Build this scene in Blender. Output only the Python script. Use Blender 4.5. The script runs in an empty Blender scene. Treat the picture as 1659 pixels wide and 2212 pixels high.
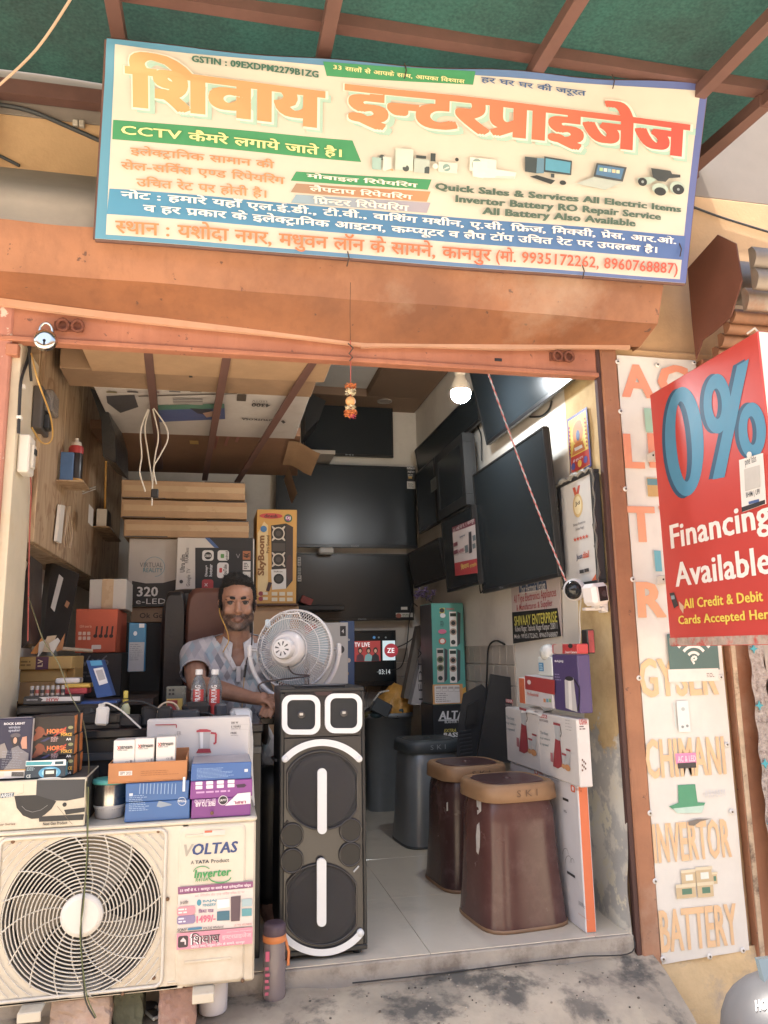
import bpy, bmesh, math, random
from mathutils import Vector, Matrix
random.seed(7)
SC = bpy.context.scene
COL = SC.collection
PI = math.pi
V = Vector

# ---------------------------------------------------------------- camera
EX = V((0.97754, 0.02025, 0.20947)).normalized()      # world axes seen in the camera's frame (x right, y down, z forward)
EZ = V((-0.01742, -0.98425, 0.17683)); EZ = (EZ - EZ.dot(EX) * EX).normalized()
EY = EZ.cross(EX)
CAM = V((0.0, -2.6827, 1.0))
FOC = 1659.0                                           # focal length in units of 1/1659 of the picture's width
cd = bpy.data.cameras.new('camera'); cam = bpy.data.objects.new('camera', cd); COL.objects.link(cam)
cd.sensor_fit = 'VERTICAL'; cd.sensor_height = 36.0; cd.lens = 27.0; cd.clip_start = 0.02; cd.clip_end = 300
cr = V((EX.x, EY.x, EZ.x)); cdn = V((EX.y, EY.y, EZ.y)); cf = V((EX.z, EY.z, EZ.z))
cam.matrix_world = Matrix(((cr.x, -cdn.x, -cf.x, CAM.x), (cr.y, -cdn.y, -cf.y, CAM.y), (cr.z, -cdn.z, -cf.z, CAM.z), (0, 0, 0, 1)))
SC.camera = cam

# ---------------------------------------------------------------- sky, sun, exposure
SUN_EL, SUN_AZ = math.radians(72), math.radians(252)   # the sun stands high to the left; the canopy shades the shop front
w = bpy.data.worlds.new('World'); SC.world = w; w.use_nodes = True
nt = w.node_tree; nt.nodes.clear()
wo = nt.nodes.new('ShaderNodeOutputWorld'); bg = nt.nodes.new('ShaderNodeBackground'); sk = nt.nodes.new('ShaderNodeTexSky')
sk.sky_type = 'NISHITA'; sk.sun_disc = False; sk.sun_elevation = SUN_EL; sk.sun_rotation = SUN_AZ
sk.dust_density = 6.0; sk.air_density = 1.0; sk.ozone_density = .4
bg.inputs['Strength'].default_value = 0.15
nt.links.new(sk.outputs[0], bg.inputs[0]); nt.links.new(bg.outputs[0], wo.inputs[0])
sl = bpy.data.lights.new('sun', 'SUN'); sl.energy = 4.5; sl.angle = math.radians(0.55); sl.color = (1.0, 0.94, 0.85)
sun = bpy.data.objects.new('sun', sl); COL.objects.link(sun)
sd = V((math.sin(SUN_AZ) * math.cos(SUN_EL), math.cos(SUN_AZ) * math.cos(SUN_EL), math.sin(SUN_EL)))
sun.rotation_euler = (-sd).to_track_quat('-Z', 'Y').to_euler(); sun.location = (0, 6, 12)
SC.view_settings.view_transform = 'Standard'; SC.view_settings.look = 'None'
SC.view_settings.gamma = 1.0; SC.view_settings.use_curve_mapping = False
SC.view_settings.exposure = 1.68
SC.render.engine = 'CYCLES'
SC.cycles.max_bounces = 10; SC.cycles.diffuse_bounces = 5; SC.cycles.transparent_max_bounces = 12
SC.cycles.use_denoising = True

# ---------------------------------------------------------------- picture -> place
def ray(u, v):
    c = V((u - 829.5, v - 1106.0, FOC))
    return V((EX.dot(c), EY.dot(c), EZ.dot(c)))
def at(u, v, y):                                       # point of the vertical plane y = const
    r = ray(u, v); return CAM + r * ((y - CAM.y) / r.y)
def atz(u, v, z):
    r = ray(u, v); return CAM + r * ((z - CAM.z) / r.z)
def atx(u, v, x):
    r = ray(u, v); return CAM + r * ((x - CAM.x) / r.x)
def rect(u0, v0, u1, v1, y):                           # x0, x1, z0, z1 of an upright rectangle at depth y
    um, vm = (u0 + u1) / 2, (v0 + v1) / 2
    return at(u0, vm, y).x, at(u1, vm, y).x, at(um, v1, y).z, at(um, v0, y).z

# ---------------------------------------------------------------- materials
def lin(h):
    if not isinstance(h, str): return tuple(h)
    h = h.lstrip('#'); c = [int(h[i:i + 2], 16) / 255 for i in (0, 2, 4)]
    c = [x / 12.92 if x <= .04045 else ((x + .055) / 1.055) ** 2.4 for x in c]
    g = .3 * c[0] + .59 * c[1] + .11 * c[2]                # hazy lens veil put into every colour: greyed, with blacks lifted
    return tuple((x * .86 + g * .14) * .93 + .012 for x in c)
MATS = {}
def mat(h, rough=.6, metal=0., var=.14, scale=6., bump=0., bscale=60., spec=.5, emit=0., alpha=1., trans=0., coat=0., stain=None, samt=.5, sscale=3., name=None):
    key = (h, rough, metal, var, scale, bump, bscale, spec, emit, alpha, trans, coat, stain, samt, sscale)
    if key in MATS: return MATS[key]
    m = bpy.data.materials.new(name or ('paint_%s' % (h if isinstance(h, str) else 'mix')).replace('#', ''))
    m.use_nodes = True; nt = m.node_tree; N = nt.nodes; L = nt.links
    p = N['Principled BSDF']; c = lin(h)
    p.inputs['Roughness'].default_value = rough; p.inputs['Metallic'].default_value = metal
    p.inputs['Specular IOR Level'].default_value = spec
    p.inputs['Alpha'].default_value = alpha; p.inputs['Transmission Weight'].default_value = trans
    p.inputs['Coat Weight'].default_value = coat
    base = None
    if var > 0 or stain or bump:
        tc = N.new('ShaderNodeTexCoord')
    if var > 0:
        n1 = N.new('ShaderNodeTexNoise'); n1.inputs['Scale'].default_value = scale; n1.inputs['Detail'].default_value = 6; n1.inputs['Roughness'].default_value = .65
        L.new(tc.outputs['Object'], n1.inputs['Vector'])
        mr = N.new('ShaderNodeMapRange'); mr.inputs['From Min'].default_value = .3; mr.inputs['From Max'].default_value = .7
        mr.inputs['To Min'].default_value = 1 - var; mr.inputs['To Max'].default_value = 1 + var * .6
        L.new(n1.outputs['Fac'], mr.inputs['Value'])
        mx = N.new('ShaderNodeMix'); mx.data_type = 'RGBA'; mx.blend_type = 'MULTIPLY'; mx.inputs['Factor'].default_value = 1
        mx.inputs['A'].default_value = (*c, 1); L.new(mr.outputs['Result'], mx.inputs['B']); base = mx.outputs['Result']
        rr = N.new('ShaderNodeMapRange'); rr.inputs['To Min'].default_value = max(0.03, rough - .1); rr.inputs['To Max'].default_value = min(1, rough + .14)
        L.new(n1.outputs['Fac'], rr.inputs['Value']); L.new(rr.outputs['Result'], p.inputs['Roughness'])
    if stain:
        n2 = N.new('ShaderNodeTexNoise'); n2.inputs['Scale'].default_value = sscale; n2.inputs['Detail'].default_value = 9; n2.inputs['Roughness'].default_value = .7
        L.new(tc.outputs['Object'], n2.inputs['Vector'])
        r2 = N.new('ShaderNodeMapRange'); r2.inputs['From Min'].default_value = .5; r2.inputs['From Max'].default_value = .66; r2.inputs['To Max'].default_value = samt
        L.new(n2.outputs['Fac'], r2.inputs['Value'])
        m2 = N.new('ShaderNodeMix'); m2.data_type = 'RGBA'; m2.inputs['B'].default_value = (*lin(stain), 1)
        L.new(r2.outputs['Result'], m2.inputs['Factor'])
        if base: L.new(base, m2.inputs['A'])
        else: m2.inputs['A'].default_value = (*c, 1)
        base = m2.outputs['Result']
    if base: L.new(base, p.inputs['Base Color'])
    else: p.inputs['Base Color'].default_value = (*c, 1)
    if bump:
        n3 = N.new('ShaderNodeTexNoise'); n3.inputs['Scale'].default_value = bscale; n3.inputs['Detail'].default_value = 5
        L.new(tc.outputs['Object'], n3.inputs['Vector'])
        b = N.new('ShaderNodeBump'); b.inputs['Strength'].default_value = bump; b.inputs['Distance'].default_value = .01
        L.new(n3.outputs['Fac'], b.inputs['Height']); L.new(b.outputs['Normal'], p.inputs['Normal'])
    if emit:
        p.inputs['Emission Color'].default_value = (*c, 1); p.inputs['Emission Strength'].default_value = emit
    MATS[key] = m; return m
def gradm(c0, c1, a, b_, axis='X'):
    m = bpy.data.materials.new('printed_gradient'); m.use_nodes = True; nt = m.node_tree; N = nt.nodes; L = nt.links
    p = N['Principled BSDF']; p.inputs['Roughness'].default_value = .5
    tc = N.new('ShaderNodeTexCoord'); sx = N.new('ShaderNodeSeparateXYZ'); L.new(tc.outputs['Object'], sx.inputs[0])
    mr = N.new('ShaderNodeMapRange'); mr.inputs['From Min'].default_value = a; mr.inputs['From Max'].default_value = b_; L.new(sx.outputs[axis], mr.inputs['Value'])
    mx = N.new('ShaderNodeMix'); mx.data_type = 'RGBA'; mx.inputs['A'].default_value = (*lin(c0), 1); mx.inputs['B'].default_value = (*lin(c1), 1)
    L.new(mr.outputs['Result'], mx.inputs['Factor']); L.new(mx.outputs['Result'], p.inputs['Base Color']); return m
def worn(h, dark, chip, streak=.5, rough=.62, cs=26., ca=.62, cw=.03, name='worn_paint'):
    m = bpy.data.materials.new(name); m.use_nodes = True; nt = m.node_tree; N = nt.nodes; L = nt.links; p = N['Principled BSDF']
    tc = N.new('ShaderNodeTexCoord')
    def nz(sc, det, vec=None):
        n = N.new('ShaderNodeTexNoise'); n.inputs['Scale'].default_value = sc; n.inputs['Detail'].default_value = det; n.inputs['Roughness'].default_value = .65; L.new(vec or tc.outputs['Object'], n.inputs['Vector']); return n.outputs['Fac']
    def rg(x, a, b_, lo=0, hi=1):
        r = N.new('ShaderNodeMapRange'); r.inputs['From Min'].default_value = a; r.inputs['From Max'].default_value = b_; r.inputs['To Min'].default_value = lo; r.inputs['To Max'].default_value = hi; L.new(x, r.inputs['Value']); return r.outputs['Result']
    def mx(f, a, b_):
        q = N.new('ShaderNodeMix'); q.data_type = 'RGBA'; L.new(f, q.inputs['Factor'])
        for k_, x in (('A', a), ('B', b_)):
            if isinstance(x, str): q.inputs[k_].default_value = (*lin(x), 1)
            else: L.new(x, q.inputs[k_])
        return q.outputs['Result']
    mp = N.new('ShaderNodeMapping'); mp.inputs['Scale'].default_value = (9, 9, 1.1); L.new(tc.outputs['Object'], mp.inputs[0])
    c = mx(rg(nz(2.2, 8), .4, .65), h, dark); c = mx(rg(nz(2.4, 6, mp.outputs[0]), .5, .72, 0, streak), c, dark); ch = rg(nz(cs, 8), ca, ca + cw); c = mx(ch, c, chip); c = mx(rg(nz(1.3, 9), .56, .7, 0, .35), c, '#c9b6a0')
    L.new(c, p.inputs['Base Color']); L.new(rg(nz(6, 5), .3, .7, rough - .12, rough + .15), p.inputs['Roughness'])
    b = N.new('ShaderNodeBump'); b.inputs['Strength'].default_value = .25; b.inputs['Distance'].default_value = .006; a = N.new('ShaderNodeMath'); a.operation = 'SUBTRACT'; L.new(nz(14, 6), a.inputs[0]); L.new(ch, a.inputs[1]); L.new(a.outputs[0], b.inputs['Height']); L.new(b.outputs[0], p.inputs['Normal'])
    return m
def ink(h): return mat(h, .5, var=.05, scale=25)
def M2(h, **k): return mat(h, **k)
CARD = mat('#b59069', .8, var=.16, scale=5, bump=.15, bscale=40)
CARD2 = mat('#9d7c5c', .82, var=.2, scale=4, bump=.2, bscale=30)
WHITE = mat('#e8e6e2', .5, var=.06)
BLACK = mat('#17181a', .42, var=.2)
STEEL = mat('#b9b9b6', .22, 1., var=.1)
BROWNSTEEL = mat('#6d3f33', .55, var=.2, stain='#4a3630', samt=.5)
WIREB = mat('#1b1b1d', .5, var=0)
WIREW = mat('#dcd8cf', .5, var=0)
TAPE = mat('#c2a37c', .25, var=.1)

# ---------------------------------------------------------------- mesh building (all points in world coordinates)
ORG = {}
def tag(o, label=None, cat=None, group=None, kind=None):
    if label: o['label'] = label
    if cat: o['category'] = cat
    if group: o['group'] = group
    if kind: o['kind'] = kind
    return o
def thing(name, label, cat, loc, group=None):
    o = bpy.data.objects.new(name, None); COL.objects.link(o); o.location = loc; o.empty_display_size = .05
    ORG[o] = V(loc); return tag(o, label, cat, group)
class MB:
    def __init__(s): s.v = []; s.f = []; s.m = []; s.s = []; s.mats = []
    def mi(s, m):
        if m not in s.mats: s.mats.append(m)
        return s.mats.index(m)
    def add(s, vs, fs, m, smooth=False, X=None):
        b = len(s.v); k = s.mi(m)
        s.v += [(X @ V(p)) if X else V(p) for p in vs]
        for f in fs: s.f.append([b + i for i in f]); s.m.append(k); s.s.append(smooth)
        return s
    def box(s, x0, x1, y0, y1, z0, z1, m, bev=.002, X=None, sides=None):
        if x0 > x1: x0, x1 = x1, x0
        if y0 > y1: y0, y1 = y1, y0
        if z0 > z1: z0, z1 = z1, z0
        b = min(bev, (x1 - x0) * .4, (y1 - y0) * .4, (z1 - z0) * .4)
        vs = []; idx = {}
        for i, (xa, sx) in enumerate(((x0, 1), (x1, -1))):
            for j, (ya, sy) in enumerate(((y0, 1), (y1, -1))):
                for k, (za, sz) in enumerate(((z0, 1), (z1, -1))):
                    for a in range(3):
                        d = [sx * b, sy * b, sz * b]; d[a] = 0
                        idx[i, j, k, a] = len(vs); vs.append((xa + d[0], ya + d[1], za + d[2]))
        I = lambda i, j, k, a: idx[i, j, k, a]
        fs = []
        fs.append([I(0, 0, 0, 0), I(0, 0, 1, 0), I(0, 1, 1, 0), I(0, 1, 0, 0)]); fs.append([I(1, 0, 0, 0), I(1, 1, 0, 0), I(1, 1, 1, 0), I(1, 0, 1, 0)])
        fs.append([I(0, 0, 0, 1), I(1, 0, 0, 1), I(1, 0, 1, 1), I(0, 0, 1, 1)]); fs.append([I(0, 1, 0, 1), I(0, 1, 1, 1), I(1, 1, 1, 1), I(1, 1, 0, 1)])
        fs.append([I(0, 0, 0, 2), I(0, 1, 0, 2), I(1, 1, 0, 2), I(1, 0, 0, 2)]); fs.append([I(0, 0, 1, 2), I(1, 0, 1, 2), I(1, 1, 1, 2), I(0, 1, 1, 2)])
        main = list(fs); ed = []
        for i in (0, 1):
            for j in (0, 1): ed.append([I(i, j, 0, 0), I(i, j, 0, 1), I(i, j, 1, 1), I(i, j, 1, 0)])
            for k in (0, 1): ed.append([I(i, 0, k, 0), I(i, 0, k, 2), I(i, 1, k, 2), I(i, 1, k, 0)])
        for j in (0, 1):
            for k in (0, 1): ed.append([I(0, j, k, 1), I(0, j, k, 2), I(1, j, k, 2), I(1, j, k, 1)])
        for i in (0, 1):
            for j in (0, 1):
                for k in (0, 1): ed.append([I(i, j, k, 0), I(i, j, k, 1), I(i, j, k, 2)])
        if sides:                                      # sides = {'F': mat, 'R':..., 'L':..., 'T':...}
            order = 'LRFBDT'; b0 = len(s.v); s.v += [(X @ V(p)) if X else V(p) for p in vs]
            for n, f in zip(order, main): s.f.append([b0 + i for i in f]); s.m.append(s.mi(sides.get(n, m))); s.s.append(False)
            for f in ed: s.f.append([b0 + i for i in f]); s.m.append(s.mi(m)); s.s.append(False)
        else: s.add(vs, main + ed, m, False, X)
        return s
    def loft(s, rings, m, smooth=True, caps=(True, True), closed=True, X=None):
        n = len(rings[0]); vs = [p for r in rings for p in r]; fs = []
        for i in range(len(rings) - 1):
            for j in range(n if closed else n - 1):
                a, b = i * n + j, i * n + (j + 1) % n
                fs.append([a, b, b + n, a + n])
        s.add(vs, fs, m, smooth, X)
        if closed and caps[0]: s.add(rings[0][::-1], [list(range(n))], m, False, X)
        if closed and caps[1]: s.add(rings[-1], [list(range(n))], m, False, X)
        return s
    def tube(s, pts, r, m, n=6, closed=False, caps=True):
        pts = [V(p) for p in pts]; rs = r if isinstance(r, (list, tuple)) else [r] * len(pts)
        rings = []; t0 = None; nrm = None; N = len(pts)
        for i, p in enumerate(pts):
            a = pts[(i - 1) % N] if (closed or i > 0) else p; b = pts[(i + 1) % N] if (closed or i < N - 1) else p
            t = (b - a).normalized() if (b - a).length > 1e-9 else V((0, 0, 1))
            if nrm is None:
                nrm = t.cross(V((0, 0, 1)) if abs(t.z) < .9 else V((1, 0, 0))).normalized()
            else:
                nrm = (nrm - t * nrm.dot(t));
                nrm = nrm.normalized() if nrm.length > 1e-6 else t.cross(V((0.3, 0.5, 1))).normalized()
            bn = t.cross(nrm)
            rings.append([p + (nrm * math.cos(2 * PI * k / n) + bn * math.sin(2 * PI * k / n)) * rs[i] for k in range(n)])
        if closed: rings.append(rings[0])
        return s.loft(rings, m, True, (caps and not closed, caps and not closed))
    def lathe(s, prof, c, m, n=24, axis=None, caps=True, ref=None):
        c = V(c); ax = V(axis).normalized() if axis is not None else V((0, 0, 1))
        a = ax.cross(V((0, 0, 1)) if abs(ax.z) < .9 else V((1, 0, 0))).normalized(); b = ax.cross(a)
        rings = [[c + ax * h + (a * math.cos(2 * PI * k / n) + b * math.sin(2 * PI * k / n)) * r for k in range(n)] for r, h in prof]
        return s.loft(rings, m, True, (caps, caps))
    def ball(s, c, r, m, n=14, k=9, X=None):
        r = V(r) if not isinstance(r, (int, float)) else V((r, r, r)); c = V(c)
        rings = []
        for i in range(k + 1):
            t = PI * i / k; t = min(max(t, .02), PI - .02)
            rings.append([c + V((r.x * math.sin(t) * math.cos(2 * PI * j / n), r.y * math.sin(t) * math.sin(2 * PI * j / n), -r.z * math.cos(t))) for j in range(n)])
        return s.loft(rings, m, True, (True, True), X=X)
    def prism(s, pts, d, m, smooth=False):             # planar polygon pts extruded by vector d
        d = V(d); n = len(pts); a = [V(p) for p in pts]; b = [p + d for p in a]
        s.add(a + b, [list(range(n))[::-1], [n + i for i in range(n)]] + [[i, (i + 1) % n, n + (i + 1) % n, n + i] for i in range(n)], m, smooth); return s
    def grid(s, fn, nu, nv, m, smooth=True, thick=0):
        vs = [fn(i / nu, j / nv) for j in range(nv + 1) for i in range(nu + 1)]
        fs = [[j * (nu + 1) + i, j * (nu + 1) + i + 1, (j + 1) * (nu + 1) + i + 1, (j + 1) * (nu + 1) + i] for j in range(nv) for i in range(nu)]
        s.add(vs, fs, m, smooth); return s
    def build(s, name, parent=None, loc=None, label=None, cat=None, group=None, kind=None, fix=True):
        me = bpy.data.meshes.new(name)
        if parent is not None: o0 = ORG[parent]
        elif loc is not None: o0 = V(loc)
        else:
            lo = [min(p[i] for p in s.v) for i in range(3)]; hi = [max(p[i] for p in s.v) for i in range(3)]
            o0 = V(((lo[0] + hi[0]) / 2, (lo[1] + hi[1]) / 2, lo[2]))
        me.from_pydata([tuple(p - o0) for p in s.v], [], s.f)
        for m in s.mats: me.materials.append(m)
        me.polygons.foreach_set('material_index', s.m); me.polygons.foreach_set('use_smooth', s.s)
        if fix:
            bm = bmesh.new(); bm.from_mesh(me); bmesh.ops.recalc_face_normals(bm, faces=bm.faces[:]); bm.to_mesh(me); bm.free()
        me.update()
        o = bpy.data.objects.new(name, me); COL.objects.link(o)
        if parent is not None: o.parent = parent
        else: o.location = o0
        ORG[o] = V(o0)
        return tag(o, label, cat, group, kind)
def struct(mb, name, loc=(0, 0, 0)): return mb.build(name, loc=loc, kind='structure')
def copy_tree(o, off, parent=None, label=None):
    c = o.copy(); COL.objects.link(c)
    if parent is None: c.location = o.location + V(off); ORG[c] = ORG[o] + V(off)
    else: c.parent = parent; ORG[c] = ORG[parent]
    if label: c['label'] = label
    for ch in list(o.children): copy_tree(ch, off, c)
    return c
def rotz(c, a): c = V(c); return Matrix.Translation(c) @ Matrix.Rotation(a, 4, 'Z') @ Matrix.Translation(-c)
def rot(c, a, ax): c = V(c); return Matrix.Translation(c) @ Matrix.Rotation(a, 4, ax) @ Matrix.Translation(-c)
def remesh(o, vox, smooth=4, noise=0, nscale=.02):
    if noise:
        pass
    md = o.modifiers.new('r', 'REMESH'); md.mode = 'VOXEL'; md.voxel_size = vox; md.use_smooth_shade = True
    if smooth: ms = o.modifiers.new('s', 'SMOOTH'); ms.iterations = smooth; ms.factor = .5
    bpy.context.view_layer.update(); dg = bpy.context.evaluated_depsgraph_get()
    me = bpy.data.meshes.new_from_object(o.evaluated_get(dg)); mats = list(o.data.materials)
    old = o.data; o.modifiers.clear(); o.data = me; bpy.data.meshes.remove(old)
    me.materials.clear()
    for m in mats[:1]: me.materials.append(m)
    me.polygons.foreach_set('use_smooth', [True] * len(me.polygons)); me.polygons.foreach_set('material_index', [0] * len(me.polygons))
    return o

# ---------------------------------------------------------------- lettering
def _raw(body, off):
    c = bpy.data.curves.new('t', 'FONT'); c.body = body; c.size = 1; c.resolution_u = 2; c.offset = off
    o = bpy.data.objects.new('t', c); me = bpy.data.meshes.new_from_object(o)
    vs = [(p.co.x, p.co.y) for p in me.vertices]; fs = [list(p.vertices) for p in me.polygons]
    bpy.data.objects.remove(o); bpy.data.curves.remove(c); bpy.data.meshes.remove(me)
    return vs, fs
GL = {}
def glyph(ch, off):
    if (ch, off) not in GL:
        vs, fs = _raw(ch, off); v2, _ = _raw(ch + '\u0928', 0)
        GL[ch, off] = (vs, fs, (max(p[0] for p in v2) - .569) if v2 else .25)
    return GL[ch, off]
def clip(vs, fs, x):
    bm = bmesh.new(); bv = [bm.verts.new((a, b, 0)) for a, b in vs]
    for f in fs:
        try: bm.faces.new([bv[i] for i in f])
        except ValueError: pass
    bmesh.ops.bisect_plane(bm, geom=bm.verts[:] + bm.edges[:] + bm.faces[:], plane_co=(x, 0, 0), plane_no=(1, 0, 0), clear_outer=True)
    bm.verts.index_update(); o = [(p.co.x, p.co.y) for p in bm.verts]; g = [[q.index for q in f.verts] for f in bm.faces]; bm.free()
    return o, g
CONS = set(chr(c) for c in range(0x915, 0x93a)); VIR = '\u094d'
def shaped(s, off):
    VS = []; FS = []; x = 0; lay = [0]
    def put(vs, fs, dx):
        lay[0] += 1; b = len(VS); VS.extend([(p[0] + dx, p[1], lay[0] % 5) for p in vs]); FS.extend([[b + i for i in f] for f in fs])
    def stroke(pts, wd, dx):
        for (a, b), (c, d) in zip(pts, pts[1:]):
            L = math.hypot(c - a, d - b) or 1; nx, ny = -(d - b) / L * wd, (c - a) / L * wd
            put([(a + nx, b + ny), (a - nx, b - ny), (c - nx, d - ny), (c + nx, d + ny)], [[0, 1, 2, 3]], dx)
    i = 0; wd = .035 + off
    while i < len(s):
        ch = s[i]
        if ch not in CONS:
            vs, fs, adv = glyph(ch, off) if ch != ' ' else ([], [], .3)
            put(vs, fs, x); x += adv if '\u0900' <= ch <= '\u097f' else adv + .02; i += 1; continue
        cl = [ch]; i += 1
        while i + 1 < len(s) and s[i] == VIR and s[i + 1] in CONS: cl.append(s[i + 1]); i += 2
        sg = []
        while i < len(s) and ('\u093a' <= s[i] <= '\u094c' or '\u0900' <= s[i] <= '\u0903' or s[i] == VIR): sg.append(s[i]); i += 1
        reph = len(cl) > 1 and cl[0] == '\u0930'
        if reph: cl = cl[1:]
        rak = len(cl) > 1 and cl[-1] == '\u0930'
        if rak: cl = cl[:-1]
        if '\u093f' in sg:
            vs, fs, adv = glyph('\u093f', off); put(vs, fs, x); x += adv; sg.remove('\u093f')
        for c in cl[:-1]:
            vs, fs, adv = glyph(c, off); k = adv * (.74 if c in '\u0915\u092b' else .63); v2, f2 = clip(vs, fs, k); put(v2, f2, x); x += k
        vs, fs, adv = glyph(cl[-1], off); put(vs, fs, x); bx = x; x += adv
        if rak:
            if cl[-1] in '\u091f\u0921': stroke([(-.42, -.16), (-.27, -.02), (-.12, -.16)], wd, x)
            elif cl[-1] in '\u0915\u092b': stroke([(-.40, .17), (-.62, .0)], wd, x)
            else: stroke([(-.17, .2), (-.46, .02)], wd, x)
        for c in sg:
            vs, fs, adv = glyph(c, off); put(vs, fs, x); x += max(adv, 0)
        if reph: stroke([(-.13, .62), (-.22, .74), (-.18, .84), (-.06, .86), (.02, .8)], wd, x)
    return VS, FS
TX = {}
def text2d(s, off):
    if (s, off) not in TX:
        vs, fs = shaped(s, off)
        x0 = min(p[0] for p in vs); x1 = max(p[0] for p in vs); y0 = min(p[1] for p in vs); y1 = max(p[1] for p in vs)
        TX[s, off] = ([((p[0] - x0) / (x1 - x0), (p[1] - y0) / (y1 - y0), p[2]) for p in vs], fs, x1 - x0, y1 - y0)
    return TX[s, off]

class Face:
    """flat print on a planar surface; positions are read as picture points and put on the plane where they fall"""
    def __init__(s, o, ax, ay, lift=.0006, warp=None):
        s.o = V(o); s.ax = V(ax).normalized(); s.ay = V(ay).normalized(); s.n = s.ax.cross(s.ay).normalized()
        s.mb = MB(); s.e = lift; s.step = .00012; s.warp = warp
    def loc(s, u, v):
        r = ray(u, v); t = (s.o - CAM).dot(s.n) / r.dot(s.n); p = CAM + r * t - s.o
        return p.dot(s.ax), p.dot(s.ay)
    def P(s, a, b, e):
        p = s.o + s.ax * a + s.ay * b + s.n * e
        return s.warp(p, a, b) if s.warp else p
    def poly(s, pts, h, local=False):
        q = pts if local else [s.loc(*p) for p in pts]
        s.mb.add([s.P(a, b, s.e) for a, b in q], [list(range(len(q)))], h if not isinstance(h, str) else ink(h)); s.e += s.step; return s
    def rect(s, u0, v0, u1, v1, h, local=False):
        (a0, b0), (a1, b1) = ((u0, v0), (u1, v1)) if local else (s.loc(u0, v0), s.loc(u1, v1))
        return s.poly([(a0, min(b0, b1)), (a1, min(b0, b1)), (a1, max(b0, b1)), (a0, max(b0, b1))], h, True)
    def rrect(s, u0, v0, u1, v1, h, r=.25):
        a0, b0 = s.loc(u0, v0); a1, b1 = s.loc(u1, v1); b0, b1 = min(b0, b1), max(b0, b1); a0, a1 = min(a0, a1), max(a0, a1)
        rr = r * min(a1 - a0, b1 - b0); q = []
        for cx, cy, t in ((a1 - rr, b1 - rr, 0), (a0 + rr, b1 - rr, 1), (a0 + rr, b0 + rr, 2), (a1 - rr, b0 + rr, 3)):
            for k in range(5): an = (t + k / 4) * PI / 2; q.append((cx + rr * math.cos(an), cy + rr * math.sin(an)))
        return s.poly(q, h, True)
    def ell(s, u, v, ru, rv, h, n=20):
        a, b = s.loc(u, v); a1, _ = s.loc(u + ru, v); _, b1 = s.loc(u, v - rv); ra, rb = abs(a1 - a), abs(b1 - b)
        return s.poly([(a + ra * math.cos(2 * PI * k / n), b + rb * math.sin(2 * PI * k / n)) for k in range(n)], h, True)
    def ring(s, u, v, ru, rv, iu, iv, h, n=40):
        """upright oval ring, radii read in the picture at its centre"""
        a, b = s.loc(u, v); f = lambda x, y: (abs(s.loc(u + x, v)[0] - a), abs(s.loc(u, v - y)[1] - b)); (ra, rb), (ia, ib) = f(ru, rv), f(iu, iv)
        o = [s.P(a + ra * math.cos(2 * PI * k / n), b + rb * math.sin(2 * PI * k / n), s.e) for k in range(n)]; i = [s.P(a + ia * math.cos(2 * PI * k / n), b + ib * math.sin(2 * PI * k / n), s.e) for k in range(n)]
        s.mb.add(o + i, [[k, (k + 1) % n, n + (k + 1) % n, n + k] for k in range(n)], ink(h)); s.e += s.step; return s
    def line(s, pts, wd, h):
        q = [V(s.loc(*p)) for p in pts]
        for i_, (a, b) in enumerate(zip(q, q[1:])):
            d = (b - a); n = V((-d.y, d.x)).normalized() * wd / 2
            s.poly([tuple(a + n), tuple(a - n), tuple(b - n), tuple(b + n)], h, True); s.e += (-2 if i_ % 2 else 0) * s.step
        s.e += s.step * 2; return s
    def text(s, t, u0, v0, u1, v1, h, bold=.01, shear=0, turn=0, flip=False):
        """u0,v0 = top left, u1,v1 = bottom right of the written line, read in the picture"""
        off = min(bold, .012); vs, fs, wd, hg = text2d(t, off); sm = max(0, bold - off)
        a0, b0 = s.loc(u0, v0); a1, b1 = s.loc(u1, v1)
        nc = int(math.ceil(2 * sm / .05)); sh_ = [(0, 0)] if sm == 0 else [(-sm + 2 * sm * i / nc, dy) for i in range(nc + 1) for dy in ((0,) if sm < .03 else (-sm * .35, sm * .35))]
        fx, fy = 1 / (1 + 2 * sm / wd), 1 / (1 + .7 * sm / hg * (sm >= .03))
        for q, (dx, dy) in enumerate(sh_):
            out = []
            for a, b, l in vs:
                a = (a - .5) * fx + .5 + dx / wd * fx; b = (b - .5) * fy + .5 + dy / hg * fy
                if turn == 1: a, b = 1 - b, a               # reads upwards
                if turn == 2: a, b = 1 - a, 1 - b           # upside down
                if flip: a = 1 - a
                out.append((a0 + (a1 - a0) * a + shear * (b0 - b1) * b, b1 + (b0 - b1) * b, s.e + l * .00003 + q * .00006))
            s.mb.add([s.P(*p) for p in out], fs, h if not isinstance(h, str) else ink(h))
        s.e += .00035; return s
    def text2(s, t, u0, u1, vt, vb, h, bold=.01, shear=0, turn=0, flip=False):
        """left and right end read at mid height, top and bottom read at mid width"""
        um, vm = (u0 + u1) / 2, (vt + vb) / 2
        a0, a1 = s.loc(u0, vm)[0], s.loc(u1, vm)[0]; b0, b1 = s.loc(um, vt)[1], s.loc(um, vb)[1]
        s.loc_, s.loc = s.loc, (lambda p, q: (p, q)); s.text(t, a0, b0, a1, b1, h, bold, shear, turn, flip); s.loc = s.loc_; return s
    def rect2(s, u0, u1, vt, vb, h):
        um, vm = (u0 + u1) / 2, (vt + vb) / 2
        return s.rect(s.loc(u0, vm)[0], s.loc(um, vb)[1], s.loc(u1, vm)[0], s.loc(um, vt)[1], h, True)
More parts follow.
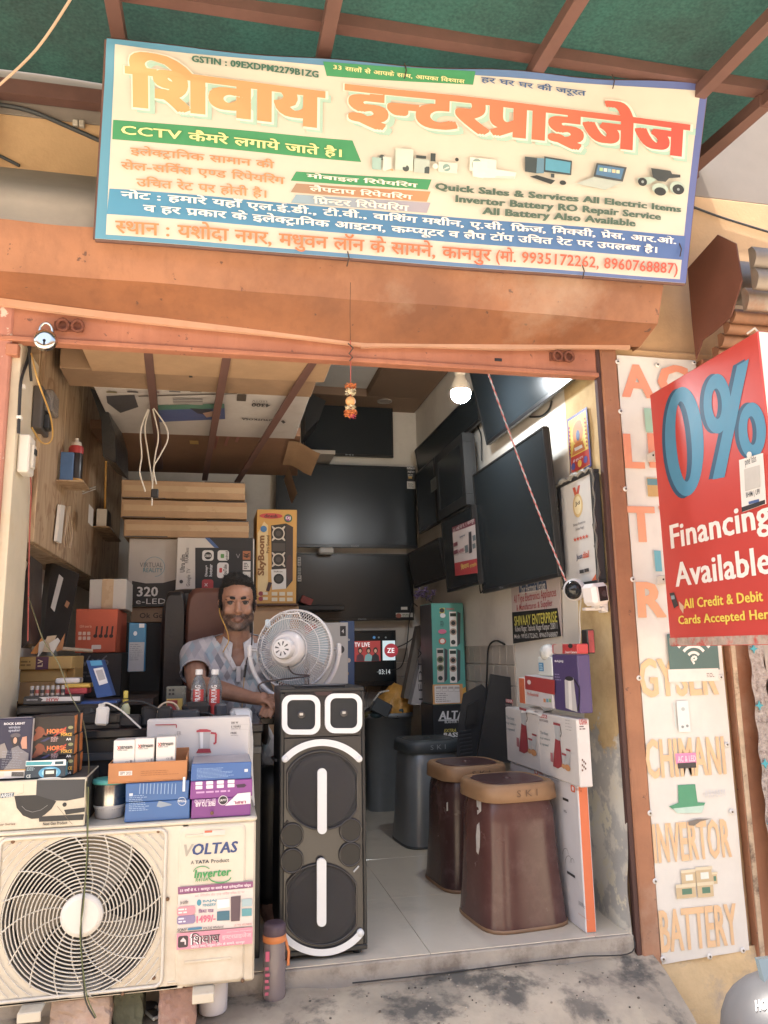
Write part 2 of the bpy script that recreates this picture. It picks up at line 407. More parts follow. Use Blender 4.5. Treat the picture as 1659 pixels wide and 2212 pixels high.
    def lines(s, u0, v0, u1, v1, n, h, fill=.5, seed=1):
        """n rows of small unreadable print"""
        rnd = random.Random(seed); a0, b0 = s.loc(u0, v0); a1, b1 = s.loc(u1, v1); dz = (b0 - b1) / n
        for i in range(n):
            x = a0; z = b0 - dz * (i + .5); end = a0 + (a1 - a0) * rnd.uniform(.65, 1)
            while x < end:
                L = rnd.uniform(.5, 2.2) * abs(dz); L = min(L, end - x)
                s.mb.add([s.P(x, z - dz * fill / 2, s.e), s.P(x + L, z - dz * fill / 2, s.e), s.P(x + L, z + dz * fill / 2, s.e), s.P(x, z + dz * fill / 2, s.e)], [[0, 1, 2, 3]], ink(h))
                x += L + abs(dz) * .35
        s.e += s.step; return s
    def done(s, parent, name='print'):
        if s.mb.v: return s.mb.build(name, parent, fix=False)
def front(y): return Face((0, y, 0), (1, 0, 0), (0, 0, 1))
def leftface(x): return Face((x, 0, 0), (0, -1, 0), (0, 0, 1))     # faces -x
def rightface(x): return Face((x, 0, 0), (0, 1, 0), (0, 0, 1))     # faces +x

def carton(name, label, cat, r, y, d, m, on=None, group=None, bev=.003, sides=None, tape=None, rz=0, z1=None):
    x0, x1, z0, z1_ = rect(*r, y) if r[2] > 12 else r
    if on is not None: z0 = on
    if z1 is not None: z1_ = z1
    c = ((x0 + x1) / 2, y + d / 2, z0)
    X = rotz(c, rz) if rz else None
    b = MB().box(x0, x1, y, y + d, z0, z1_, m, bev, X, sides); jr = random.Random(int(abs(x0 * 977 + z1_ * 631) * 100)); ja = min(.0028, (z1_ - z0) * .025)
    for i in range(8):                                   # no carton keeps true corners
        jo = V((jr.uniform(-ja, ja), 0, jr.uniform(-ja, ja) if i % 2 else 0))
        for q in range(3): b.v[3 * i + q] = b.v[3 * i + q] + jo
    o = b.build(name, loc=c, label=label, cat=cat, group=group)
    if tape:
        t = MB(); xm = (x0 + x1) / 2; e = .0012
        if tape == 'v': t.box(xm - .025, xm + .025, y - e, y + d + e, z0 + .002, z1_ + e, TAPE, .0005, X)
        else: t.box(x0 - e, x1 + e, y - e, y + d * .9, (z0 + z1_) / 2 - .025, (z0 + z1_) / 2 + .025, TAPE, .0005, X)
        t.build('packing_tape', o)
    DIM[o] = (x0, x1, y, y + d, z0, z1_)
    return o
DIM = {}
def dim(o): return DIM[o]
def cable(name, label, pts, r, m, cat='cable', group=None, sub=6, parent=None):
    P = [V(p) for p in pts]; q = []
    if len(P) == 2: P = [P[0], (P[0] + P[1]) / 2, P[1]]
    for i in range(len(P) - 1):
        p0, p1, p2, p3 = P[max(i - 1, 0)], P[i], P[i + 1], P[min(i + 2, len(P) - 1)]
        for k in range(sub):
            t = k / sub
            q.append(.5 * ((2 * p1) + (p2 - p0) * t + (2 * p0 - 5 * p1 + 4 * p2 - p3) * t * t + (3 * p1 - p0 - 3 * p2 + p3) * t ** 3))
    q.append(P[-1])
    b = MB().tube(q, r, m, 6)
    if parent is not None: return b.build(name, parent)
    return b.build(name, label=label, cat=cat, group=group)
# ================================================================ the setting
PEACH = mat('#d9b07c', .8, var=.14, scale=2.5, bump=.12, bscale=90, stain='#b98f66', samt=.45, sscale=2.2)
YELLOW = mat('#d8c08c', .8, var=.12, scale=4, bump=.15, bscale=120, stain='#b3a183', samt=.6, sscale=6)
PLASTER = mat('#cfc8bc', .85, var=.1, scale=3, bump=.12, bscale=70, stain='#a79d90', samt=.4, sscale=2)
INWALL = mat('#eae4d9', .8, var=.08, scale=2, stain='#b9aea0', samt=.35, sscale=1.6)
CONC = worn('#c0b199', '#988d7c', '#5d5952', streak=.3, rough=.85, cs=7., ca=.5, cw=.13, name='stained_concrete')
ORANGE = worn('#ae7148', '#8a5636', '#6b4433', ca=.65)
ORANGE2 = worn('#be7855', '#a35f40', '#7d5040', cs=34., ca=.64)
GROUND = mat('#d0bfa2', .95, var=.2, scale=.8, bump=.5, bscale=20, stain='#8d8375', samt=.5, sscale=.5)
g = MB(); g.add([(-60, -70, -.42), (60, -70, -.42), (60, 30, -.42), (-60, 30, -.42)], [[0, 1, 2, 3]], GROUND); struct(g, 'ground')
# house across the lane: it is what the television screens mirror
ob = thing('house', 'plain sunlit house across the lane, seen only mirrored in the screens', 'house', (0, -11, -.42))
b = MB(); b.box(-14, 14, -13, -11, -.42, 4.6, mat('#c9a98a', .9, var=.15, scale=1.2), .02); b.build('wall', ob)
for i in range(5):
    b = MB(); b.box(-10 + i * 4.4, -7.2 + i * 4.4, -11, -10.93, -.4, 2.2, mat('#8c5f52', .6, var=.2), .01)
    for k in range(14): b.box(-10 + i * 4.4, -7.2 + i * 4.4, -10.93, -10.9, -.4 + k * .185, -.4 + k * .185 + .12, mat('#9b6a5b', .5, var=.1), .01)
    b.build('shutter', ob)
b = MB(); b.box(-14.2, 14.2, -11, -9.9, 2.6, 2.75, mat('#9a948a', .9), .02); b.build('ledge', ob)

# step in front of the shop
def stepf(i, j):
    x = -3.2 + i * 4.72; y = -.30 + j * .32
    n = .006 * math.sin(x * 9 + y * 13) + .004 * math.sin(x * 23 + 2) * math.cos(y * 31)
    z = -.062 - (.02 + .1 * max(0, x - .9)) * (1 - j) + n - (.05 * (1 - j) ** 4)
    return V((x, y - .03 * math.sin(x * 3.1) * (1 - j) - .015 * math.sin(x * 11) * (1 - j), z))
b = MB(); b.grid(stepf, 130, 12, CONC)
e = [stepf(i / 130, 0) for i in range(131)]
YSTEP = mat('#cdb388', .85, var=.2, scale=5, bump=.3, bscale=40, stain='#8f857a', samt=.85, sscale=3.5)
def sfront(i, j):
    p = stepf(i, 0); return V((p.x, p.y - .012 * j, p.z * (1 - j) - .42 * j))
b.grid(sfront, 130, 5, YSTEP); struct(b, 'step')
b = MB(); b.box(-3.2, 1.46, .0, .05, -.09, -.004, mat('#a89f93', .85, var=.2, bump=.3, bscale=50, stain='#75695d', samt=.8, sscale=7), .004); struct(b, 'threshold')

# shop floor with its tiles
b = MB(); b.box(-1.0, 1.5, .052, 2.9, -.1, -.0035, mat('#c4b9a6', .9), 0.001); fl = struct(b, 'floor')
TILE = mat('#dbd0bc', .14, var=.05, scale=3, stain='#a59d91', samt=.35, sscale=3)
tm = None
for i in range(5):
    for j in range(5):
        x0, y0 = -1.0 + i * .6 - .08, .012 + j * .6
        x1, y1 = min(x0 + .598, 1.462), min(y0 + .598, 2.84)
        if x1 - x0 < .05: continue
        MB().box(max(x0, -.98), x1, y0, y1, -.0034, 0, TILE, .0006).build('tile', fl)

# walls, ceiling
b = MB(); b.box(1.47, 1.62, .3, 3.0, -.42, 3.0, INWALL, .001); wr = struct(b, 'wall_right')
b = MB(); b.box(-1.0, 1.6, 2.85, 3.0, -.1, 3.0, INWALL, .001); wb = struct(b, 'wall_back')
b = MB(); b.box(-1.0, -.82, .02, 2.85, -.1, 3.0, INWALL, .001); wl = struct(b, 'wall_left')
b = MB(); b.box(-1.2, 1.7, .31, 3.0, 2.86, 3.05, mat('#dedcd8', .8, var=.04), .001); ce = struct(b, 'ceiling')
BRN = mat('#8d6f57', .7, var=.1)
for nm, q in (('ceiling_border', (.2, 1.46, 2.52, 2.849, 2.8, 2.86)), ('ceiling_border', (1.02, 1.46, 1.2, 2.518, 2.8, 2.86)), ('ceiling_border', (-.4, .198, 2.52, 2.849, 2.8, 2.86))):
    MB().box(*q, BRN, .002).build(nm, ce)
MB().lathe([(.055, 0), (.055, -.006), (.042, -.008), (.04, -.003)], (1.17, 2.6, 2.8), mat('#a89b92', .5), 24).build('downlight', ce)
# skirting tiles of the right and back wall (small squares up to 1.02 m)
WT = mat('#b3a698', .35, var=.12, scale=9)
def tilewall(parent, fn, nu, nv, z0=.0, s=.103):
    b = MB()
    cnt = 0
    for i in range(nu):
        for j in range(nv):
            p, q = fn(i * s + .002, (i + 1) * s - .002); b = MB().box(p[0], q[0], p[1], q[1], z0 + j * s + .002, z0 + (j + 1) * s - .002, WT, .003); b.build('tile', parent)
tilewall(wr, lambda a, c: ((1.462, 1.02 + a), (1.47, 1.02 + c)), 17, 5, .5)
tilewall(wb, lambda a, c: ((.44 + a, 2.842), (.44 + c, 2.85)), 9, 4, .6)
# front wall: peach plaster above, yellow pillar to the right, strip to the left
b = MB(); b.box(-4, 4.5, .06, .3, 2.2, 2.96, PEACH, .004); b.box(-4, 4.5, .063, .3, 2.961, 4.0, mat('#8d847b', .85, var=.12, scale=3), .004)
b.box(-4, -.95, .06, .3, -.42, 2.199, PEACH, .002); struct(b, 'wall_front')
# the pillar; its left side is the jamb with peeling paint
JAMB = bpy.data.materials.new('peeling_paint'); JAMB.use_nodes = True
nt = JAMB.node_tree; N = nt.nodes; L = nt.links; pb = N['Principled BSDF']; pb.inputs['Roughness'].default_value = .85
tc = N.new('ShaderNodeTexCoord'); sx = N.new('ShaderNodeSeparateXYZ'); L.new(tc.outputs['Object'], sx.inputs[0])
def noise(sc, det=8, ro=.6):
    n = N.new('ShaderNodeTexNoise'); n.inputs['Scale'].default_value = sc; n.inputs['Detail'].default_value = det; n.inputs['Roughness'].default_value = ro
    L.new(tc.outputs['Object'], n.inputs['Vector']); return n.outputs['Fac']
def rng(x, a, c, lo=0, hi=1):
    m = N.new('ShaderNodeMapRange'); m.inputs['From Min'].default_value = a; m.inputs['From Max'].default_value = c
    m.inputs['To Min'].default_value = lo; m.inputs['To Max'].default_value = hi; L.new(x, m.inputs['Value']); return m.outputs['Result']
def mixc(f, a, c):
    m = N.new('ShaderNodeMix'); m.data_type = 'RGBA'; L.new(f, m.inputs['Factor'])
    for s_, x in (('A', a), ('B', c)):
        if isinstance(x, str): m.inputs[s_].default_value = (*lin(x), 1)
        else: L.new(x, m.inputs[s_])
    return m.outputs['Result']
def mth(op, a, c):
    m = N.new('ShaderNodeMath'); m.operation = op
    for i, x in enumerate((a, c)):
        if isinstance(x, (int, float)): m.inputs[i].default_value = x
        else: L.new(x, m.inputs[i])
    return m.outputs[0]
yel = mixc(rng(noise(9), .45, .62), '#d8bd85', '#c9aa74')
# the paint has come off below about 0.9 m and in flakes, showing grey plaster and white filler
hgt = mth('ADD', sx.outputs['Z'], mth('MULTIPLY', noise(7), .9))
peel = rng(hgt, 1.10, 1.06)
cem = mixc(rng(noise(5), .47, .52), '#b3b2ae', '#d6d2c6')
cem = mixc(rng(noise(14), .56, .6), cem, '#d9d3bd')
L.new(mixc(peel, yel, cem), pb.inputs['Base Color'])
bp = N.new('ShaderNodeBump'); bp.inputs['Strength'].default_value = .5; bp.inputs['Distance'].default_value = .01
L.new(mth('ADD', mth('MULTIPLY', peel, -.6), mth('MULTIPLY', noise(60), .4)), bp.inputs['Height']); L.new(bp.outputs[0], pb.inputs['Normal'])
pl = MB()
def jf(i, j):
    y = .0 + i * .3; z = -.42 + j * 2.62
    return V((1.47 - .018 * math.exp(-(z / .35) ** 2) * (1 + .5 * math.sin(9 * z + 14 * y)) + .002 * math.sin(31 * z + 9 * y), y, z))
pl.grid(jf, 12, 90, JAMB)
pl.box(1.472, 2.05, .022, .3, -.42, 2.2, PEACH, .004)
def pbase(i, j):
    x = 1.40 + i * .56; z = -.42 + j * .34
    return V((x, .0 - .03 * (1 - j) + .006 * math.sin(x * 17 + z * 21) + (.03 if x < 1.47 else 0) * 0, z))
pl.grid(pbase, 24, 14, mat('#d3b684', .85, var=.16, scale=6, bump=.3, bscale=45, stain='#9c9186', samt=.9, sscale=5))
pl = struct(pl, 'pillar')
# left jamb: pale board with the meter on it
lj = MB(); lj.box(-.74, -.672, .004, .26, -.09, 2.07, mat('#d9cbb0', .7, var=.12, scale=5, stain='#c9b48f', samt=.6, sscale=5), .002)
lj.box(-.84, -.741, .002, .25, -.09, 2.07, mat('#c9b494', .7), .001); struct(lj, 'jamb_left')

b = MB(); rnd = random.Random(31)
for k in range(170):
    i, j = rnd.uniform(.62, .985), rnd.uniform(.02, .95); p = stepf(i, j); r = rnd.uniform(.0015, .005); b.ball(p + V((0, 0, r * .4)), (r, r * rnd.uniform(.6, 1), r * .7), (mat('#8f867a', .9), mat('#b9ad9c', .9), mat('#5f574e', .9))[k % 3], 6, 4)
b.build('grit', label='scattered grit and crumbs of plaster on the front step', cat='grit', kind='stuff')
# ================================================================ shutter frame, hood, canopy
sf = thing('doorway', 'orange painted steel frame round the shop opening', 'door frame', (.4, 0, -.2))
b = MB(); b.box(-.76, 1.463, -.012, .05, 2.062, 2.2, ORANGE2, .006); b.box(-.76, 1.463, -.026, .02, 2.052, 2.07, ORANGE2, .003); b.build('lintel', sf)
b = MB(); b.box(-1.3, -.70, -.02, .05, -.1, 2.2, worn('#c58069', '#ad6a54', '#d8c3b2', cs=20., ca=.6), .006); b.box(-.715, -.675, -.03, .003, 2.0, 2.04, ORANGE2, .003); b.build('post', sf)
b = MB(); b.box(1.482, 1.552, -.014, .018, -.21, 2.2, ORANGE, .005); b.build('post', sf)
b = MB(); b.box(1.463, 1.481, -.008, .018, -.2, 2.2, mat('#4d2a22', .7, var=.2), .002); b.build('guide_channel', sf)
RUST = mat('#7b3f26', .8, var=.3, scale=30, bump=.3)
for (u, v) in ((150, 705), (1213, 771)):
    c = at(u, v, -.02); b = MB()
    b.box(c.x - .05, c.x + .045, -.02, -.0125, c.z - .017, c.z + .017, RUST, .002)
    for dx in (-.02, .028):
        b.tube([(c.x + dx + .018 * math.cos(t), -.03, c.z + .02 * math.sin(t)) for t in [k * PI / 6 for k in range(12)]], .006, RUST, 6, closed=True)
    b.build('hasp', sf)
c = at(1078, 776, -.02); b = MB(); b.box(c.x - .016, c.x + .014, -.016, -.0125, c.z - .006, c.z + .006, BLACK, .001); b.build('keyhole', sf)
# padlock
c = at(98, 735, -.05); lk = thing('padlock', 'round chrome padlock hanging from the lintel at top left', 'padlock', (c.x, c.y, c.z - .03))
CHR = mat('#d8d8d4', .12, 1., var=.04)
b = MB(); b.lathe([(.02, .016), (.033, .015), (.037, .008), (.037, -.008), (.033, -.015), (.02, -.016)], c, CHR, 28, axis=(0, 1, 0)); b.build('body', lk)
b = MB(); b.tube([(c.x + .021 * math.cos(t), c.y, c.z + .03 + .032 * math.sin(t)) for t in [k * PI / 10 for k in range(11)]], .0055, CHR, 8)
b.tube([(c.x - .021, c.y, c.z + .031), (c.x - .021, c.y, c.z + .02)], .0055, CHR, 8); b.tube([(c.x + .021, c.y, c.z + .031), (c.x + .021, c.y, c.z + .02)], .0055, CHR, 8); b.build('shackle', lk)
b = MB(); b.box(c.x - .003, c.x + .003, c.y - .0175, c.y - .016, c.z - .024, c.z - .006, BLACK, .0005); b.lathe([(.005, 0), (.005, .0012)], (c.x, c.y - .0175, c.z - .007), BLACK, 10, axis=(0, 1, 0)); b.build('keyhole', lk)

# hood of the roller shutter
HX0, HX1 = -3.0, 1.645
hd = thing('shutter_hood', 'orange sheet metal shutter hood behind the shop banner', 'shutter hood', (0, -.1, 2.15))
def sag(x): return .004 * math.sin(x * 5) + .003 * math.sin(x * 13 + 1)
def lowz(x): return 2.195 - .085 * max(0, 1 - abs(x - .5) / 1.25)
GREY = mat('#b7aca0', .85, var=.2, scale=2.5, stain='#c0714f', samt=.35, sscale=1.7)
def sec(x):
    return [V((x, -.03, lowz(x))), V((x, -.17 + sag(x), 2.228 + .01 * sag(x))), V((x, -.235 + sag(x * 1.7), 2.375)), V((x, -.2, 2.5)), V((x, .06, 2.745))]
def hoodpart(a, c, n, m):
    b = MB()
    def fn(i, j):
        x = HX0 + i * (HX1 - HX0); s_ = sec(x); t = a + (c - a) * j; k = min(int(t), 3); f = t - k
        p = s_[k].lerp(s_[k + 1], f); p.y += .006 * math.sin(x * 3.3 + t * 4) * math.sin(PI * f); return p
    b.grid(fn, 90, n, m); return b
hoodpart(0, 1, 4, worn('#9d6034', '#7d4a29', '#60402f', ca=.66)).build('lower_sheet', hd)
hoodpart(1, 2.0, 4, ORANGE).build('front_sheet', hd)
hoodpart(2.0, 4, 6, GREY).build('upper_sheet', hd)
s_ = sec(HX1); b = MB(); b.prism([s_[0], s_[1], s_[2], s_[3], s_[4], V((HX1, .06, 2.19))], (.004, 0, 0), ORANGE); b.build('end_plate', hd)
STRIP = mat('#cf9c7a', .65, var=.15, scale=6, stain='#b87a58', samt=.6)
def strip(xa, za, xb, zb, m, nm):
    b = MB(); n = 14
    rings = []
    for i in range(n + 1):
        t = i / n; x = xa + (xb - xa) * t; z = za + (zb - za) * t + .004 * math.sin(t * 9)
        rings.append([(x, -.040, z - .013), (x, -.028, z - .015), (x, -.028, z + .013), (x, -.041, z + .011)])
    b.loft(rings, m, False); b.build(nm, hd)
strip(-1.3, 2.21, .52, 2.12, STRIP, 'trim_strip'); strip(.5, 2.118, 1.60, 2.185, mat('#c89878', .65, var=.15, scale=6, stain='#ad7656', samt=.6), 'trim_strip')

# canopy of green sheet on brown steel
GREEN = bpy.data.materials.new('green_sheet'); GREEN.use_nodes = True
nt = GREEN.node_tree; N = nt.nodes; L = nt.links; N.clear()
out = N.new('ShaderNodeOutputMaterial'); df = N.new('ShaderNodeBsdfDiffuse'); tr = N.new('ShaderNodeBsdfTranslucent'); ms = N.new('ShaderNodeMixShader')
tc = N.new('ShaderNodeTexCoord'); n1 = N.new('ShaderNodeTexNoise'); n1.inputs['Scale'].default_value = 2.1; n1.inputs['Detail'].default_value = 9; n1.inputs['Roughness'].default_value = .7
n2 = N.new('ShaderNodeTexNoise'); n2.inputs['Scale'].default_value = 90; n2.inputs['Detail'].default_value = 4
for n in (n1, n2): L.new(tc.outputs['Object'], n.inputs['Vector'])
r1 = N.new('ShaderNodeValToRGB'); r1.color_ramp.elements[0].position = .3; r1.color_ramp.elements[1].position = .75
r1.color_ramp.elements[0].color = (*lin('#25352f'), 1); r1.color_ramp.elements[1].color = (*lin('#235447'), 1)
mx = N.new('ShaderNodeMix'); mx.data_type = 'RGBA'; mx.blend_type = 'OVERLAY'; mx.inputs['Factor'].default_value = .45
L.new(n1.outputs['Fac'], r1.inputs[0]); L.new(r1.outputs[0], mx.inputs['A']); L.new(n2.outputs['Fac'], mx.inputs['B'])
L.new(mx.outputs['Result'], df.inputs[0]); L.new(mx.outputs['Result'], tr.inputs[0]); ms.inputs[0].default_value = .16
L.new(df.outputs[0], ms.inputs[1]); L.new(tr.outputs[0], ms.inputs[2]); L.new(ms.outputs[0], out.inputs[0])
cn = thing('canopy', 'green plastic sheet canopy on a brown steel frame over the shop front', 'canopy', (0, 0, 3.0))
def cz(y): return 3.135 + .075 * y
def sheet(i, j):
    x = -3.6 + i * 5.66; y = .06 - j * 1.5
    return V((x, y, cz(y) + .006 * math.sin(x * 7 + y * 3) + .004 * math.sin(x * 2.3 - y * 9)))
b = MB(); b.grid(sheet, 80, 24, GREEN); b.build('sheet', cn)
FR = mat('#6f4a42', .6, var=.15, scale=8, stain='#59403b', samt=.4)
def beam(p, q, w_, h_, nm='beam', par=None):
    p, q = V(p), V(q); d = (q - p).normalized(); s_ = d.cross(V((0, 0, 1))).normalized() * w_ / 2; u_ = s_.normalized().cross(d) * h_ / 2
    b = MB(); b.loft([[a + s_ + u_, a - s_ + u_, a - s_ - u_, a + s_ - u_] for a in (p, q)], FR, False); return b.build(nm, par or cn)
beam((-3.6, .032, 3.03), (2.03, .032, 3.05), .045, .06, 'ledger')
for y in (-.46, -1.12, -1.4): beam((-3.6, y, cz(y) - .028), (2.03, y, cz(y) - .028), .045, .045, 'purlin')
for x in (-2.9, -1.6, -.36, .32, 1.07, 1.72, 2.0): beam((x, .005, cz(0) - .075), (x, -1.42, cz(-1.42) - .075), .045, .045, 'rafter')
p = at(1508, 372, .03); beam((1.97, .06, p.z), (1.99, -.46, cz(-.46) - .08), .05, .05, 'strut')
beam((-2.9, .06, 2.7), (-2.9, -.46, cz(-.46) - .08), .05, .05, 'strut')
cable('rope', 'thin frayed rope slanting under the canopy at top left', [at(170, -30, -1.0), at(80, 105, -.9), at(-20, 200, -.8)], .0035, mat('#b79a7d', .9), 'rope')
WALLC = mat('#3c4248', .6, var=.1)
cable('wall_cable', 'thick grey cable sagging across the peach wall left of the banner', [at(-30, 222, .05), at(60, 238, .05), at(150, 275, .05), at(240, 315, .05)], .008, WALLC)
cable('wall_cable', 'short grey cable low on the peach wall at the left edge', [at(-30, 325, .05), at(0, 337, .05), at(42, 358, .05)], .006, WALLC)
cable('wall_cable', 'thin cable running down the peach wall right of the banner', [at(1480, 440, .05), at(1560, 470, .05), at(1690, 510, .05)], .005, WALLC)
c = at(171, 268, .05); b = MB(); b.box(c.x - .022, c.x - .002, .04, .058, c.z - .012, c.z + .012, mat('#cfc7ba', .5), .003); b.box(c.x + .001, c.x + .02, .038, .058, c.z - .013, c.z + .012, mat('#c3bbae', .5), .003)
b.build('cable_clip', label='small pale plastic clip on the peach wall above the sagging cable', cat='cable clip')

# neighbour's shutter at the right
nb = thing('neighbour_shutter', 'rusty rolled up neighbour shutter with brown end plate behind the red sign', 'shutter', (2.3, 0, 2.0))
PL = [(1550, 507), (1589, 526), (1602, 606), (1578, 684), (1544, 715), (1517, 735), (1503, 775), (1495, 700), (1485, 580)]
b = MB(); b.prism([atx(a, c_, 1.9) for a, c_ in PL], (.006, 0, 0), mat('#7a4634', .65, var=.18, scale=6, stain='#60372b', samt=.5)); b.build('end_plate', nb)
cc = atx(1558, 610, 1.92); SL = mat('#8c8074', .45, .3, var=.2, scale=5, stain='#8a5a38', samt=.7, sscale=6)
b = MB(); b.lathe([(.085, 0), (.085, 2.0)], (1.91, cc.y + .03, cc.z + .02), SL, 20, axis=(1, 0, 0)); b.build('roll', nb)
for k, (v0, v1, y) in enumerate(((532, 575, -.40), (577, 620, -.40), (622, 668, -.34), (670, 697, -.26), (699, 722, -.22), (724, 752, -.18), (754, 780, -.14), (782, 830, -.12))):
    zt, zb = at(1620, v0, y).z, at(1620, v1, y).z; b = MB(); rings = []
    for x in (1.912, 3.6): rings.append([(x, y - .02 * math.sin(PI * t), zb + (zt - zb) * t) for t in [i / 6 for i in range(7)]] + [(x, y + .02, zt), (x, y + .02, zb)])
    b.loft(rings, SL if k < 3 else mat('#8e5f3c', .6, .1, var=.25, scale=5, stain='#6b4631', samt=.7, sscale=6), True); b.build('slat', nb)
b = MB(); b.box(1.934, 2.04, -.022, .02, -.30, 2.16, ORANGE, .004); b.build('post', nb)
b = MB(); b.box(1.936, 1.955, -.028, -.0225, -.25, 1.4, mat('#cdb393', .85, var=.3, scale=20, stain='#5b4336', samt=.9, sscale=14), .001); b.build('peeled_edge', nb)
b = MB(); b.box(2.052, 3.6, .025, .06, -.42, 2.16, mat('#8d7f74', .8, var=.2), .003); b.build('inner_panel', nb)
# lace strip, plastic curtain, red cloth hanging at the neighbour's post
b = MB(); LACE = mat('#b5a9a3', .9, var=.3, scale=60, bump=.8, bscale=120, stain='#6d5a52', samt=.8, sscale=45)
def lace(i, j): return V((1.985 + i * .062 * (1 if j < .75 else 1 - (j - .75) * 2) + .004 * math.sin(j * 60 + i * 5), -.066 - .004 * math.sin(j * 90) * math.sin(i * 14), 1.06 - j * 1.16))
b.grid(lace, 8, 120, LACE)
lc = b.build('lace_strip', label='frayed grey lace strip with turquoise flowers hanging on the neighbour post', cat='lace strip')
for k in range(5):
    z = .98 - k * .21; b = MB(); b.prism([(2.0 + .018 * r * math.cos(t), -.074, z + .018 * r * math.sin(t)) for t, r in [(q * PI / 4, 1 if q % 2 == 0 else .4) for q in range(8)]], (0, .003, 0), mat('#2fa7b8', .7)); b.build('flower', lc)
def curt(i, j): return V((2.05 + i * .5, -.05 - .02 * math.sin(i * 17 + j * 2) - .03 * j, 1.1 - j * .78))
b = MB(); b.grid(curt, 30, 8, mat('#b3aca3', .3, var=.15, scale=4)); b.build('plastic_curtain', label='cloudy plastic curtain at the right edge below the red sign', cat='curtain')
b = MB(); b.grid(lambda i, j: V((2.05 + i * .5, -.06 - .015 * math.sin(i * 21), .32 - j * .5)), 30, 6, mat('#a8243a', .85, var=.2, scale=30, stain='#d9aab0', samt=.3, sscale=40)); b.build('red_cloth', label='dark red patterned cloth at the right edge below the plastic curtain', cat='cloth')
# scooter just entering the picture at the bottom right
sct = thing('scooter', 'grey scooter front with a small dark windscreen at the bottom right corner', 'scooter', (.93, -1.45, -.42))
GP = mat('#36363b', .45, var=.1); c = V((.920, -1.47, .381)); b = MB()
b.ball(c, (.105, .09, .085), GP, 24, 14); b.build('headlight_cowl', sct)
b = MB(); b.ball(c + V((0, -.05, -.035)), (.07, .055, .045), mat('#c9d0d4', .08, var=0), 20, 10); b.build('headlight', sct)
b = MB(); b.loft([[c + V((dx, -.02 + .01 * k, .07 + .0)) for dx, k in ((-.045, 0), (.045, 0), (.045, 1), (-.045, 1))], [c + V((dx, .02 + .01 * k, .100)) for dx, k in ((-.026, 0), (.026, 0), (.026, 1), (-.026, 1))]], mat('#3f4a50', .15, var=0), False); b.build('windscreen', sct)
b = MB(); b.tube([c + V((-.0, .07, .0)), c + V((.1, .12, .01)), c + V((.33, .16, .02))], .014, BLACK, 8); b.build('handlebar', sct)
b = MB(); b.loft([[c + V((x * s1, y_, z)) for x, y_ in ((-.1, .02), (0, -.06), (.1, .02), (.08, .07), (-.08, .07))] for z, s1 in ((-.09, .8), (-.3, 1.5), (-.55, 1.3))], GP, True); b.build('apron', sct)
b = MB(); b.tube([c + V((0, .0, -.4)), c + V((0, -.09, -.6))], .02, BLACK, 8); b.build('fork', sct)
wc = c + V((0, -.1, -.615)); b = MB(); b.tube([wc + V((0, .15 * math.cos(t), .15 * math.sin(t))) for t in [k * PI / 12 for k in range(24)]], .048, mat('#1b1b1b', .8), 10, closed=True); b.lathe([(.1, -.02), (.1, .02)], wc, STEEL, 20, axis=(1, 0, 0)); b.build('wheel', sct)
b = MB(); b.box(c.x + .08, c.x + .5, c.y - .06, c.y + .06, -.2, -.15, BLACK, .02); b.box(c.x + .5, c.x + 1.15, c.y - .14, c.y + .1, -.25, .25, GP, .08); b.build('body', sct)
b = MB(); b.box(c.x + .45, c.x + 1.1, c.y - .13, c.y + .09, .25, .33, BLACK, .03); b.build('seat', sct)
b = MB(); b.tube([V((c.x + .95 + .17 * math.cos(t), c.y, -.2 + .17 * math.sin(t))) for t in [k * PI / 12 for k in range(24)]], .05, mat('#1b1b1b', .8), 10, closed=True); b.build('wheel', sct)
F = Face(c + V((0, -.09, 0)), (1, 0, 0), (0, 0, 1)); SS = V((1 / .1065, 1 / .0915, 1 / .0865))
def onel(p, a, b_):                                      # the badge lies on the rounded cowl
    d = (p - CAM) * SS; o_ = (CAM - c) * SS; A_, B_, C_ = d.dot(d), 2 * o_.dot(d), o_.dot(o_) - 1; q = B_ * B_ - 4 * A_ * C_
    return CAM + (p - CAM) * ((-B_ - math.sqrt(q)) / (2 * A_) if q > 0 else 1)
F.warp = onel; F.text('HONDA', 1630, 2160, 1694, 2176, '#b9b9bd', .03); F.done(sct, 'lettering')

cable('floor_wire', 'thin black wire lying along the foot of the threshold', [V((.45, -.012, -.055)), V((.75, -.02, -.052)), V((1.0, -.016, -.05)), V((1.25, -.014, -.05)), V((1.44, -.016, -.052)), V((1.452, .03, .03)), V((1.452, .1, .02))], .0022, WIREB)
# ================================================================ the shop's banner
BL_, BR_ = at(205, 515, -.27), at(1480, 612, -.27); TM = (at(232, 88, -.40) + at(1532, 182, -.50)) / 2
F = Face(BL_, BR_ - BL_, (0, 0, 1)); up = TM - (BL_ + BR_) / 2; up = (up - F.ax * up.dot(F.ax)).normalized()
F = Face(BL_, F.ax, up, lift=.0022); d_ = V(F.loc(1478, 537)) - V(F.loc(240, 436)); ang = math.atan2(d_.y, d_.x)
F = Face(BL_, F.ax * math.cos(ang) + F.ay * math.sin(ang), F.ay * math.cos(ang) - F.ax * math.sin(ang), lift=.0022)
def wave(p, a, b_):
    q = .006 * math.sin(a * 4.2 + b_ * 3) + .003 * math.sin(a * 9 - b_ * 6)
    d = math.hypot(a - .12, b_ - .62)
    return p + F.n * (q + .012 * math.exp(-((b_ - .60 + .28 * a) / .05) ** 2) * math.exp(-(a / .4) ** 2))
F.warp = wave; F.step = .0002; F.e = .0014
bn = thing('banner', 'wide cream shop banner with orange Hindi lettering under the green canopy', 'banner', tuple(BL_))
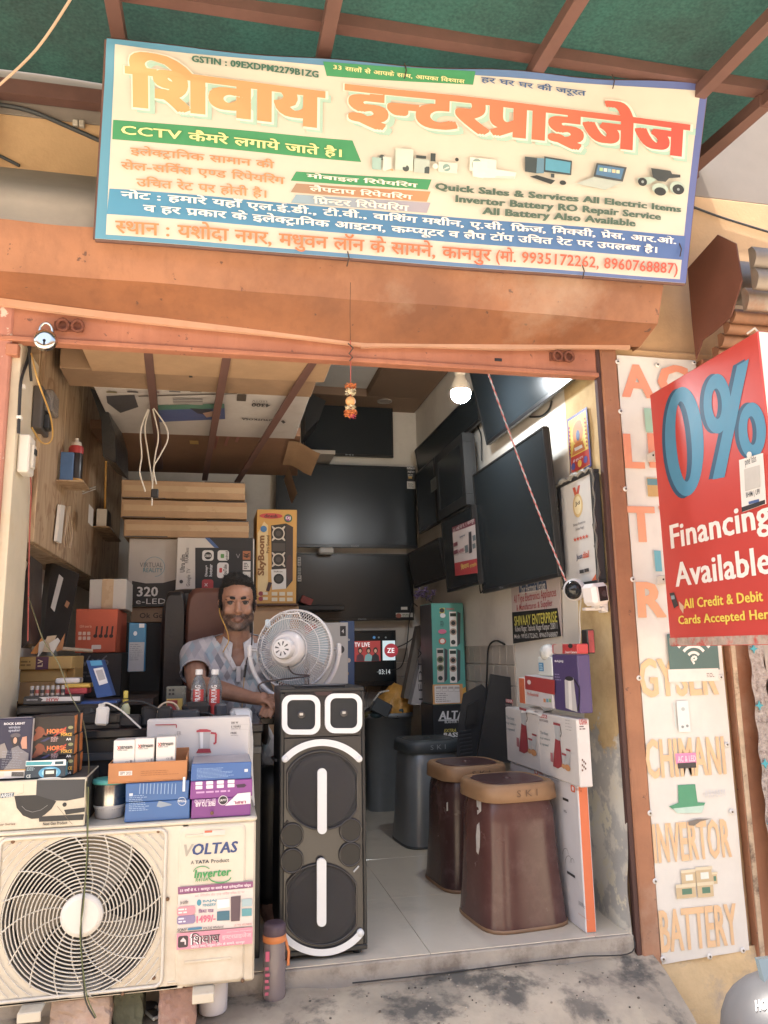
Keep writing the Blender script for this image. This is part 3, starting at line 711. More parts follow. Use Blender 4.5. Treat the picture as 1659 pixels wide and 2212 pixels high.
cs = [F.loc(*p) for p in ((232, 88), (1532, 182), (1480, 612), (205, 515))]
def bil(c, i, j): return (V(c[0]).lerp(V(c[1]), i)).lerp(V(c[3]).lerp(V(c[2]), i), j)
b = MB()
def bg_(i, j):
    p = bil(cs, i, j); s_ = -.010 * math.sin(PI * i) * (1 - j) + .004 * math.sin(i * 22) * (1 - j) ** 6
    return F.P(p[0], p[1] + s_, 0)
def bgb(i, j): return bg_(i, j) - F.n * .004
EDGE = gradm('#4f9cc0', '#5f6cb4', 0, 2.2)
b.grid(bg_, 90, 30, EDGE); b.grid(bgb, 40, 14, mat('#cfc9be', .7)); b.build('sheet', bn)
fr = MB(); fr.tube([bgb(i / 20, 0) - F.n * .01 for i in range(21)], .009, FR, 6); fr.tube([bgb(i / 20, 1) - F.n * .01 for i in range(21)], .009, FR, 6)
fr.tube([bgb(0, i / 8) - F.n * .01 for i in range(9)], .009, FR, 6); fr.tube([bgb(1, i / 8) - F.n * .01 for i in range(9)], .009, FR, 6); fr.build('frame', bn)
ci = [F.loc(*p) for p in ((250, 101), (1514, 195), (1467, 604), (229, 507))]
CREAM = mat('#d8d2c5', .45, var=.05, scale=3)
def cream(i, j):
    p = bil(ci, i, j); s_ = -.010 * math.sin(PI * i) * (1 - j); return F.P(p[0], p[1] + s_, F.e)
F.mb.grid(cream, 90, 30, CREAM); F.e += .0009
def long_poly(q, h, n=24):                              # 4 picture corners, cut along its length so that it follows the cloth
    c = [F.loc(*p) for p in q]; F.mb.grid(lambda i, j: F.P(*bil(c, i, j), F.e), n, 3, h if not isinstance(h, str) else ink(h)); F.e += F.step
long_poly(((237, 408), (1481, 510), (1475, 562), (231, 463)), gradm('#3d97c2', '#4c6bb2', 0, 2.2), 60)
GR = '#2f9a63'
long_poly(((245, 260), (762, 302), (781, 349), (243, 302)), GR)
long_poly(((698, 132), (1025, 157), (1020, 186), (706, 163)), GR)
long_poly(((640, 370), (932, 388), (924, 410), (628, 390)), GR); long_poly(((640, 396), (930, 414), (922, 436), (628, 415)), gradm('#a98a72', '#dc9258', .6, 1.25)); long_poly(((640, 420), (930, 438), (922, 460), (628, 438)), gradm('#8fb2c8', '#b4a2b4', .6, 1.25))
F.e += .0022; SH = '#a9d2c6'; TITLE = gradm('#d8ac6c', '#dd4a3c', .15, 2.0)
F.text('शिवाय', 279, 120, 714, 290, SH, .065); F.text('इन्टरप्राइजेज', 754, 156, 1498, 364, SH, .065)
F.text('शिवाय', 267, 109, 708, 284, '#efe9dc', .065); F.text('इन्टरप्राइजेज', 742, 145, 1492, 358, '#efe9dc', .065)
F.text('शिवाय', 270, 112, 702, 279, TITLE, .05); F.text('इन्टरप्राइजेज', 745, 148, 1486, 353, TITLE, .05)
F.text('GSTIN : 09EXDPM2279B1ZG', 414, 121, 688, 169, '#3d7566', .045)
F.text('33 सालों से आपके साथ, आपका विश्वास', 720, 138, 1001, 186, '#f1e9a0', .02)
F.text('हर घर घर की जरूरत', 1036, 166, 1263, 214, '#3f659c', .02)
F.text('CCTV कैमरे लगाये जाते है।', 262, 268, 738, 343, '#f3ec9a', .025)
TAN = '#d39058'
F.text('इलेक्ट्रानिक सामान की', 282, 316, 592, 370, TAN, .02); F.text('सेल-सर्विस एण्ड रिपेयरिंग', 262, 346, 615, 404, TAN, .02); F.text('उचित रेट पर होती है।', 295, 382, 575, 433, TAN, .02)
for t, q in (('मोबाइल रिपेयरिंग', (662, 373, 901, 408)), ('लैपटाप रिपेयरिंग', (668, 399, 890, 433)), ('प्रिन्टर रिपेयरिंग', (676, 423, 882, 458))): F.text(t, *q, '#f3f0e6', .03)
F.text('नोट : हमारे यहाँ एल.ई.डी., टी.वी., वाशिंग मशीन, ए.सी. फ्रिज, मिक्सी, प्रेस, आर.ओ.', 262, 411, 1457, 532, '#f4f3ee', .03)
F.text('व हर प्रकार के इलेक्ट्रानिक आइटम, कम्प्यूटर व लैप टॉप उचित रेट पर उपलब्ध है।', 310, 440, 1415, 553, '#f4f3ee', .03)
F.e += .001; PK = gradm('#dd8a48', '#dd4a34', .0, 2.1)
F.text('स्थान : यशोदा नगर, मधुवन लॉन के सामने, कानपुर', 250, 468, 1059, 575, PK, .02); F.text('(मो. 9935172262, 8960768887)', 1070, 534, 1458, 601, PK, .02)
DG = '#4c6a5c'
F.text('Quick Sales & Services All Electric Items', 938, 397, 1468, 463, DG, .05); F.text('Invertor Battery RO Repair Service', 982, 423, 1423, 482, DG, .05); F.text('All Battery Also Available', 1040, 449, 1367, 497, DG, .05)
# pictures of appliances
P_ = F.poly
for q, h in (((803, 341, 822, 369), '#9ec4c0'), ((806, 345, 820, 362), '#4f8a94'), ((826, 340, 844, 372), '#cfdcd6'), ((853, 322, 890, 372), '#c7dcd3'), ((858, 330, 870, 360), '#8fb8b2'), ((893, 345, 925, 378), '#b9cac4'), ((897, 338, 918, 346), '#39474b'), ((928, 334, 938, 352), '#39474b'), ((945, 352, 985, 378), '#d6ddd5'), ((915, 362, 925, 378), '#46565a'), ((832, 366, 848, 372), '#d9a876')):
    F.rect(*q, h); F.e -= F.step
for (u, v, r, h) in ((824, 342, 6, '#3e4a4c'), (836, 355, 7, '#7fb2b8'), (938, 362, 6, '#dfe6e0'), (962, 365, 8, '#7fa4a2'), (984, 348, 4, '#333c3e'), (875, 366, 7, '#4a5556')): F.ell(u, v, r, r, h); F.e -= F.step
F.e += F.step
F.rect(1012, 343, 1068, 377, '#dfe7df'); F.ell(1027, 360, 11, 14, '#88a6a4'); P_([(1018, 352), (1048, 352), (1050, 366), (1112, 376), (1108, 389), (1040, 388), (1018, 384)], '#e6ece4'); P_([(1050, 382), (1108, 384), (1107, 389), (1040, 388)], '#c2d4cf')
P_([(1130, 342), (1156, 345), (1154, 378), (1130, 374)], '#394a52'); P_([(1156, 345), (1172, 346), (1170, 378), (1154, 378)], '#5f8fae'); P_([(1171, 342), (1230, 352), (1228, 383), (1170, 375)], '#394a52'); P_([(1174, 346), (1227, 355), (1225, 379), (1173, 371)], '#4aa0c4'); P_([(1140, 385), (1155, 382), (1194, 394), (1185, 402)], '#2f3a3e'); F.rect(1185, 379, 1192, 388, '#394a52'); F.ell(1210, 399, 7, 5, '#2f3a3e')
P_([(1282, 357), (1347, 366), (1338, 397), (1275, 386)], '#47525a'); P_([(1285, 361), (1341, 369), (1334, 392), (1280, 382)], '#4d7fae'); P_([(1275, 387), (1338, 398), (1300, 415), (1238, 401)], '#b6c3bf')
for k in range(5): F.rect(1288 + k * 9, 367 + k * 1.2, 1295 + k * 9, 375 + k * 1.2, ('#a8cf9a', '#d8e4e0', '#8fc1d8', '#e0c9a0', '#c6d9c0')[k]); F.e -= F.step
F.e += F.step
P_([(1400, 367), (1443, 372), (1447, 379), (1465, 380), (1465, 386), (1440, 388), (1432, 396), (1415, 394), (1404, 386)], '#3d464b'); P_([(1370, 389), (1400, 386), (1412, 392), (1395, 402), (1376, 405)], '#a9c4bb'); F.ell(1381, 397, 10, 9, '#2e3438'); F.ell(1420, 411, 18, 12, '#b3c9c0'); F.ell(1420, 417, 13, 9, '#2e3438'); F.ell(1458, 408, 17, 14, '#b3c9c0'); F.ell(1460, 412, 13, 11, '#2e3438')
for u, v in ((1381, 397), (1460, 412)): F.ell(u, v, 3, 3, '#9aa8ad')
F.done(bn, 'printed_sheet')
for (u, v) in ((1322, 178), (1255, 588), (750, 560), (874, 155), (1466, 540)):
    a, c_ = F.loc(u, v); p = F.P(a, c_, .006); b = MB(); b.tube([p + V((0, 0, .03)), p + V((.004, -.006, .0)), p + V((-.003, -.003, -.03))], .0022, mat('#4a3a30', .8), 5); b.build('tie_wire', bn)

# ---------------------------------------------------------------- white vertical banner
wb_ = thing('vertical_banner', 'tall white list banner with pale orange words screwed to the pillar', 'banner', (1.73, -.01, -.1))
def wv(i, j):
    x0, x1 = 1.556 - .002 * j, 1.912 - .006 * j; return V((x0 + (x1 - x0) * i, -.0078 - .0009 * math.sin(j * 40 + i * 7) - .0006 * math.exp(-((j - 1) / .04) ** 2) * (1 + math.sin(i * 19)), 2.156 - j * (2.262 - .015 * i)))
b = MB(); b.grid(wv, 20, 120, mat('#dedbd4', .5, var=.08, scale=5)); b.build('sheet', wb_)
F = Face((0, -.0098, 0), (1, 0, 0), (0, 0, 1)); F.e = .0019
OL = gradm('#e8906c', '#e9b886', 1.9, -.2 + .9, 'Z'); OL2 = mat('#e6bd8b', .5, var=.1, scale=14)
F.text2('A', 1341, 1411, 788, 859, OL, .045); F.text2('C', 1420, 1488, 789, 862, OL, .045)
for t, u0, u1, a, c_ in (('L', 1347, 1390, 938, 1012), ('ED', 1400, 1490, 938, 1012), ('T', 1354, 1416, 1094, 1171), ('V', 1424, 1490, 1094, 1171), ('R', 1375, 1437, 1257, 1334), ('O', 1447, 1500, 1257, 1334)): F.text2(t, u0, u1, a, c_, OL, .045); F.e = .0019
for t, u0, u1, a, c_ in (('GYSER', 1380, 1550, 1421, 1504), ('CHIMANI', 1394, 1566, 1593, 1678), ('INVERTOR', 1410, 1578, 1773, 1859), ('BATTERY', 1424, 1593, 1958, 2049)): F.text2(t, u0, u1, a, c_, OL2, .04); F.e = .0019
z7 = lambda x, y: (1271.9 + x * .4127, 1299.6 + y * .4127)
F.poly([z7(*p) for p in ((465, 960), (555, 955), (568, 1050), (608, 1052), (592, 1090), (456, 1096), (418, 1072), (468, 1052))], '#3c9a70'); F.poly([z7(*p) for p in ((440, 1082), (604, 1066), (590, 1104), (462, 1108))], '#b9d9cc')
for q in ((480, 1405, 560, 1475), (555, 1390, 645, 1468), (640, 1415, 672, 1475), (452, 1480, 560, 1545), (562, 1470, 652, 1540)):
    a0, a1 = z7(q[0], q[1]), z7(q[2], q[3]); F.rect(*a0, *a1, '#ccb489'); m0 = z7(q[0] + (q[2] - q[0]) * .3, q[1] + (q[3] - q[1]) * .35); m1 = z7(q[0] + (q[2] - q[0]) * .8, q[1] + (q[3] - q[1]) * .75); F.rect(*m0, *m1, '#4c8068' if q[0] % 3 else '#dfe8df'); F.rect(*z7(q[0], q[1]), *z7(q[2], q[1] + 9), '#e0d2b0')
F.rect(*z7(440, 525), *z7(455, 660), '#bfd6d3'); F.rect(*z7(455, 520), *z7(530, 680), '#dfe4e4'); F.ell(*z7(490, 562), 4, 4, '#b3bcbc'); F.ell(*z7(488, 655), 3, 3, '#8d9494'); F.ell(*z7(512, 650), 3, 3, '#8d9494')
F.e = .003
# torn pink sticker, scrape, pictures half hidden by the red sign
F.rect(*z7(450, 795), *z7(562, 845), '#e784b8'); F.text2('AC & LED', 1463, 1502, 1632, 1645, '#f0d8e2', .02); F.rect(*z7(462, 845), *z7(560, 868), '#3a3438')
F.poly([z7(*p) for p in ((518, 1150), (560, 1138), (640, 1134), (580, 1150), (548, 1172), (520, 1170))], '#7b726a')
z5 = lambda x, y: (1050.7 + x * .375, 608.3 + y * .375)
F.rect(*z5(905, 730), *z5(985, 870), '#9dc9b4'); F.rect(*z5(920, 1130), *z5(1000, 1240), '#c9a25a'); F.rect(*z5(922, 1135), *z5(1000, 1175), '#5b8f9c'); F.rect(*z5(962, 1550), *z5(1010, 1670), '#5fb0c4')
F.text2('ARHAM', 1520, 1565, 1706, 1722, '#d5d5d8', 0)
# dark green contactless pay sticker
F.rect(*z7(405, 170), *z7(682, 355), '#4e6f6c'); F.rect(*z7(410, 355), *z7(680, 414), '#e9dfd9'); F.lines(*z7(612, 372), *z7(660, 396), 3, '#8a8078')
for k, (r, w_) in enumerate(((96, 17), (62, 15), (32, 13))):
    pts = [z7(545 + r * 1.05 * math.cos(t), 300 - r * 1.08 * math.sin(t)) for t in [PI * (.2 + .6 * q / 10) for q in range(11)]]; F.line(pts, .0125 - k * .001, '#efece8')
F.line([z7(548, 326), z7(532, 300), z7(545, 286), z7(560, 292), z7(552, 306), z7(536, 304)], .008, '#efece8')
F.done(wb_, 'print')
for p in (z5(755, 462), z5(985, 480), z5(1195, 468), z5(772, 748), z5(800, 1195), z5(842, 1715), z7(262, 400), z7(690, 396), z7(320, 1107), z7(748, 1100), z7(347, 1463), z7(722, 748), z7(632, 1857), z7(806, 1825), z7(388, 1870)):
    c = at(*p, -.0135); b = MB(); b.lathe([(.010, 0), (.010, .002), (.006, .004)], c, mat('#e4e2de', .4), 14, axis=(0, -1, 0)); b.lathe([(.004, .004), (.004, .0055)], c, mat('#6d6660', .4, .8), 8, axis=(0, -1, 0)); b.build('screw', wb_)

# ---------------------------------------------------------------- red finance sign standing out from the pillar
SX = 1.632
rs = thing('projecting_sign', 'red box sign reading 0% financing available, standing out from the pillar', 'sign', (SX + .03, -.4, .98))
p0 = atx(1405, 856, SX); zt, zb = 1.962, .995; ya, yb = -.098, -.72
RED = mat('#d2352c', .4, var=.06, scale=3)
b = MB(); b.box(SX, SX + .07, yb, ya, zb, zt, RED, .004, sides={'F': mat('#e6e0d8', .5), 'D': mat('#b9a193', .7)}); b.build('box', rs)
b = MB(); b.box(SX - .0012, SX - .0002, yb, ya, zb + .002, zb + .03, mat('#bfa99c', .8, var=.3, scale=30, stain='#d2352c', samt=.9, sscale=25), .0002); b.build('faded_edge', rs)
for v in (980, 1254):
    c = atx(1408, v, SX); b = MB(); b.box(SX + .02, SX + .055, ya, -.012, c.z - .016, c.z + .016, mat('#d9d4cc', .5, .2, var=.1), .002); b.lathe([(.004, 0), (.004, .003)], (SX + .02, -.06, c.z), BLACK, 8, axis=(-1, 0, 0)); b.build('bracket', rs)
F = leftface(SX); BLU = '#3d93bd'; BLD = '#1d567c'
F.ring(1468, 957, 41, 122, 15, 88, BLD); F.ring(1477, 953, 44, 121, 17, 90, BLU)
for du, h in ((-9, BLD), (0, BLU)):
    F.ring(1549 + du, 872, 31, 66, 11, 34, h); F.ring(1625 + du, 930, 31, 62, 10, 32, h)
    F.poly([(1593 + du, 790), (1619 + du, 775), (1566 + du, 1031), (1540 + du, 1036)], h)
F.text2('Financing', 1447, 1668, 1104, 1180, '#f4f1ee', .03); F.text2('Available', 1457, 1668, 1196, 1254, '#f4f1ee', .03)
F.text2('All Credit & Debit', 1477, 1650, 1284, 1307, '#f2da2e', .035); F.text2('Cards Accepted Here', 1466, 1676, 1322, 1349, '#f2da2e', .035)
F.poly([z5(*p) for p in ((1058, 1795), (1085, 1790), (1110, 1865), (1085, 1882))], '#33363c'); F.rect2(*[q for q in (z5(1068, 0)[0], z5(1088, 0)[0], z5(0, 1808)[1], z5(0, 1830)[1])], '#8fa6b4')
F.poly([z5(*p) for p in ((1112, 1840), (1142, 1870), (1138, 1912), (1118, 1880))], '#e0bfa0')
F.done(rs, 'print')
b = MB(); c = atx(1650, 722, SX); b.tube([(SX + .02, yb + .02, zt), (SX, yb + .01, zt + .012), (SX - .005, yb + .04, zt + .006)], .004, mat('#cfc9c0', .6), 5); b.build('tie', rs)
# payment card hanging on the sign (its code left blank)
pc = thing('payment_card', 'white payment card with black foot hanging on the red sign', 'card', tuple(atx(1628, 1105, SX - .006)))
Fc = leftface(SX - .006); q = [Fc.loc(*p) for p in (z5(1455, 1028), z5(1588, 988), z5(1606, 1280), z5(1472, 1328))]
b = MB(); b.prism([Fc.P(*p, 0) for p in q], Fc.n * -.004, mat('#ebe9e6', .4, var=.03)); b.build('card', pc)
Fc.poly([z5(*p) for p in ((1471, 1300), (1606, 1256), (1606, 1280), (1472, 1328))], '#2b2b30'); Fc.text('pine labs', *z5(1488, 1018), *z5(1558, 1050), '#3c4a50', .0); Fc.poly([z5(*p) for p in ((1486, 1082), (1576, 1056), (1580, 1182), (1492, 1208))], '#c9c7c4')
Fc.text('BHIM | UPI', *z5(1496, 1216), *z5(1578, 1232), '#5a6066', .01); Fc.poly([z5(*p) for p in ((1512, 1268), (1572, 1252), (1574, 1268), (1514, 1284))], '#4a6aa8'); Fc.done(pc, 'print')
b = MB(); c = Fc.P(*Fc.loc(*z5(1518, 998)), .001); b.lathe([(.010, 0), (.010, .003)], c, mat('#e8e6e2', .5), 14, axis=Fc.n); b.build('hook', pc)
# ================================================================ inside: televisions
SCR = mat('#162229', .27, var=0); BEZ = mat('#131417', .3, var=.1); TVB = mat('#1d1f22', .6, var=.1)
def tv(label, o, ax, ay, w_, h_, bez=.012, t=.045, screen=SCR, chin=.018, brand=None, stick=None, bezm=BEZ, cat='television', frames=True):
    o, ax, ay = V(o), V(ax).normalized(), V(ay).normalized(); n = ax.cross(ay).normalized()
    X = Matrix((( ax.x, -n.x, ay.x, o.x), (ax.y, -n.y, ay.y, o.y), (ax.z, -n.z, ay.z, o.z), (0, 0, 0, 1)))   # local x right, y inward, z up
    T = thing('television', label, cat, tuple(o + ax * w_ / 2))
    b = MB(); b.box(0, w_, 0, t * .55, 0, chin, bezm, .002, X); b.box(0, w_, 0, t * .55, h_ - bez, h_, bezm, .002, X)
    b.box(0, bez, 0, t * .55, chin, h_ - bez, bezm, .002, X); b.box(w_ - bez, w_, 0, t * .55, chin, h_ - bez, bezm, .002, X); b.build('bezel', T)
    b = MB(); b.box(bez, w_ - bez, .003, .012, chin, h_ - bez, screen, .0003, X); b.build('screen', T)
    b = MB(); b.box(.003, w_ - .003, t * .3, t * .75, .003, h_ - .003, TVB, .004, X); b.box(w_ * .15, w_ * .85, t * .75, t, h_ * .1, h_ * .7, TVB, .01, X); b.build('back_cover', T)
    b = MB(); b.box(w_ * .42, w_ * .58, t, t + .06, h_ * .3, h_ * .6, mat('#2b2b2b', .5, .5), .002, X); b.build('wall_bracket', T)
    F = Face(o, ax, ay, lift=.0006)
    if brand:
        x_ = brand[1] if len(brand) > 1 else .5
        vs = (w_ * x_ - .03, chin * .8, w_ * x_ + .03, chin * .25); F.loc_ = F.loc; F.loc = lambda a, c: (a, c); F.text(brand[0], *vs, '#aab0b4', .01); F.loc = F.loc_
    return T, F
def back(u0, v0, u1, v1, y, label, **k):
    x0, x1, z0, z1 = rect(u0, v0, u1, v1, y); return tv(label, (x0, y, z0), (1, 0, 0), (0, 0, 1), x1 - x0, z1 - z0, **k)
T, F = back(657, 871, 849, 985, 2.76, 'dark wall television high on the back wall above the largest one', brand=('MI', .5)); F.done(T)
T, F = back(596, 1004, 900, 1183, 2.74, 'largest dark television on the back wall with white energy stickers', brand=('SONY', .55), chin=.022)
F.rect(879, 1006, 897, 1014, '#e2e2e0'); F.text('SONY', 880, 1007, 896, 1013, '#202428', .03); F.rect(879, 1014, 897, 1057, '#20262a'); F.text('NEW', 881, 1017, 896, 1022, '#e4e4e4', .02); F.lines(881, 1024, 896, 1030, 2, '#c9c9c9'); F.rect(882, 1029, 890, 1034, '#c9a24a'); F.rect(879, 1040, 897, 1056, '#d8d8d4'); F.lines(881, 1043, 895, 1054, 5, '#6e6e70'); F.done(T, 'print')
T, F = back(640, 1196, 893, 1341, 2.74, 'television under the largest one with a label strip down its left edge', brand=('iFFALCON', .55), chin=.02)
F.rect(643, 1203, 650, 1222, '#d0d2d0'); F.rect(643, 1226, 650, 1242, '#aab0ae'); F.rect(643, 1243, 651, 1256, '#dcdcd8'); F.lines(644, 1204, 650, 1255, 9, '#7f8486'); F.rect(866, 1311, 880, 1317, '#dcdcd8'); F.rect(855, 1324, 892, 1333, '#d8d8d2'); F.ell(861, 1330, 6, 5, '#b0604a'); F.lines(869, 1326, 890, 1332, 2, '#6f8a5a'); F.done(T, 'print')
b = MB(); x0, x1, z0, z1 = rect(689, 1182, 722, 1196, 2.66); b.box(x0, x1, 2.66, 2.75, z0, z1, mat('#e2e0dc', .4, var=.04), .012); b.build('router', label='small white rounded router on top of the lower back wall television', cat='router')
# the small television that is switched on
T, F = back(757, 1362, 856, 1482, 2.70, 'small switched on television with a news tile and the time 03:14', chin=.03)
def em(h, s=.55): return mat(h, .4, var=0, emit=s * .35)
F.rect(761, 1385, 822, 1428, em('#b0302e')); F.text('TV LIVE', 766, 1388, 799, 1397, em('#f2eeee', .7), .02); F.rect(826, 1384, 854, 1426, em('#cfe6ee', .7)); F.ell(845, 1405, 15, 15, em('#b8283a')); F.text('ZE', 836, 1400, 852, 1410, em('#ffffff', .8), .02)
for u, h in ((778, '#5b3540'), (796, '#7fb6b8'), (811, '#2b2a30')):
    F.poly([(u - 9, 1428), (u + 9, 1428), (u + 7, 1416), (u, 1411), (u - 7, 1416)], em(h, .4)); F.ell(u, 1405, 5, 7, em('#332826', .3)); F.ell(u, 1406, 3, 4, em('#c9977c', .5))
F.text('03:14', 818, 1446, 843, 1456, em('#cfd8dc', .7), .0); F.ell(808, 1377, 3, 3, em('#3a86c8')); F.ell(818, 1377, 2, 2, em('#6b7a80', .4)); F.ell(833, 1377, 2, 2, em('#6b7a80', .4)); F.lines(814, 1450, 818, 1453, 1, '#99aaaa'); F.done(T, 'screen_picture')
# right wall
def wall(u_far, u_near, vn_t, vn_b, x, label, tilt=0, **k):
    """on the right wall: u of far and near edge, near edge top/bottom v, plane x"""
    a = atx(u_far, (vn_t + vn_b) / 2, x); c = atx(u_near, vn_t, x); d = atx(u_near, vn_b, x)
    h_ = c.z - d.z; ay = V((-math.sin(tilt), 0, math.cos(tilt)))
    return tv(label, (x, a.y, d.z), (0, -1, 0), ay, a.y - d.y, h_ / math.cos(tilt), **k)
T, F = wall(1034, 1206, 908, 1246, 1.375, 'big dark television nearest the door on the right wall', tilt=.05, brand=('Tx', .3)); F.done(T)
T, F = tv('dark television high on the right wall near the door, tilted down', (1.40, 1.12, 2.075), (0, -1, 0), (-.2, 0, 1), 1.06, .6, brand=None)
T, F = wall(900, 1036, 838, 909, 1.40, 'dark television high up in the far right corner', tilt=.14)
T, F = wall(944, 1008, 929, 1090, 1.33, 'old thick television with a wide frame in the middle of the right wall', tilt=.03, bez=.05, t=.10, chin=.06, bezm=mat('#202428', .5, var=.1))
T, F = wall(902, 944, 985, 1130, 1.385, 'narrow dark television beside the back corner with a paper label', tilt=.03); F.rect(930, 1038, 946, 1054, '#7d8484'); F.lines(932, 1041, 945, 1052, 4, '#4c5254'); F.done(T, 'print')
T, F = wall(893, 964, 1160, 1249, 1.36, 'low mirror bright television near the back corner, tilted forward', tilt=.18)
T, F = wall(962, 1034, 1085, 1262, 1.345, 'dark television with a shop poster stuck on its screen', tilt=.06)
z8 = lambda x, y: (873.7 + x * .24, 829.5 + y * .24)
F.poly([z8(*p) for p in ((430, 1290), (635, 1210), (660, 1700), (458, 1728))], '#ded3d6')
F.poly([z8(*p) for p in ((430, 1290), (635, 1210), (638, 1262), (433, 1338))], '#7d3046'); F.text('33 वर्षों से नं. 1 कानपुर', *z8(438, 1300), *z8(630, 1250), '#e8dfe2', .02)
F.poly([z8(*p) for p in ((452, 1612), (655, 1570), (660, 1700), (458, 1728))], '#c73a45'); F.text2('शिवाय', *(z8(508, 0)[0], z8(582, 0)[0], z8(0, 1608)[1], z8(0, 1662)[1]), '#f0d860', .03); F.text2('इण्टरप्राइजेज', *(z8(590, 0)[0], z8(652, 0)[0], z8(0, 1608)[1], z8(0, 1650)[1]), '#f0d860', .02)
F.poly([z8(*p) for p in ((580, 1335), (605, 1325), (612, 1515), (585, 1525))], '#3a3540'); F.text2('1499/-', *(z8(488, 0)[0], z8(545, 0)[0], z8(0, 1480)[1], z8(0, 1520)[1]), '#b04a6a', .03); F.text2('BAJAJ', *(z8(500, 0)[0], z8(548, 0)[0], z8(0, 1362)[1], z8(0, 1378)[1]), '#2f5f80', .03)
for q in ((445, 1425, 482, 1460), (445, 1495, 485, 1530), (548, 1450, 578, 1518), (618, 1360, 645, 1410), (618, 1435, 645, 1480)): F.rect2(z8(q[0], 0)[0], z8(q[2], 0)[0], z8(0, q[1])[1], z8(0, q[3])[1], '#8d4a5a' if q[0] < 500 else '#6f7f88')
F.done(T, 'poster')
for k, (pts, r) in enumerate((((z8(655, 250), z8(660, 380), z8(690, 470), z8(695, 690)), .004), ((z8(1130, 296), z8(1230, 290), z8(1300, 230), z8(1325, 150)), .005), ((z8(745, 1770), z8(715, 1830), z8(685, 1880), z8(672, 1760)), .003))):
    cable('tv_lead', ('lead hanging between two televisions on the right wall', 'curved lead on the white wall above the biggest right wall television', 'thin lead dangling under the poster television')[k], [atx(*p, 1.462) for p in pts], r, WIREB)
cable('tv_lead', 'pair of leads under the lower back wall television', [at(746, 1340, 2.84), at(760, 1365, 2.84), at(790, 1400, 2.84)], .004, WIREB)
cable('tv_lead', 'lead looping down right of the switched on television', [at(855, 1400, 2.8), at(880, 1388, 2.75), at(895, 1375, 2.75)], .004, WIREB)
cable('tv_lead', 'long lead hanging beside the leaning cartons', [at(902, 1310, 2.6), at(890, 1305, 2.6), at(884, 1340, 2.6), at(878, 1400, 2.6), at(866, 1440, 2.6), at(842, 1448, 2.6)], .004, WIREB)
cable('tv_lead', 'black lead lying along the top of the wall tiles', [atx(1090, 1392, 1.455), atx(1070, 1384, 1.455), atx(1055, 1400, 1.455), atx(1052, 1450, 1.455), atx(1050, 1500, 1.455)], .005, WIREB)

# ---------------------------------------------------------------- lit bulb, garland, twisted flex
c = at(995, 850, .62); bl = thing('light_bulb', 'lit white bulb hanging just inside the lintel', 'bulb', (c.x, c.y, c.z - .05))
b = MB(); b.ball(c, (.047, .047, .046), mat('#f4fbff', .4, var=0, emit=110.), 24, 14); b.build('globe', bl)
b = MB(); b.lathe([(.046, -.0), (.042, .03), (.025, .065), (.02, .078)], c + V((0, 0, .012)), mat('#e6e4e0', .4, var=.03), 24); b.build('collar', bl)
b = MB(); b.lathe([(.019, .087), (.026, .092), (.026, .118), (.02, .125)], c, mat('#dedbd4', .5), 20); b.tube([c + V((0, 0, .12)), c + V((0, .0, .3)), V((c.x, c.y, 2.86))], .004, mat('#d8d4cc', .5), 6); b.build('holder', bl)
gx = at(757, 860, -.04); gl = thing('flower_charm', 'hanging charm of marigolds, white flowers and a lemon on a red thread', 'garland', tuple(at(757, 905, -.04)))
b = MB(); b.tube([at(757, 735, -.05), at(758, 775, -.045), at(757, 830, -.04), at(757, 900, -.04)], .0016, mat('#c04a40', .8), 5); b.tube([at(757, 610, -.285), at(756, 680, -.24), at(757, 735, -.05)], .001, mat('#3a302a', .8), 5); b.build('thread', gl)
b = MB(); b.tube([at(752, 742, -.05), at(763, 752, -.055), at(754, 764, -.05), at(762, 772, -.05), at(755, 780, -.05)], .003, mat('#5a4a40', .9), 5); b.build('knot', gl)
def petals(c, r, h_, n, m, nm):
    rnd = random.Random(int(c.z * 1000)); b = MB()
    for k in range(n):
        a = rnd.uniform(0, 2 * PI); q = rnd.uniform(.35, 1); d = V((math.cos(a), math.sin(a), 0)); p = c + d * r * q + V((0, 0, rnd.uniform(-h_, h_))); t = d.cross(V((0, 0, 1)))
        s_ = r * .28; up_ = V((d.x * .3, d.y * .3, rnd.uniform(-.8, .8))).normalized()
        b.add([p - t * s_, p + d * s_ * 1.4 - up_ * s_ * .3, p + t * s_, p - d * s_ * .5 + up_ * s_], [[0, 1, 2, 3]], m)
    b.build(nm, gl)
MG = mat('#dd7a26', .7, var=.3, scale=90); WF = mat('#e9ddba', .7, var=.15, scale=90)
petals(at(757, 834, -.04), .019, .008, 90, MG, 'marigold'); petals(at(757, 847, -.04), .018, .008, 90, WF, 'white_flower'); petals(at(757, 882, -.04), .019, .008, 90, WF, 'white_flower'); petals(at(757, 893, -.04), .021, .01, 110, MG, 'marigold')
petals(at(761, 900, -.045), .012, .006, 30, mat('#c9306a', .6), 'pink_flower')
b = MB(); b.ball(at(757, 867, -.04), (.0185, .0185, .0185), mat('#dba05a', .5, var=.1), 18, 12); b.build('lemon', gl)
P0, P1 = at(1052, 798, .02), at(1222, 1255, -.06); n = 150
for nm, ph, m, lb in (('flex', 0, mat('#c65a58', .5, var=0), 'red strand of the twisted flex slanting across the right televisions'), ('flex', PI, mat('#a9b2b6', .5, var=0), 'grey strand of the twisted flex slanting across the right televisions')):
    pts = []
    for i in range(n + 1):
        t = i / n; p = P0.lerp(P1, t) + V((0, 0, -.02 * math.sin(PI * t))); a = t * 2 * PI * 17 + ph
        pts.append(p + V((math.cos(a) * .0023, math.sin(a) * .0023, 0)))
    b = MB(); b.tube(pts, .0021, m, 5); b.build(nm, label=lb, cat='cable')

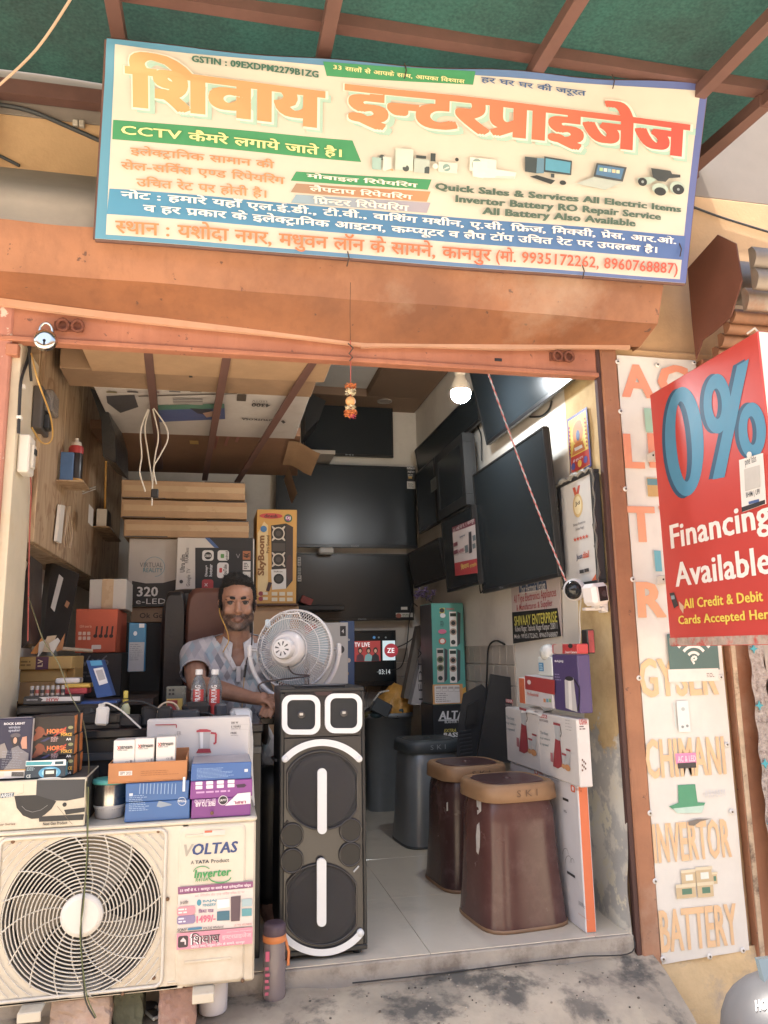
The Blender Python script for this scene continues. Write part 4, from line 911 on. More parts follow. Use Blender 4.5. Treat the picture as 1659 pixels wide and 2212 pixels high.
# ---------------------------------------------------------------- posters and things on the right jamb
JX = 1.458
gp = thing('poster', 'yellow and red religious poster with blue border on the right jamb', 'poster', tuple(atx(1250, 1030, JX)))
F = leftface(JX); Q = lambda *p: [F.loc(*z5(*x)) for x in p]
b = MB(); b.prism([F.P(*p, 0) for p in Q((464, 795), (577, 722), (604, 1062), (486, 1130))], F.n * -.002, ink('#4a4a9a')); b.build('sheet', gp)
F.poly([z5(*p) for p in ((472, 806), (572, 741), (596, 1054), (492, 1116))], '#e4c22c'); F.poly([z5(*p) for p in ((487, 1016), (590, 962), (597, 1050), (494, 1108))], '#c8352e')
F.poly([z5(*p) for p in ((490, 1010), (485, 880), (500, 820), (530, 780), (555, 800), (572, 850), (582, 965))], '#e8d458'); F.ell(*z5(527, 870), 12, 26, '#d98a3c'); F.ell(*z5(530, 825), 7, 10, '#d9813a'); F.poly([z5(*p) for p in ((495, 1005), (505, 940), (555, 915), (572, 965))], '#cf7d3a'); F.poly([z5(*p) for p in ((508, 960), (552, 938), (556, 955), (512, 978))], '#dfe3ea'); F.ell(*z5(528, 885), 4, 12, '#5a78a8')
F.text2('श्री शुभ लाभ', *(z5(500, 0)[0], z5(560, 0)[0], z5(0, 1012)[1], z5(0, 1034)[1]), '#e9e0f0', .03)
for x, y, h in ((503, 1066, '#5a5ab0'), (540, 1048, '#f0c838'), (573, 1025, '#5a5ab0')): F.ell(*z5(x, y), 4.5, 8, h)
for k in range(8): F.ell(*z5(480 + k * 1.2, 845 + k * 22), 1.6, 2.6, '#b8402c'); F.ell(*z5(567 + k * 2.4, 790 + k * 22), 1.6, 2.6, '#b8402c')
F.done(gp, 'print')
cf_ = thing('certificate', 'framed white award certificate with a gold medal, wrapped in plastic on the right jamb', 'certificate', tuple(atx(1265, 1265, JX)))
F = leftface(1.43); q = [F.loc(*z5(*x)) for x in ((415, 1178), (600, 1075), (697, 1735), (490, 1760))]
y0, y1 = q[0][0], q[1][0] + .012; zb_, zt_ = (q[2][1] + q[3][1]) / 2, (q[0][1] + q[1][1]) / 2
A = lambda a, c_, e: F.P(a, c_, e); b = MB()
FRM = mat('#23242a', .35, var=.15)
def fbox(b, a0, c0, a1, c1, d0, d1, m):                  # box on the jamb: along the wall a0..a1, height c0..c1, from the wall outwards
    xw = 1.43; b.box(xw - d1, xw - d0, -a1, -a0, c0, c1, m, .002)
fw = .014
for q_ in ((y0, zb_, y1, zb_ + fw), (y0, zt_ - fw, y1, zt_), (y0, zb_ + fw, y0 + fw, zt_ - fw), (y1 - fw, zb_ + fw, y1, zt_ - fw)): fbox(b, *q_, -.03, .006, FRM)
b.build('frame', cf_); b = MB(); fbox(b, y0 + fw, zb_ + fw, y1 - fw, zt_ - fw, -.028, -.002, mat('#dcdad8', .12, var=.03)); b.build('paper', cf_)
F = Face((1.432, 0, 0), (0, -1, 0), (0, 0, 1)); F.e = .0008
F.poly([z5(*p) for p in ((497, 1190), (512, 1184), (525, 1240), (512, 1245))], '#d4572f'); F.poly([z5(*p) for p in ((540, 1172), (528, 1176), (515, 1240), (530, 1240))], '#c0442c'); F.ell(*z5(527, 1290), 11, 26, '#d9b978'); F.ell(*z5(527, 1288), 8, 20, '#e9d8a8'); F.text2('Jd', *(z5(512, 0)[0], z5(540, 0)[0], z5(0, 1266)[1], z5(0, 1294)[1]), '#55483a', .02)
F.text2('Shivaay Enterprises', *(z5(502, 0)[0], z5(573, 0)[0], z5(0, 1385)[1], z5(0, 1404)[1]), '#6a6a70', .01); F.text2('(Kidwai Nagar)', *(z5(516, 0)[0], z5(566, 0)[0], z5(0, 1412)[1], z5(0, 1432)[1]), '#6a6a70', .01)
for k in range(5):
    cx, cy = z5(513 + k * 17, 1487 - k * 5); F.poly([(cx + r * .75 * math.sin(a), cy - r * math.cos(a)) for a, r in [(i * PI / 5, 5.2 if i % 2 == 0 else 2.2) for i in range(10)]], '#d9502e')
F.text2('Just', *(z5(522, 0)[0], z5(557, 0)[0], z5(0, 1568)[1], z5(0, 1608)[1]), '#3b4a70', .02); F.text2('dial', *(z5(558, 0)[0], z5(594, 0)[0], z5(0, 1552)[1], z5(0, 1592)[1]), '#d9572e', .02)
F.rect2(*(z5(541, 0)[0], z5(566, 0)[0], z5(0, 1660)[1], z5(0, 1680)[1]), '#3a3a3e'); F.rect2(*(z5(569, 0)[0], z5(595, 0)[0], z5(0, 1652)[1], z5(0, 1672)[1]), '#3a3a3e')
F.poly([z5(*p) for p in ((600, 1740), (650, 1660), (655, 1724))], '#e0642e'); F.done(cf_, 'print')
b = MB(); PLW = mat('#b9b6b0', .2, var=.15, alpha=.8); rnd = random.Random(4)
b.tube([(1.424 + rnd.uniform(-.006, .004), -(y0 + (y1 - y0) * k / 14), zt_ + rnd.uniform(-.004, .01)) for k in range(15)], [rnd.uniform(.004, .012) for k in range(15)], PLW, 6)
b.tube([(1.427 + rnd.uniform(-.006, .004), -y1 - rnd.uniform(.0, .006), zb_ + (zt_ - zb_) * k / 22) for k in range(23)], [rnd.uniform(.003, .010) for k in range(23)], mat('#77746f', .15, var=.15, alpha=.75), 6)
b.tube([(1.425 + rnd.uniform(-.004, .004), -y0 + rnd.uniform(.0, .005), zb_ + (zt_ - zb_) * k / 22) for k in range(23)], [rnd.uniform(.002, .006) for k in range(23)], mat('#77746f', .15, var=.15, alpha=.75), 6)
b.build('plastic_wrap', cf_)
# security camera
cc = atx(1241, 1274, 1.36); sc_ = thing('security_camera', 'white two lens security camera on a bracket low on the right jamb', 'camera', tuple(cc + V((.05, 0, -.06))))
WP = mat('#e4dfe0', .3, var=.03)
b = MB(); b.ball(cc, .044, WP, 24, 14); b.build('ball_head', sc_); b = MB(); b.ball(cc + V((-.012, -.016, -.002)), (.034, .034, .037), mat('#14181c', .06, var=0), 20, 12); b.build('lens_window', sc_)
d2 = atx(1287, 1284, 1.39); b = MB(); X = Matrix.Translation(d2) @ Matrix.Rotation(.35, 4, 'Z') @ Matrix.Rotation(-.12, 4, 'Y'); b.box(-.045, .04, -.035, .035, -.04, .042, WP, .014, X); b.build('body', sc_)
b = MB(); b.box(-.022, .022, -.0375, -.035, -.026, .028, mat('#15161a', .1, var=0), .008, X); b.lathe([(.012, 0), (.012, .003)], X @ V((.002, -.037, .0)), mat('#2f3238', .15), 16, axis=X.to_3x3() @ V((0, -1, 0))); b.build('lens', sc_)
d3 = atx(1298, 1312, 1.44); b = MB(); b.box(d3.x - .07, d3.x + .016, d3.y - .012, d3.y + .02, d3.z - .012, d3.z + .0, WP, .003); b.box(1.44, 1.462, d3.y - .02, d3.y + .025, d3.z - .02, d3.z + .075, WP, .004); b.tube([d2 + V((.02, 0, -.035)), d3 + V((-.03, 0, 0))], .01, WP, 8); b.build('bracket', sc_)
cable('camera_lead', 'white lead hanging from the security camera to the kettle carton', [cc + V((.02, -.01, -.04)), atx(1252, 1330, 1.40), atx(1253, 1380, 1.40), atx(1244, 1420, 1.38), atx(1248, 1450, 1.38), atx(1262, 1430, 1.40)], .0032, WIREW)
# black and pink shop poster on the right wall
sp = thing('wall_poster', 'pink and black electronics poster on the right wall behind the cartons', 'poster', tuple(atx(1160, 1390, 1.458)))
F = leftface(1.458); q = [z5(138, 1660), z5(420, 1600), z5(432, 2042), z5(155, 2085)]
b = MB(); b.prism([F.P(*F.loc(*p), 0) for p in q], F.n * -.003, ink('#cfc0bd')); b.build('sheet', sp)
F.poly([z5(*p) for p in ((148, 1905), (410, 1880), (432, 2042), (155, 2085))], '#1e2022')
F.text('VIDYUTKOSA', *z5(195, 1668), *z5(392, 1710), '#2a2a30', .01); F.poly([z5(*p) for p in ((188, 1750), (345, 1722), (350, 1770), (190, 1792))], '#3c5784'); F.text('Your Electronic Version', *z5(196, 1750), *z5(342, 1776), '#e6e2e2', .02)
F.text('All Type Electronics Appliances', *z5(158, 1808), *z5(406, 1828), '#c0505a', .01); F.text('& Manufactures & Supplier', *z5(174, 1862), *z5(384, 1880), '#c0505a', .01)
F.text('SHIVAAY ENTERPRISE', *z5(162, 1928), *z5(412, 1962), '#d9d23a', .03); F.text('Kidwai Nagar, Yashoda Nagar Kanpur 208011', *z5(168, 1984), *z5(414, 2012), '#dadada', .01); F.text('Mob: 9935172262, 8960768887', *z5(164, 2032), *z5(416, 2050), '#dadada', .01)
F.done(sp, 'print')
# ================================================================ right side of the floor: bins and cartons
def sq(cx, cy, z, hx, hy, n=32, e=4.0, a=0):
    o = []
    for k in range(n):
        t = 2 * PI * k / n; c_, s_ = math.cos(t), math.sin(t)
        r = (abs(c_) ** e + abs(s_) ** e) ** (-1 / e); x, y = hx * r * c_, hy * r * s_
        o.append(V((cx + x * math.cos(a) - y * math.sin(a), cy + x * math.sin(a) + y * math.cos(a), z)))
    return o
def bin_(label, cx, cy, zt, hb, ht, body, rim, lid, a=0, name='dustbin', open_=False, txt=True, tcol='#6a4a30'):
    T = thing(name, label, 'dustbin', (cx, cy, 0), 'lidded dustbins on the shop floor')
    b = MB(); H = zt - .05
    b.loft([sq(cx, cy, z, h, h, 40, e, a) for z, h, e in ((.012, hb, 4.5), (.03, hb * .985, 4.5), (.10, hb * .955, 4.5), (H * .5, (hb + ht) / 2 * .975, 4.2), (H * .8, ht * 1.03, 4), (H * .9, ht * 1.0, 4), (H, ht * .92, 4))], body); b.build('body', T)
    b = MB(); b.loft([sq(cx, cy, z, h, h, 40, 4.5, a) for z, h in ((0, hb * .985), (0.001, hb * 1.01), (.013, hb * 1.01), (.014, hb * .98))], rim); b.build('base_ring', T)
    b = MB(); o_ = ht * 1.08
    b.loft([sq(cx, cy, z, h, h, 40, 4.2, a) for z, h in ((H - .012, o_ * .97), (H - .01, o_), (zt - .012, o_ * .98), (zt, o_ * .93), (zt + .001, o_ * .84), (zt - .004, o_ * .82))], rim, caps=(True, open_ is False)); L_ = b.build('lid', T)
    if not open_:
        b = MB(); b.loft([sq(cx, cy, z, h, h, 40, 3.2, a) for z, h in ((zt - .006, o_ * .8), (zt - .003, o_ * .8), (zt + .002, o_ * .77))], lid); b.build('flap', L_); b = MB(); b.lathe([(.018, 0), (.016, .004), (.009, .004), (.008, 0)], (cx, cy, zt + .0015), lid, 16); b.build('finger_hole', L_)
    if txt:
        ax = V((math.cos(a), math.sin(a), 0)); F = Face(V((cx, cy, H + .002)) + V((math.sin(a), -math.cos(a), 0)) * (o_ * 1.0), ax, (0, 0, 1), lift=.0015); F.loc = lambda p, q: (p, q); F.text('S K I', -.04, .030, .045, .006, tcol, .0); F.done(T, 'lettering')
    return T
MAR = mat('#57322d', .22, var=.14, scale=6, stain='#7a5c58', samt=.3, sscale=9); OCH = mat('#97714a', .5, var=.15, scale=8); OCHL = mat('#4a2a2c', .3, var=.1)
B1 = bin_('front maroon dustbin with ochre rim beside the tall orange edged cartons', 1.115, .28, .50, .172, .148, MAR, OCH, OCHL, a=.10)
B2 = bin_('rear maroon dustbin with ochre rim, half hidden by the front one', 1.105, .76, .50, .168, .145, mat('#452a28', .22, var=.16, scale=6, stain='#84666a', samt=.3, sscale=9), OCH, OCHL, a=.10)
GYB = mat('#8b9297', .3, .4, var=.1, scale=6); GYR = mat('#3d464b', .45, var=.1)
bin_('grey metallic dustbin with dark lid behind the maroon ones', 1.125, 1.5, .525, .172, .148, GYB, GYR, mat('#2f383c', .3), a=.10, tcol='#8a9298')
from mathutils.bvhtree import BVHTree
def patch(T, uv, m, nm='torn_label', up=.0015):          # a paper remnant that follows the side of a bin
    bd = [c for c in T.children if c.name.startswith('body')][0]; o0 = ORG[T]
    bv = BVHTree.FromPolygons([v.co + o0 for v in bd.data.vertices], [list(p.vertices) for p in bd.data.polygons]); b = MB(); ps = []
    for u, v in uv:
        h = bv.ray_cast(CAM, ray(u, v).normalized())
        if h[0] is None: return
        ps.append(h[0] + h[1].normalized() * (up if h[1].dot(ray(u, v)) < 0 else -up))
    b.add(ps, [list(range(len(ps)))], m); b.build(nm, T)
PAP = mat('#c9c5be', .8, var=.2, scale=40)
for T, q in ((B1, [(1031, 1782), (1036, 1776), (1038, 1800), (1037, 1830), (1034, 1846), (1030, 1840), (1029, 1805)]), (B1, [(1030, 1728), (1040, 1722), (1040, 1752), (1032, 1760)]), (B2, [(1001, 1803), (1015, 1801), (1016, 1833), (1006, 1838), (1001, 1822)]), (B2, [(965, 1734), (968, 1732), (968, 1751), (965, 1752)]), (B2, [(1008, 1762), (1024, 1756), (1024, 1780), (1017, 1780), (1016, 1766)])): patch(T, q, PAP)
T = thing('dustbin', 'open grey dustbin stuffed with a yellow bag, below the switched on television', 'dustbin', (1.09, 2.42, 0), 'open dustbins at the back')
def openbin(T, cx, cy, zt, hb, ht):
    b = MB(); b.loft([sq(cx, cy, z, h, h, 32, 4) for z, h in ((0, hb), (.03, hb), (zt - .03, ht), (zt - .03, ht * 1.05), (zt, ht * 1.05), (zt, ht * .95), (zt - .2, ht * .93))], GYB, caps=(True, False)); b.build('body', T)
openbin(T, 1.09, 2.42, .60, .13, .165)
T = thing('dustbin', 'second open grey dustbin, mostly hidden behind the tower speaker', 'dustbin', (.78, 2.5, 0), 'open dustbins at the back'); openbin(T, .76, 2.46, .60, .13, .16)
# yellow bag
bm = bmesh.new(); bmesh.ops.create_icosphere(bm, subdivisions=4, radius=1)
from mathutils import noise as mn
c = at(852, 1527, 2.36)
for v_ in bm.verts:
    p = v_.co.copy(); d = mn.noise(p * 1.6) * .16 + abs(mn.noise(p * 4 + V((3, 1, 2)))) * .22
    r = 1 + d; z = p.z; taper = 1 - .32 * max(0, z)
    v_.co = V((p.x * .125 * r * taper + .012 * z, p.y * .10 * r * taper, p.z * .145 * (1 + d * .4)))
me = bpy.data.meshes.new('bag'); bm.to_mesh(me); bm.free(); me.materials.append(mat('#d79a1e', .35, var=.2, scale=20, bump=.6, bscale=50))
me.polygons.foreach_set('use_smooth', [True] * len(me.polygons)); o = bpy.data.objects.new('carrier_bag', me); COL.objects.link(o); o.location = c; ORG[o] = c; tag(o, 'crumpled yellow plastic bag standing in the open grey dustbin', 'bag')
b = MB(); c = at(826, 1530, 2.25)
b.box(-.07, .05, -.03, .03, -.045, .045, mat('#4a545a', .3, var=.1), .008, Matrix.Translation(c) @ Matrix.Rotation(.5, 4, 'Y')); o = b.build('power_adapter', label='grey appliance with two bright slots left of the yellow bag', cat='adapter')
b = MB(); b.tube([c + V((-.06, -.02, .05)), c + V((-.02, -.02, .10)), c + V((.04, -.02, .11))], .006, WIREW, 6); b.build('lead', o)
# junk in the bin
b = MB(); rnd = random.Random(5)
for k in range(14): b.ball((1.09 + rnd.uniform(-.12, .14), 2.36 + rnd.uniform(-.1, .1), .58 + rnd.uniform(0, .04)), (rnd.uniform(.03, .06), .04, .025), (mat('#2b3034', .4), mat('#6a6430', .5), mat('#27454a', .3))[k % 3], 9, 6)
b.build('scrap', label='dark scrap parts filling the open grey dustbin beside the yellow bag', cat='scrap', kind='stuff')

# tall cartons
def on_front(y): return front(y)
x0, x1, z0, z1 = rect(934, 1302, 1004, 1522, 1.78)
TEAL = mat('#4fa79e', .3, var=.06)
o = carton('carton', 'tall turquoise tower speaker carton standing on the black carton', 'carton', (x0, x1, z0, z1), 1.78, .26, TEAL, sides={'L': mat('#5d5a60', .3, var=.3, scale=9), 'T': mat('#3c5a58', .4)}, bev=.004)
zx = lambda x, y: (774.2 + x * .16667, 1299.6 + y * .16667)
F = front(1.78); F.rect(*zx(960, 1075), *zx(1358, 1320), '#d89b52'); F.rrect(*zx(985, 1090), *zx(1318, 1310), '#e3dedb', .06); F.lines(*zx(1003, 1180), *zx(1200, 1300), 5, '#8b7f80', .3); F.text('TERMEX', *zx(1130, 85), *zx(1245, 108), '#c8505a', .03)
for k in range(4): F.rect(*zx(1003 + k * 80, 1103), *zx(1072 + k * 80, 1165), '#b7adab'); F.rect(*zx(1008 + k * 80, 1130), *zx(1067 + k * 80, 1160), '#e3dedb')
for (q, side) in (((1175, 130, 1280, 580), '#e6e3e0'), ((1010, 605, 1112, 1045), '#c9c2bc'), ((1172, 615, 1278, 1050), '#e6e3e0')):
    F.rect(*zx(q[0], q[1]), *zx(q[2], q[3]), side); F.poly([zx(q[2], q[1]), zx(q[2] + 42, q[1] + 20), zx(q[2] + 38, q[3] - 40), zx(q[2], q[3])], '#3f444c'); cx = (q[0] + q[2]) / 2; hh = q[3] - q[1]
    F.rect(*zx(q[0] + 10, q[1] + 20), *zx(q[2] - 15, q[1] + 62), '#22332e')
    for f_, r_ in ((.33, 7.5), (.58, 7.5)): F.ell(*zx(cx, q[1] + hh * f_), r_, r_, '#b59a8a' if side == '#e6e3e0' else '#6f7a52'); F.ell(*zx(cx, q[1] + hh * f_), r_ * .62, r_ * .62, '#26282c')
    F.ell(*zx(cx, q[1] + hh * .88), 5, 5, '#2e3a3c')
F.poly([zx(*p) for p in ((1052, 85), (1112, 80), (1112, 150), (1050, 150))], '#e0c832'); F.ell(*zx(1080, 115), 5, 5, '#33343c'); F.ell(*zx(1090, 180), 6, 5, '#dfe4ec'); F.ell(*zx(1085, 388), 9, 5, '#d86a96'); F.ell(*zx(1085, 512), 8, 7, '#c8524a'); F.ell(*zx(1085, 512), 5, 5, '#e8e0dc'); F.lines(*zx(1058, 250), *zx(1115, 325), 4, '#35606a')
F.done(o); b = MB(); b.prism([(x1 - .03, 1.779, z0 + .02), (x1 - .004, 1.779, z0 + .03), (x1 - .002, 1.779, z0 + .1), (x1 - .02, 1.779, z0 + .09)], (0, -.004, 0), mat('#d9a024', .4)); b.build('loose_flap', o)
o2 = carton('carton', 'black speaker carton with white lettering under the turquoise one', 'carton', (x0 - .008, x1 + .004, 0, z0 - .002), 1.775, .28, mat('#1d2127', .4, var=.1), sides={'L': mat('#33343a', .4, var=.3, scale=12)})
F = front(1.775); F.text('ALTAS', *zx(1040, 1420), *zx(1430, 1515), '#e8e8e8', .04, shear=.1); F.rect(*zx(1035, 1530), *zx(1360, 1537), '#c9c9c9'); F.text('BLASTER SOUND', *zx(1118, 1545), *zx(1430, 1565), '#e0e0e0', .03); F.text('EXTRA', *zx(1108, 1652), *zx(1268, 1688), '#d8c64a', .04, shear=.2); F.text('BASS', *zx(1098, 1700), *zx(1300, 1752), '#e8e8e8', .05, shear=.15); F.text('SIDE FIRING', *zx(1090, 1790), *zx(1270, 1812), '#c9c9c9', .03); F.done(o2)
# purple flowers on the turquoise carton
pf = thing('dried_flowers', 'bunch of dried purple flowers on top of the turquoise carton', 'flowers', (x0 + .0, 1.86, z1))
b = MB(); rnd = random.Random(3); tips = []
for k in range(9):
    p = V((x0 + .03, 1.86, z1 + .003)); q = p + V((rnd.uniform(-.09, .03), rnd.uniform(-.05, .05), rnd.uniform(.03, .085))); tips.append(q); b.tube([p, (p + q) / 2 + V((0, 0, .015)), q], .0018, mat('#4a4436', .8), 4)
b.build('stem', pf); b = MB()
for q in tips:
    for k in range(14): b.ball(q + V((rnd.uniform(-.014, .014), rnd.uniform(-.014, .014), rnd.uniform(-.014, .014))), .005, mat('#5d4a78', .8, var=.3, scale=80), 6, 4)
b.build('blossom', pf)
# leaning grey cartons behind
for k, (q, m, lb) in enumerate((([(903, 1352), (920, 1348), (895, 1512), (872, 1508)], mat('#6d675f', .7, var=.12), 'long grey brown carton leaning on the back wall left of the turquoise carton'), ([(922, 1372), (938, 1370), (934, 1524), (888, 1522)], mat('#b3afb0', .6, var=.08), 'pale LED television carton leaning against the turquoise carton'))):
    y = 2.20 - k * .10; b = MB(); b.prism([at(*p, y) for p in q], (0, .09, 0), m); o = b.build('carton', label=lb, cat='carton')
    if k:
        F = front(y); F.text('LEDTV', 902, 1400, 914, 1512, '#3c3a3e', 0, turn=1); F.done(o)
# old television backs and panel leaning in front of the tiles
b = MB(); q = [(1061, 1456), (1133, 1468), (1128, 1652), (1030, 1640)]; b.prism([at(*p, 1.08) for p in q], (.01, .05, 0), mat('#191d24', .4, var=.12)); b.build('panel', label='large black panel leaning on the right wall behind the mixer cartons', cat='panel')
TB = thing('old_television', 'black plastic back shell of an old television leaning before the black carton', 'television', tuple(at(1010, 1660, 1.28)))
y = 1.22; b = MB(); b.prism([at(*p, y) for p in ((1000, 1500), (1040, 1478), (1052, 1490), (1036, 1660), (985, 1655), (990, 1560))], (.02, .06, 0), mat('#24272b', .55, var=.15)); b.build('shell', TB)
b = MB(); b.prism([at(*p, y - .012) for p in ((1010, 1524), (1034, 1512), (1030, 1560), (1006, 1572))], (0, .012, 0), mat('#17191c', .5)); b.build('recess', TB)
b = MB()
for k in range(9): b.prism([at(992 + k * .6 + du, 1580 + k * 8 + dv, y - .006) for du, dv in ((0, 0), (26, -4), (26, -1), (0, 3))], (0, .006, 0), mat('#34383c', .5))
b.build('vent', TB)

# cartons along the right wall; their printed sides face the shop
def side_carton(label, x, dx, yn, yf, z0, z1, m, sides=None, name='carton', group=None, bev=.004):
    b = MB(); b.box(x, x + dx, yn, yf, z0, z1, m, bev, sides=sides); o = b.build(name, label=label, cat='carton', group=group); return o
OW = mat('#d2d1d6', .45, var=.05, scale=8); ORE = mat('#e06a2c', .45, var=.05)
XO = 1.297
yn = atx(1266, 2015, XO).y; ym = atx(1188, 1700, XO).y; yf = .72; zt = .50
oA = side_carton('tall white carton with an orange edge nearest the door', XO, .042, yn, ym - .003, 0, zt, OW, {'F': ORE}); F = leftface(XO)
z6 = lambda x, y: (774.2 + x * .3667, 1603.7 + y * .3667)
F.rrect(*z6(1250, 248), *z6(1278, 298), '#dd5a2a', .3); F.rrect(*z6(1258, 258), *z6(1270, 286), '#dcdbe0', .3); F.text('orient', *z6(1280, 262), *z6(1318, 296), '#dd6a3a', .02); F.text('CK BIRLA GROUP', *z6(1130, 210), *z6(1190, 236), '#8d8d94', .02); F.rrect(*z6(1205, 322), *z6(1240, 352), '#232326', .3); F.lines(*z6(1212, 395), *z6(1235, 420), 2, '#55555a')
for (u, v, r) in ((1222, 660, 14), (1240, 700, 16), (1262, 690, 10)): F.line([z6(u + r * 1.2 * math.cos(t), v - 2.6 * r * math.sin(t) + (u - 1222) * .5) for t in [PI * k / 8 for k in range(9)]], .002, '#77777c')
F.rect(*z6(1232, 755), *z6(1280, 800), '#3a3a40'); F.lines(*z6(1300, 930), *z6(1345, 985), 5, '#7d7d84'); F.lines(*z6(1300, 1010), *z6(1380, 1060), 4, '#c99a86'); F.done(oA)
oB = side_carton('tall white carton standing behind the orange edged one', XO + .004, .042, ym + .002, yf, 0, zt - .004, OW); F = leftface(XO + .004)
F.rrect(*z6(1037, 150), *z6(1058, 196), '#dd5a2a', .3); F.rrect(*z6(1043, 160), *z6(1053, 186), '#dcdbe0', .3); F.text('orient', *z6(1060, 164), *z6(1090, 195), '#dd6a3a', .02); F.text('CK BIRLA GROUP', *z6(938, 122), *z6(990, 150), '#8d8d94', .02); F.rrect(*z6(938, 200), *z6(965, 222), '#232326', .3); F.done(oB)
z4 = lambda x, y: (801.9 + x * .3333, 1271.9 + y * .3333)
XU_ = 1.284
a1 = atx(*z4(1345, 1100), XU_).y; a2 = atx(*z4(1088, 1000), XU_).y; a3 = atx(*z4(868, 900), XU_).y; zt2 = atx(*z4(1088, 800), XU_).z; zb2 = zt + .002
UW = mat('#d6d2d1', .45, var=.05, scale=8)
for k, (ya, yb_, lb, sh) in enumerate(((a1, a2, 'white mixer grinder carton nearer the door on the orange edged cartons', 0), (a2 + .004, a3, 'white mixer grinder carton farther from the door, under the red and white box', -220))):
    o = side_carton(lb, XU_ + k * .004, .05, ya, yb_, zb2, zt2 - k * .004, UW, group='mixer grinder cartons'); F = leftface(XU_ + k * .004); sv = (0, -98)[k]
    S = lambda x, y: z4(x + sh, y + sv + (sh * 0))
    F.rect(*S(1092, 810), *S(1140, 842), '#b02f36'); F.text('USHA', *S(1094, 812), *S(1138, 838), '#f0e0e0', .04); F.text('MIXER GRINDER', *S(1092, 842), *S(1150, 868), '#8a7f86', .02)
    for i, t in enumerate(('The best', 'ingredient', 'is speed')): F.text(t, *S(1096, 920 + i * 36), *S((1150, 1162, 1152)[i], 952 + i * 38), '#6d8590', .01)
    F.poly([S(*p) for p in ((1182, 1150), (1196, 968), (1228, 985), (1242, 1150), (1215, 1165))], '#9c2f3a'); F.poly([S(*p) for p in ((1188, 872), (1226, 884), (1222, 985), (1198, 972))], '#b9bcc0'); F.poly([S(*p) for p in ((1184, 864), (1228, 876), (1228, 890), (1184, 880))], '#a83440'); F.line([S(1228, 890), S(1236, 940), S(1230, 960)], .004, '#3a3a40')
    for (x_, y_, w_, h_) in ((1242, 1070, 24, 60), (1268, 1042, 26, 100)): F.poly([S(x_, y_), S(x_ + w_, y_ + 10), S(x_ + w_ - 3, y_ + h_), S(x_ + 3, y_ + h_ - 8)], '#b9bcc0'); F.poly([S(x_ - 2, y_ - 8), S(x_ + w_ + 2, y_ + 2), S(x_ + w_ + 2, y_ + 14), S(x_ - 2, y_ + 4)], '#a83440')
    F.poly([S(*p) for p in ((1166, 1060), (1182, 1066), (1184, 1125), (1168, 1118))], '#b06a74'); F.ell(*S(1278, 1160), 6, 7, '#c88a50'); F.ell(*S(1252, 1150), 4, 5, '#c8905a'); F.lines(*S(1262, 840), *S(1310, 930), 4, '#a9a4a8', .2); F.done(o)
    if k == 0:
        F = front(ya); F.text('USHA', *z4(1347, 845), *z4(1400, 880), '#b8323a', .04); F.lines(*z4(1348, 885), *z4(1395, 915), 2, '#6d5a60')
        for i in range(7): F.ell(*z4(1368 + (i % 3) * 10, 1110 + i * 11), 1.6, 2.6, '#6d4a3c')
        F.done(o, 'print')
b = MB(); b.grid(lambda i, j: V((XU_ - .004 + j * .06 + .003 * math.sin(i * 11), a2 + .17 - i * .22, zt2 + .004 + .01 * math.sin(i * 7) * j + .008 * (1 - j) * math.sin(i * 3) - (.02 if j < .15 else 0))), 20, 6, mat('#dcd8d4', .5, var=.08)); b.build('plastic_sleeve', label='crumpled white plastic sleeve lying across the mixer cartons', cat='plastic sleeve')
# small boxes on top
zq = zt2 + .022
yk0 = atx(*z4(1345, 600), 1.285).y; yk1 = atx(*z4(1185, 700), 1.285).y; ztk = atx(*z4(1170, 425), 1.285).z
o = side_carton('purple electric kettle carton on the mixer cartons', 1.285, .05, yk0, yk1, zq, ztk, mat('#4a3a72', .4, var=.08), name='carton'); F = leftface(1.285)
F.text('BAJAJ', *z4(1190, 462), *z4(1245, 480), '#e6e4ee', .04); F.lines(*z4(1190, 545), *z4(1235, 600), 3, '#8d84ae', .4); F.poly([z4(*p) for p in ((1255, 590), (1312, 575), (1338, 800), (1262, 772))], '#c6c4c6'); F.poly([z4(*p) for p in ((1278, 590), (1296, 585), (1306, 790), (1284, 780))], '#e8e6e6'); F.ell(*z4(1285, 582), 9, 5, '#26262c'); F.line([z4(1318, 588), z4(1350, 640), z4(1350, 740), z4(1340, 790)], .008, '#26262c'); F.done(o)
yr1 = atx(*z4(996, 640), 1.28).y; o = side_carton('low red and white box beside the purple kettle carton', 1.28, .055, yk1 + .004, yr1, zq, atx(*z4(1090, 565), 1.28).z, mat('#cbc7cc', .4, var=.05)); F = leftface(1.28)
F.poly([z4(*p) for p in ((996, 562), (1190, 592), (1190, 688), (998, 650))], '#a8292a'); F.text('Professional', *z4(1012, 668), *z4(1085, 700), '#c85a50', .03)
for i, h in enumerate(('#d98a4a', '#6fa8c0', '#8ab070')): F.rect2(*(z4(1118 + i * 18, 0)[0], z4(1132 + i * 18, 0)[0], z4(0, 712)[1], z4(0, 735)[1]), h)
F.ell(*z4(1025, 605), 4, 5, '#e0d0d0'); F.done(o)
yo = atx(*z4(965, 640), 1.28).y; side_carton('small orange and white box at the far end of the mixer cartons', 1.282, .05, yr1 + .004, yo + .02, zq, atx(*z4(980, 575), 1.28).z, mat('#dcd6d2', .5), {'L': mat('#d9672e', .5, var=.3, scale=20)})
zr = zq + .135
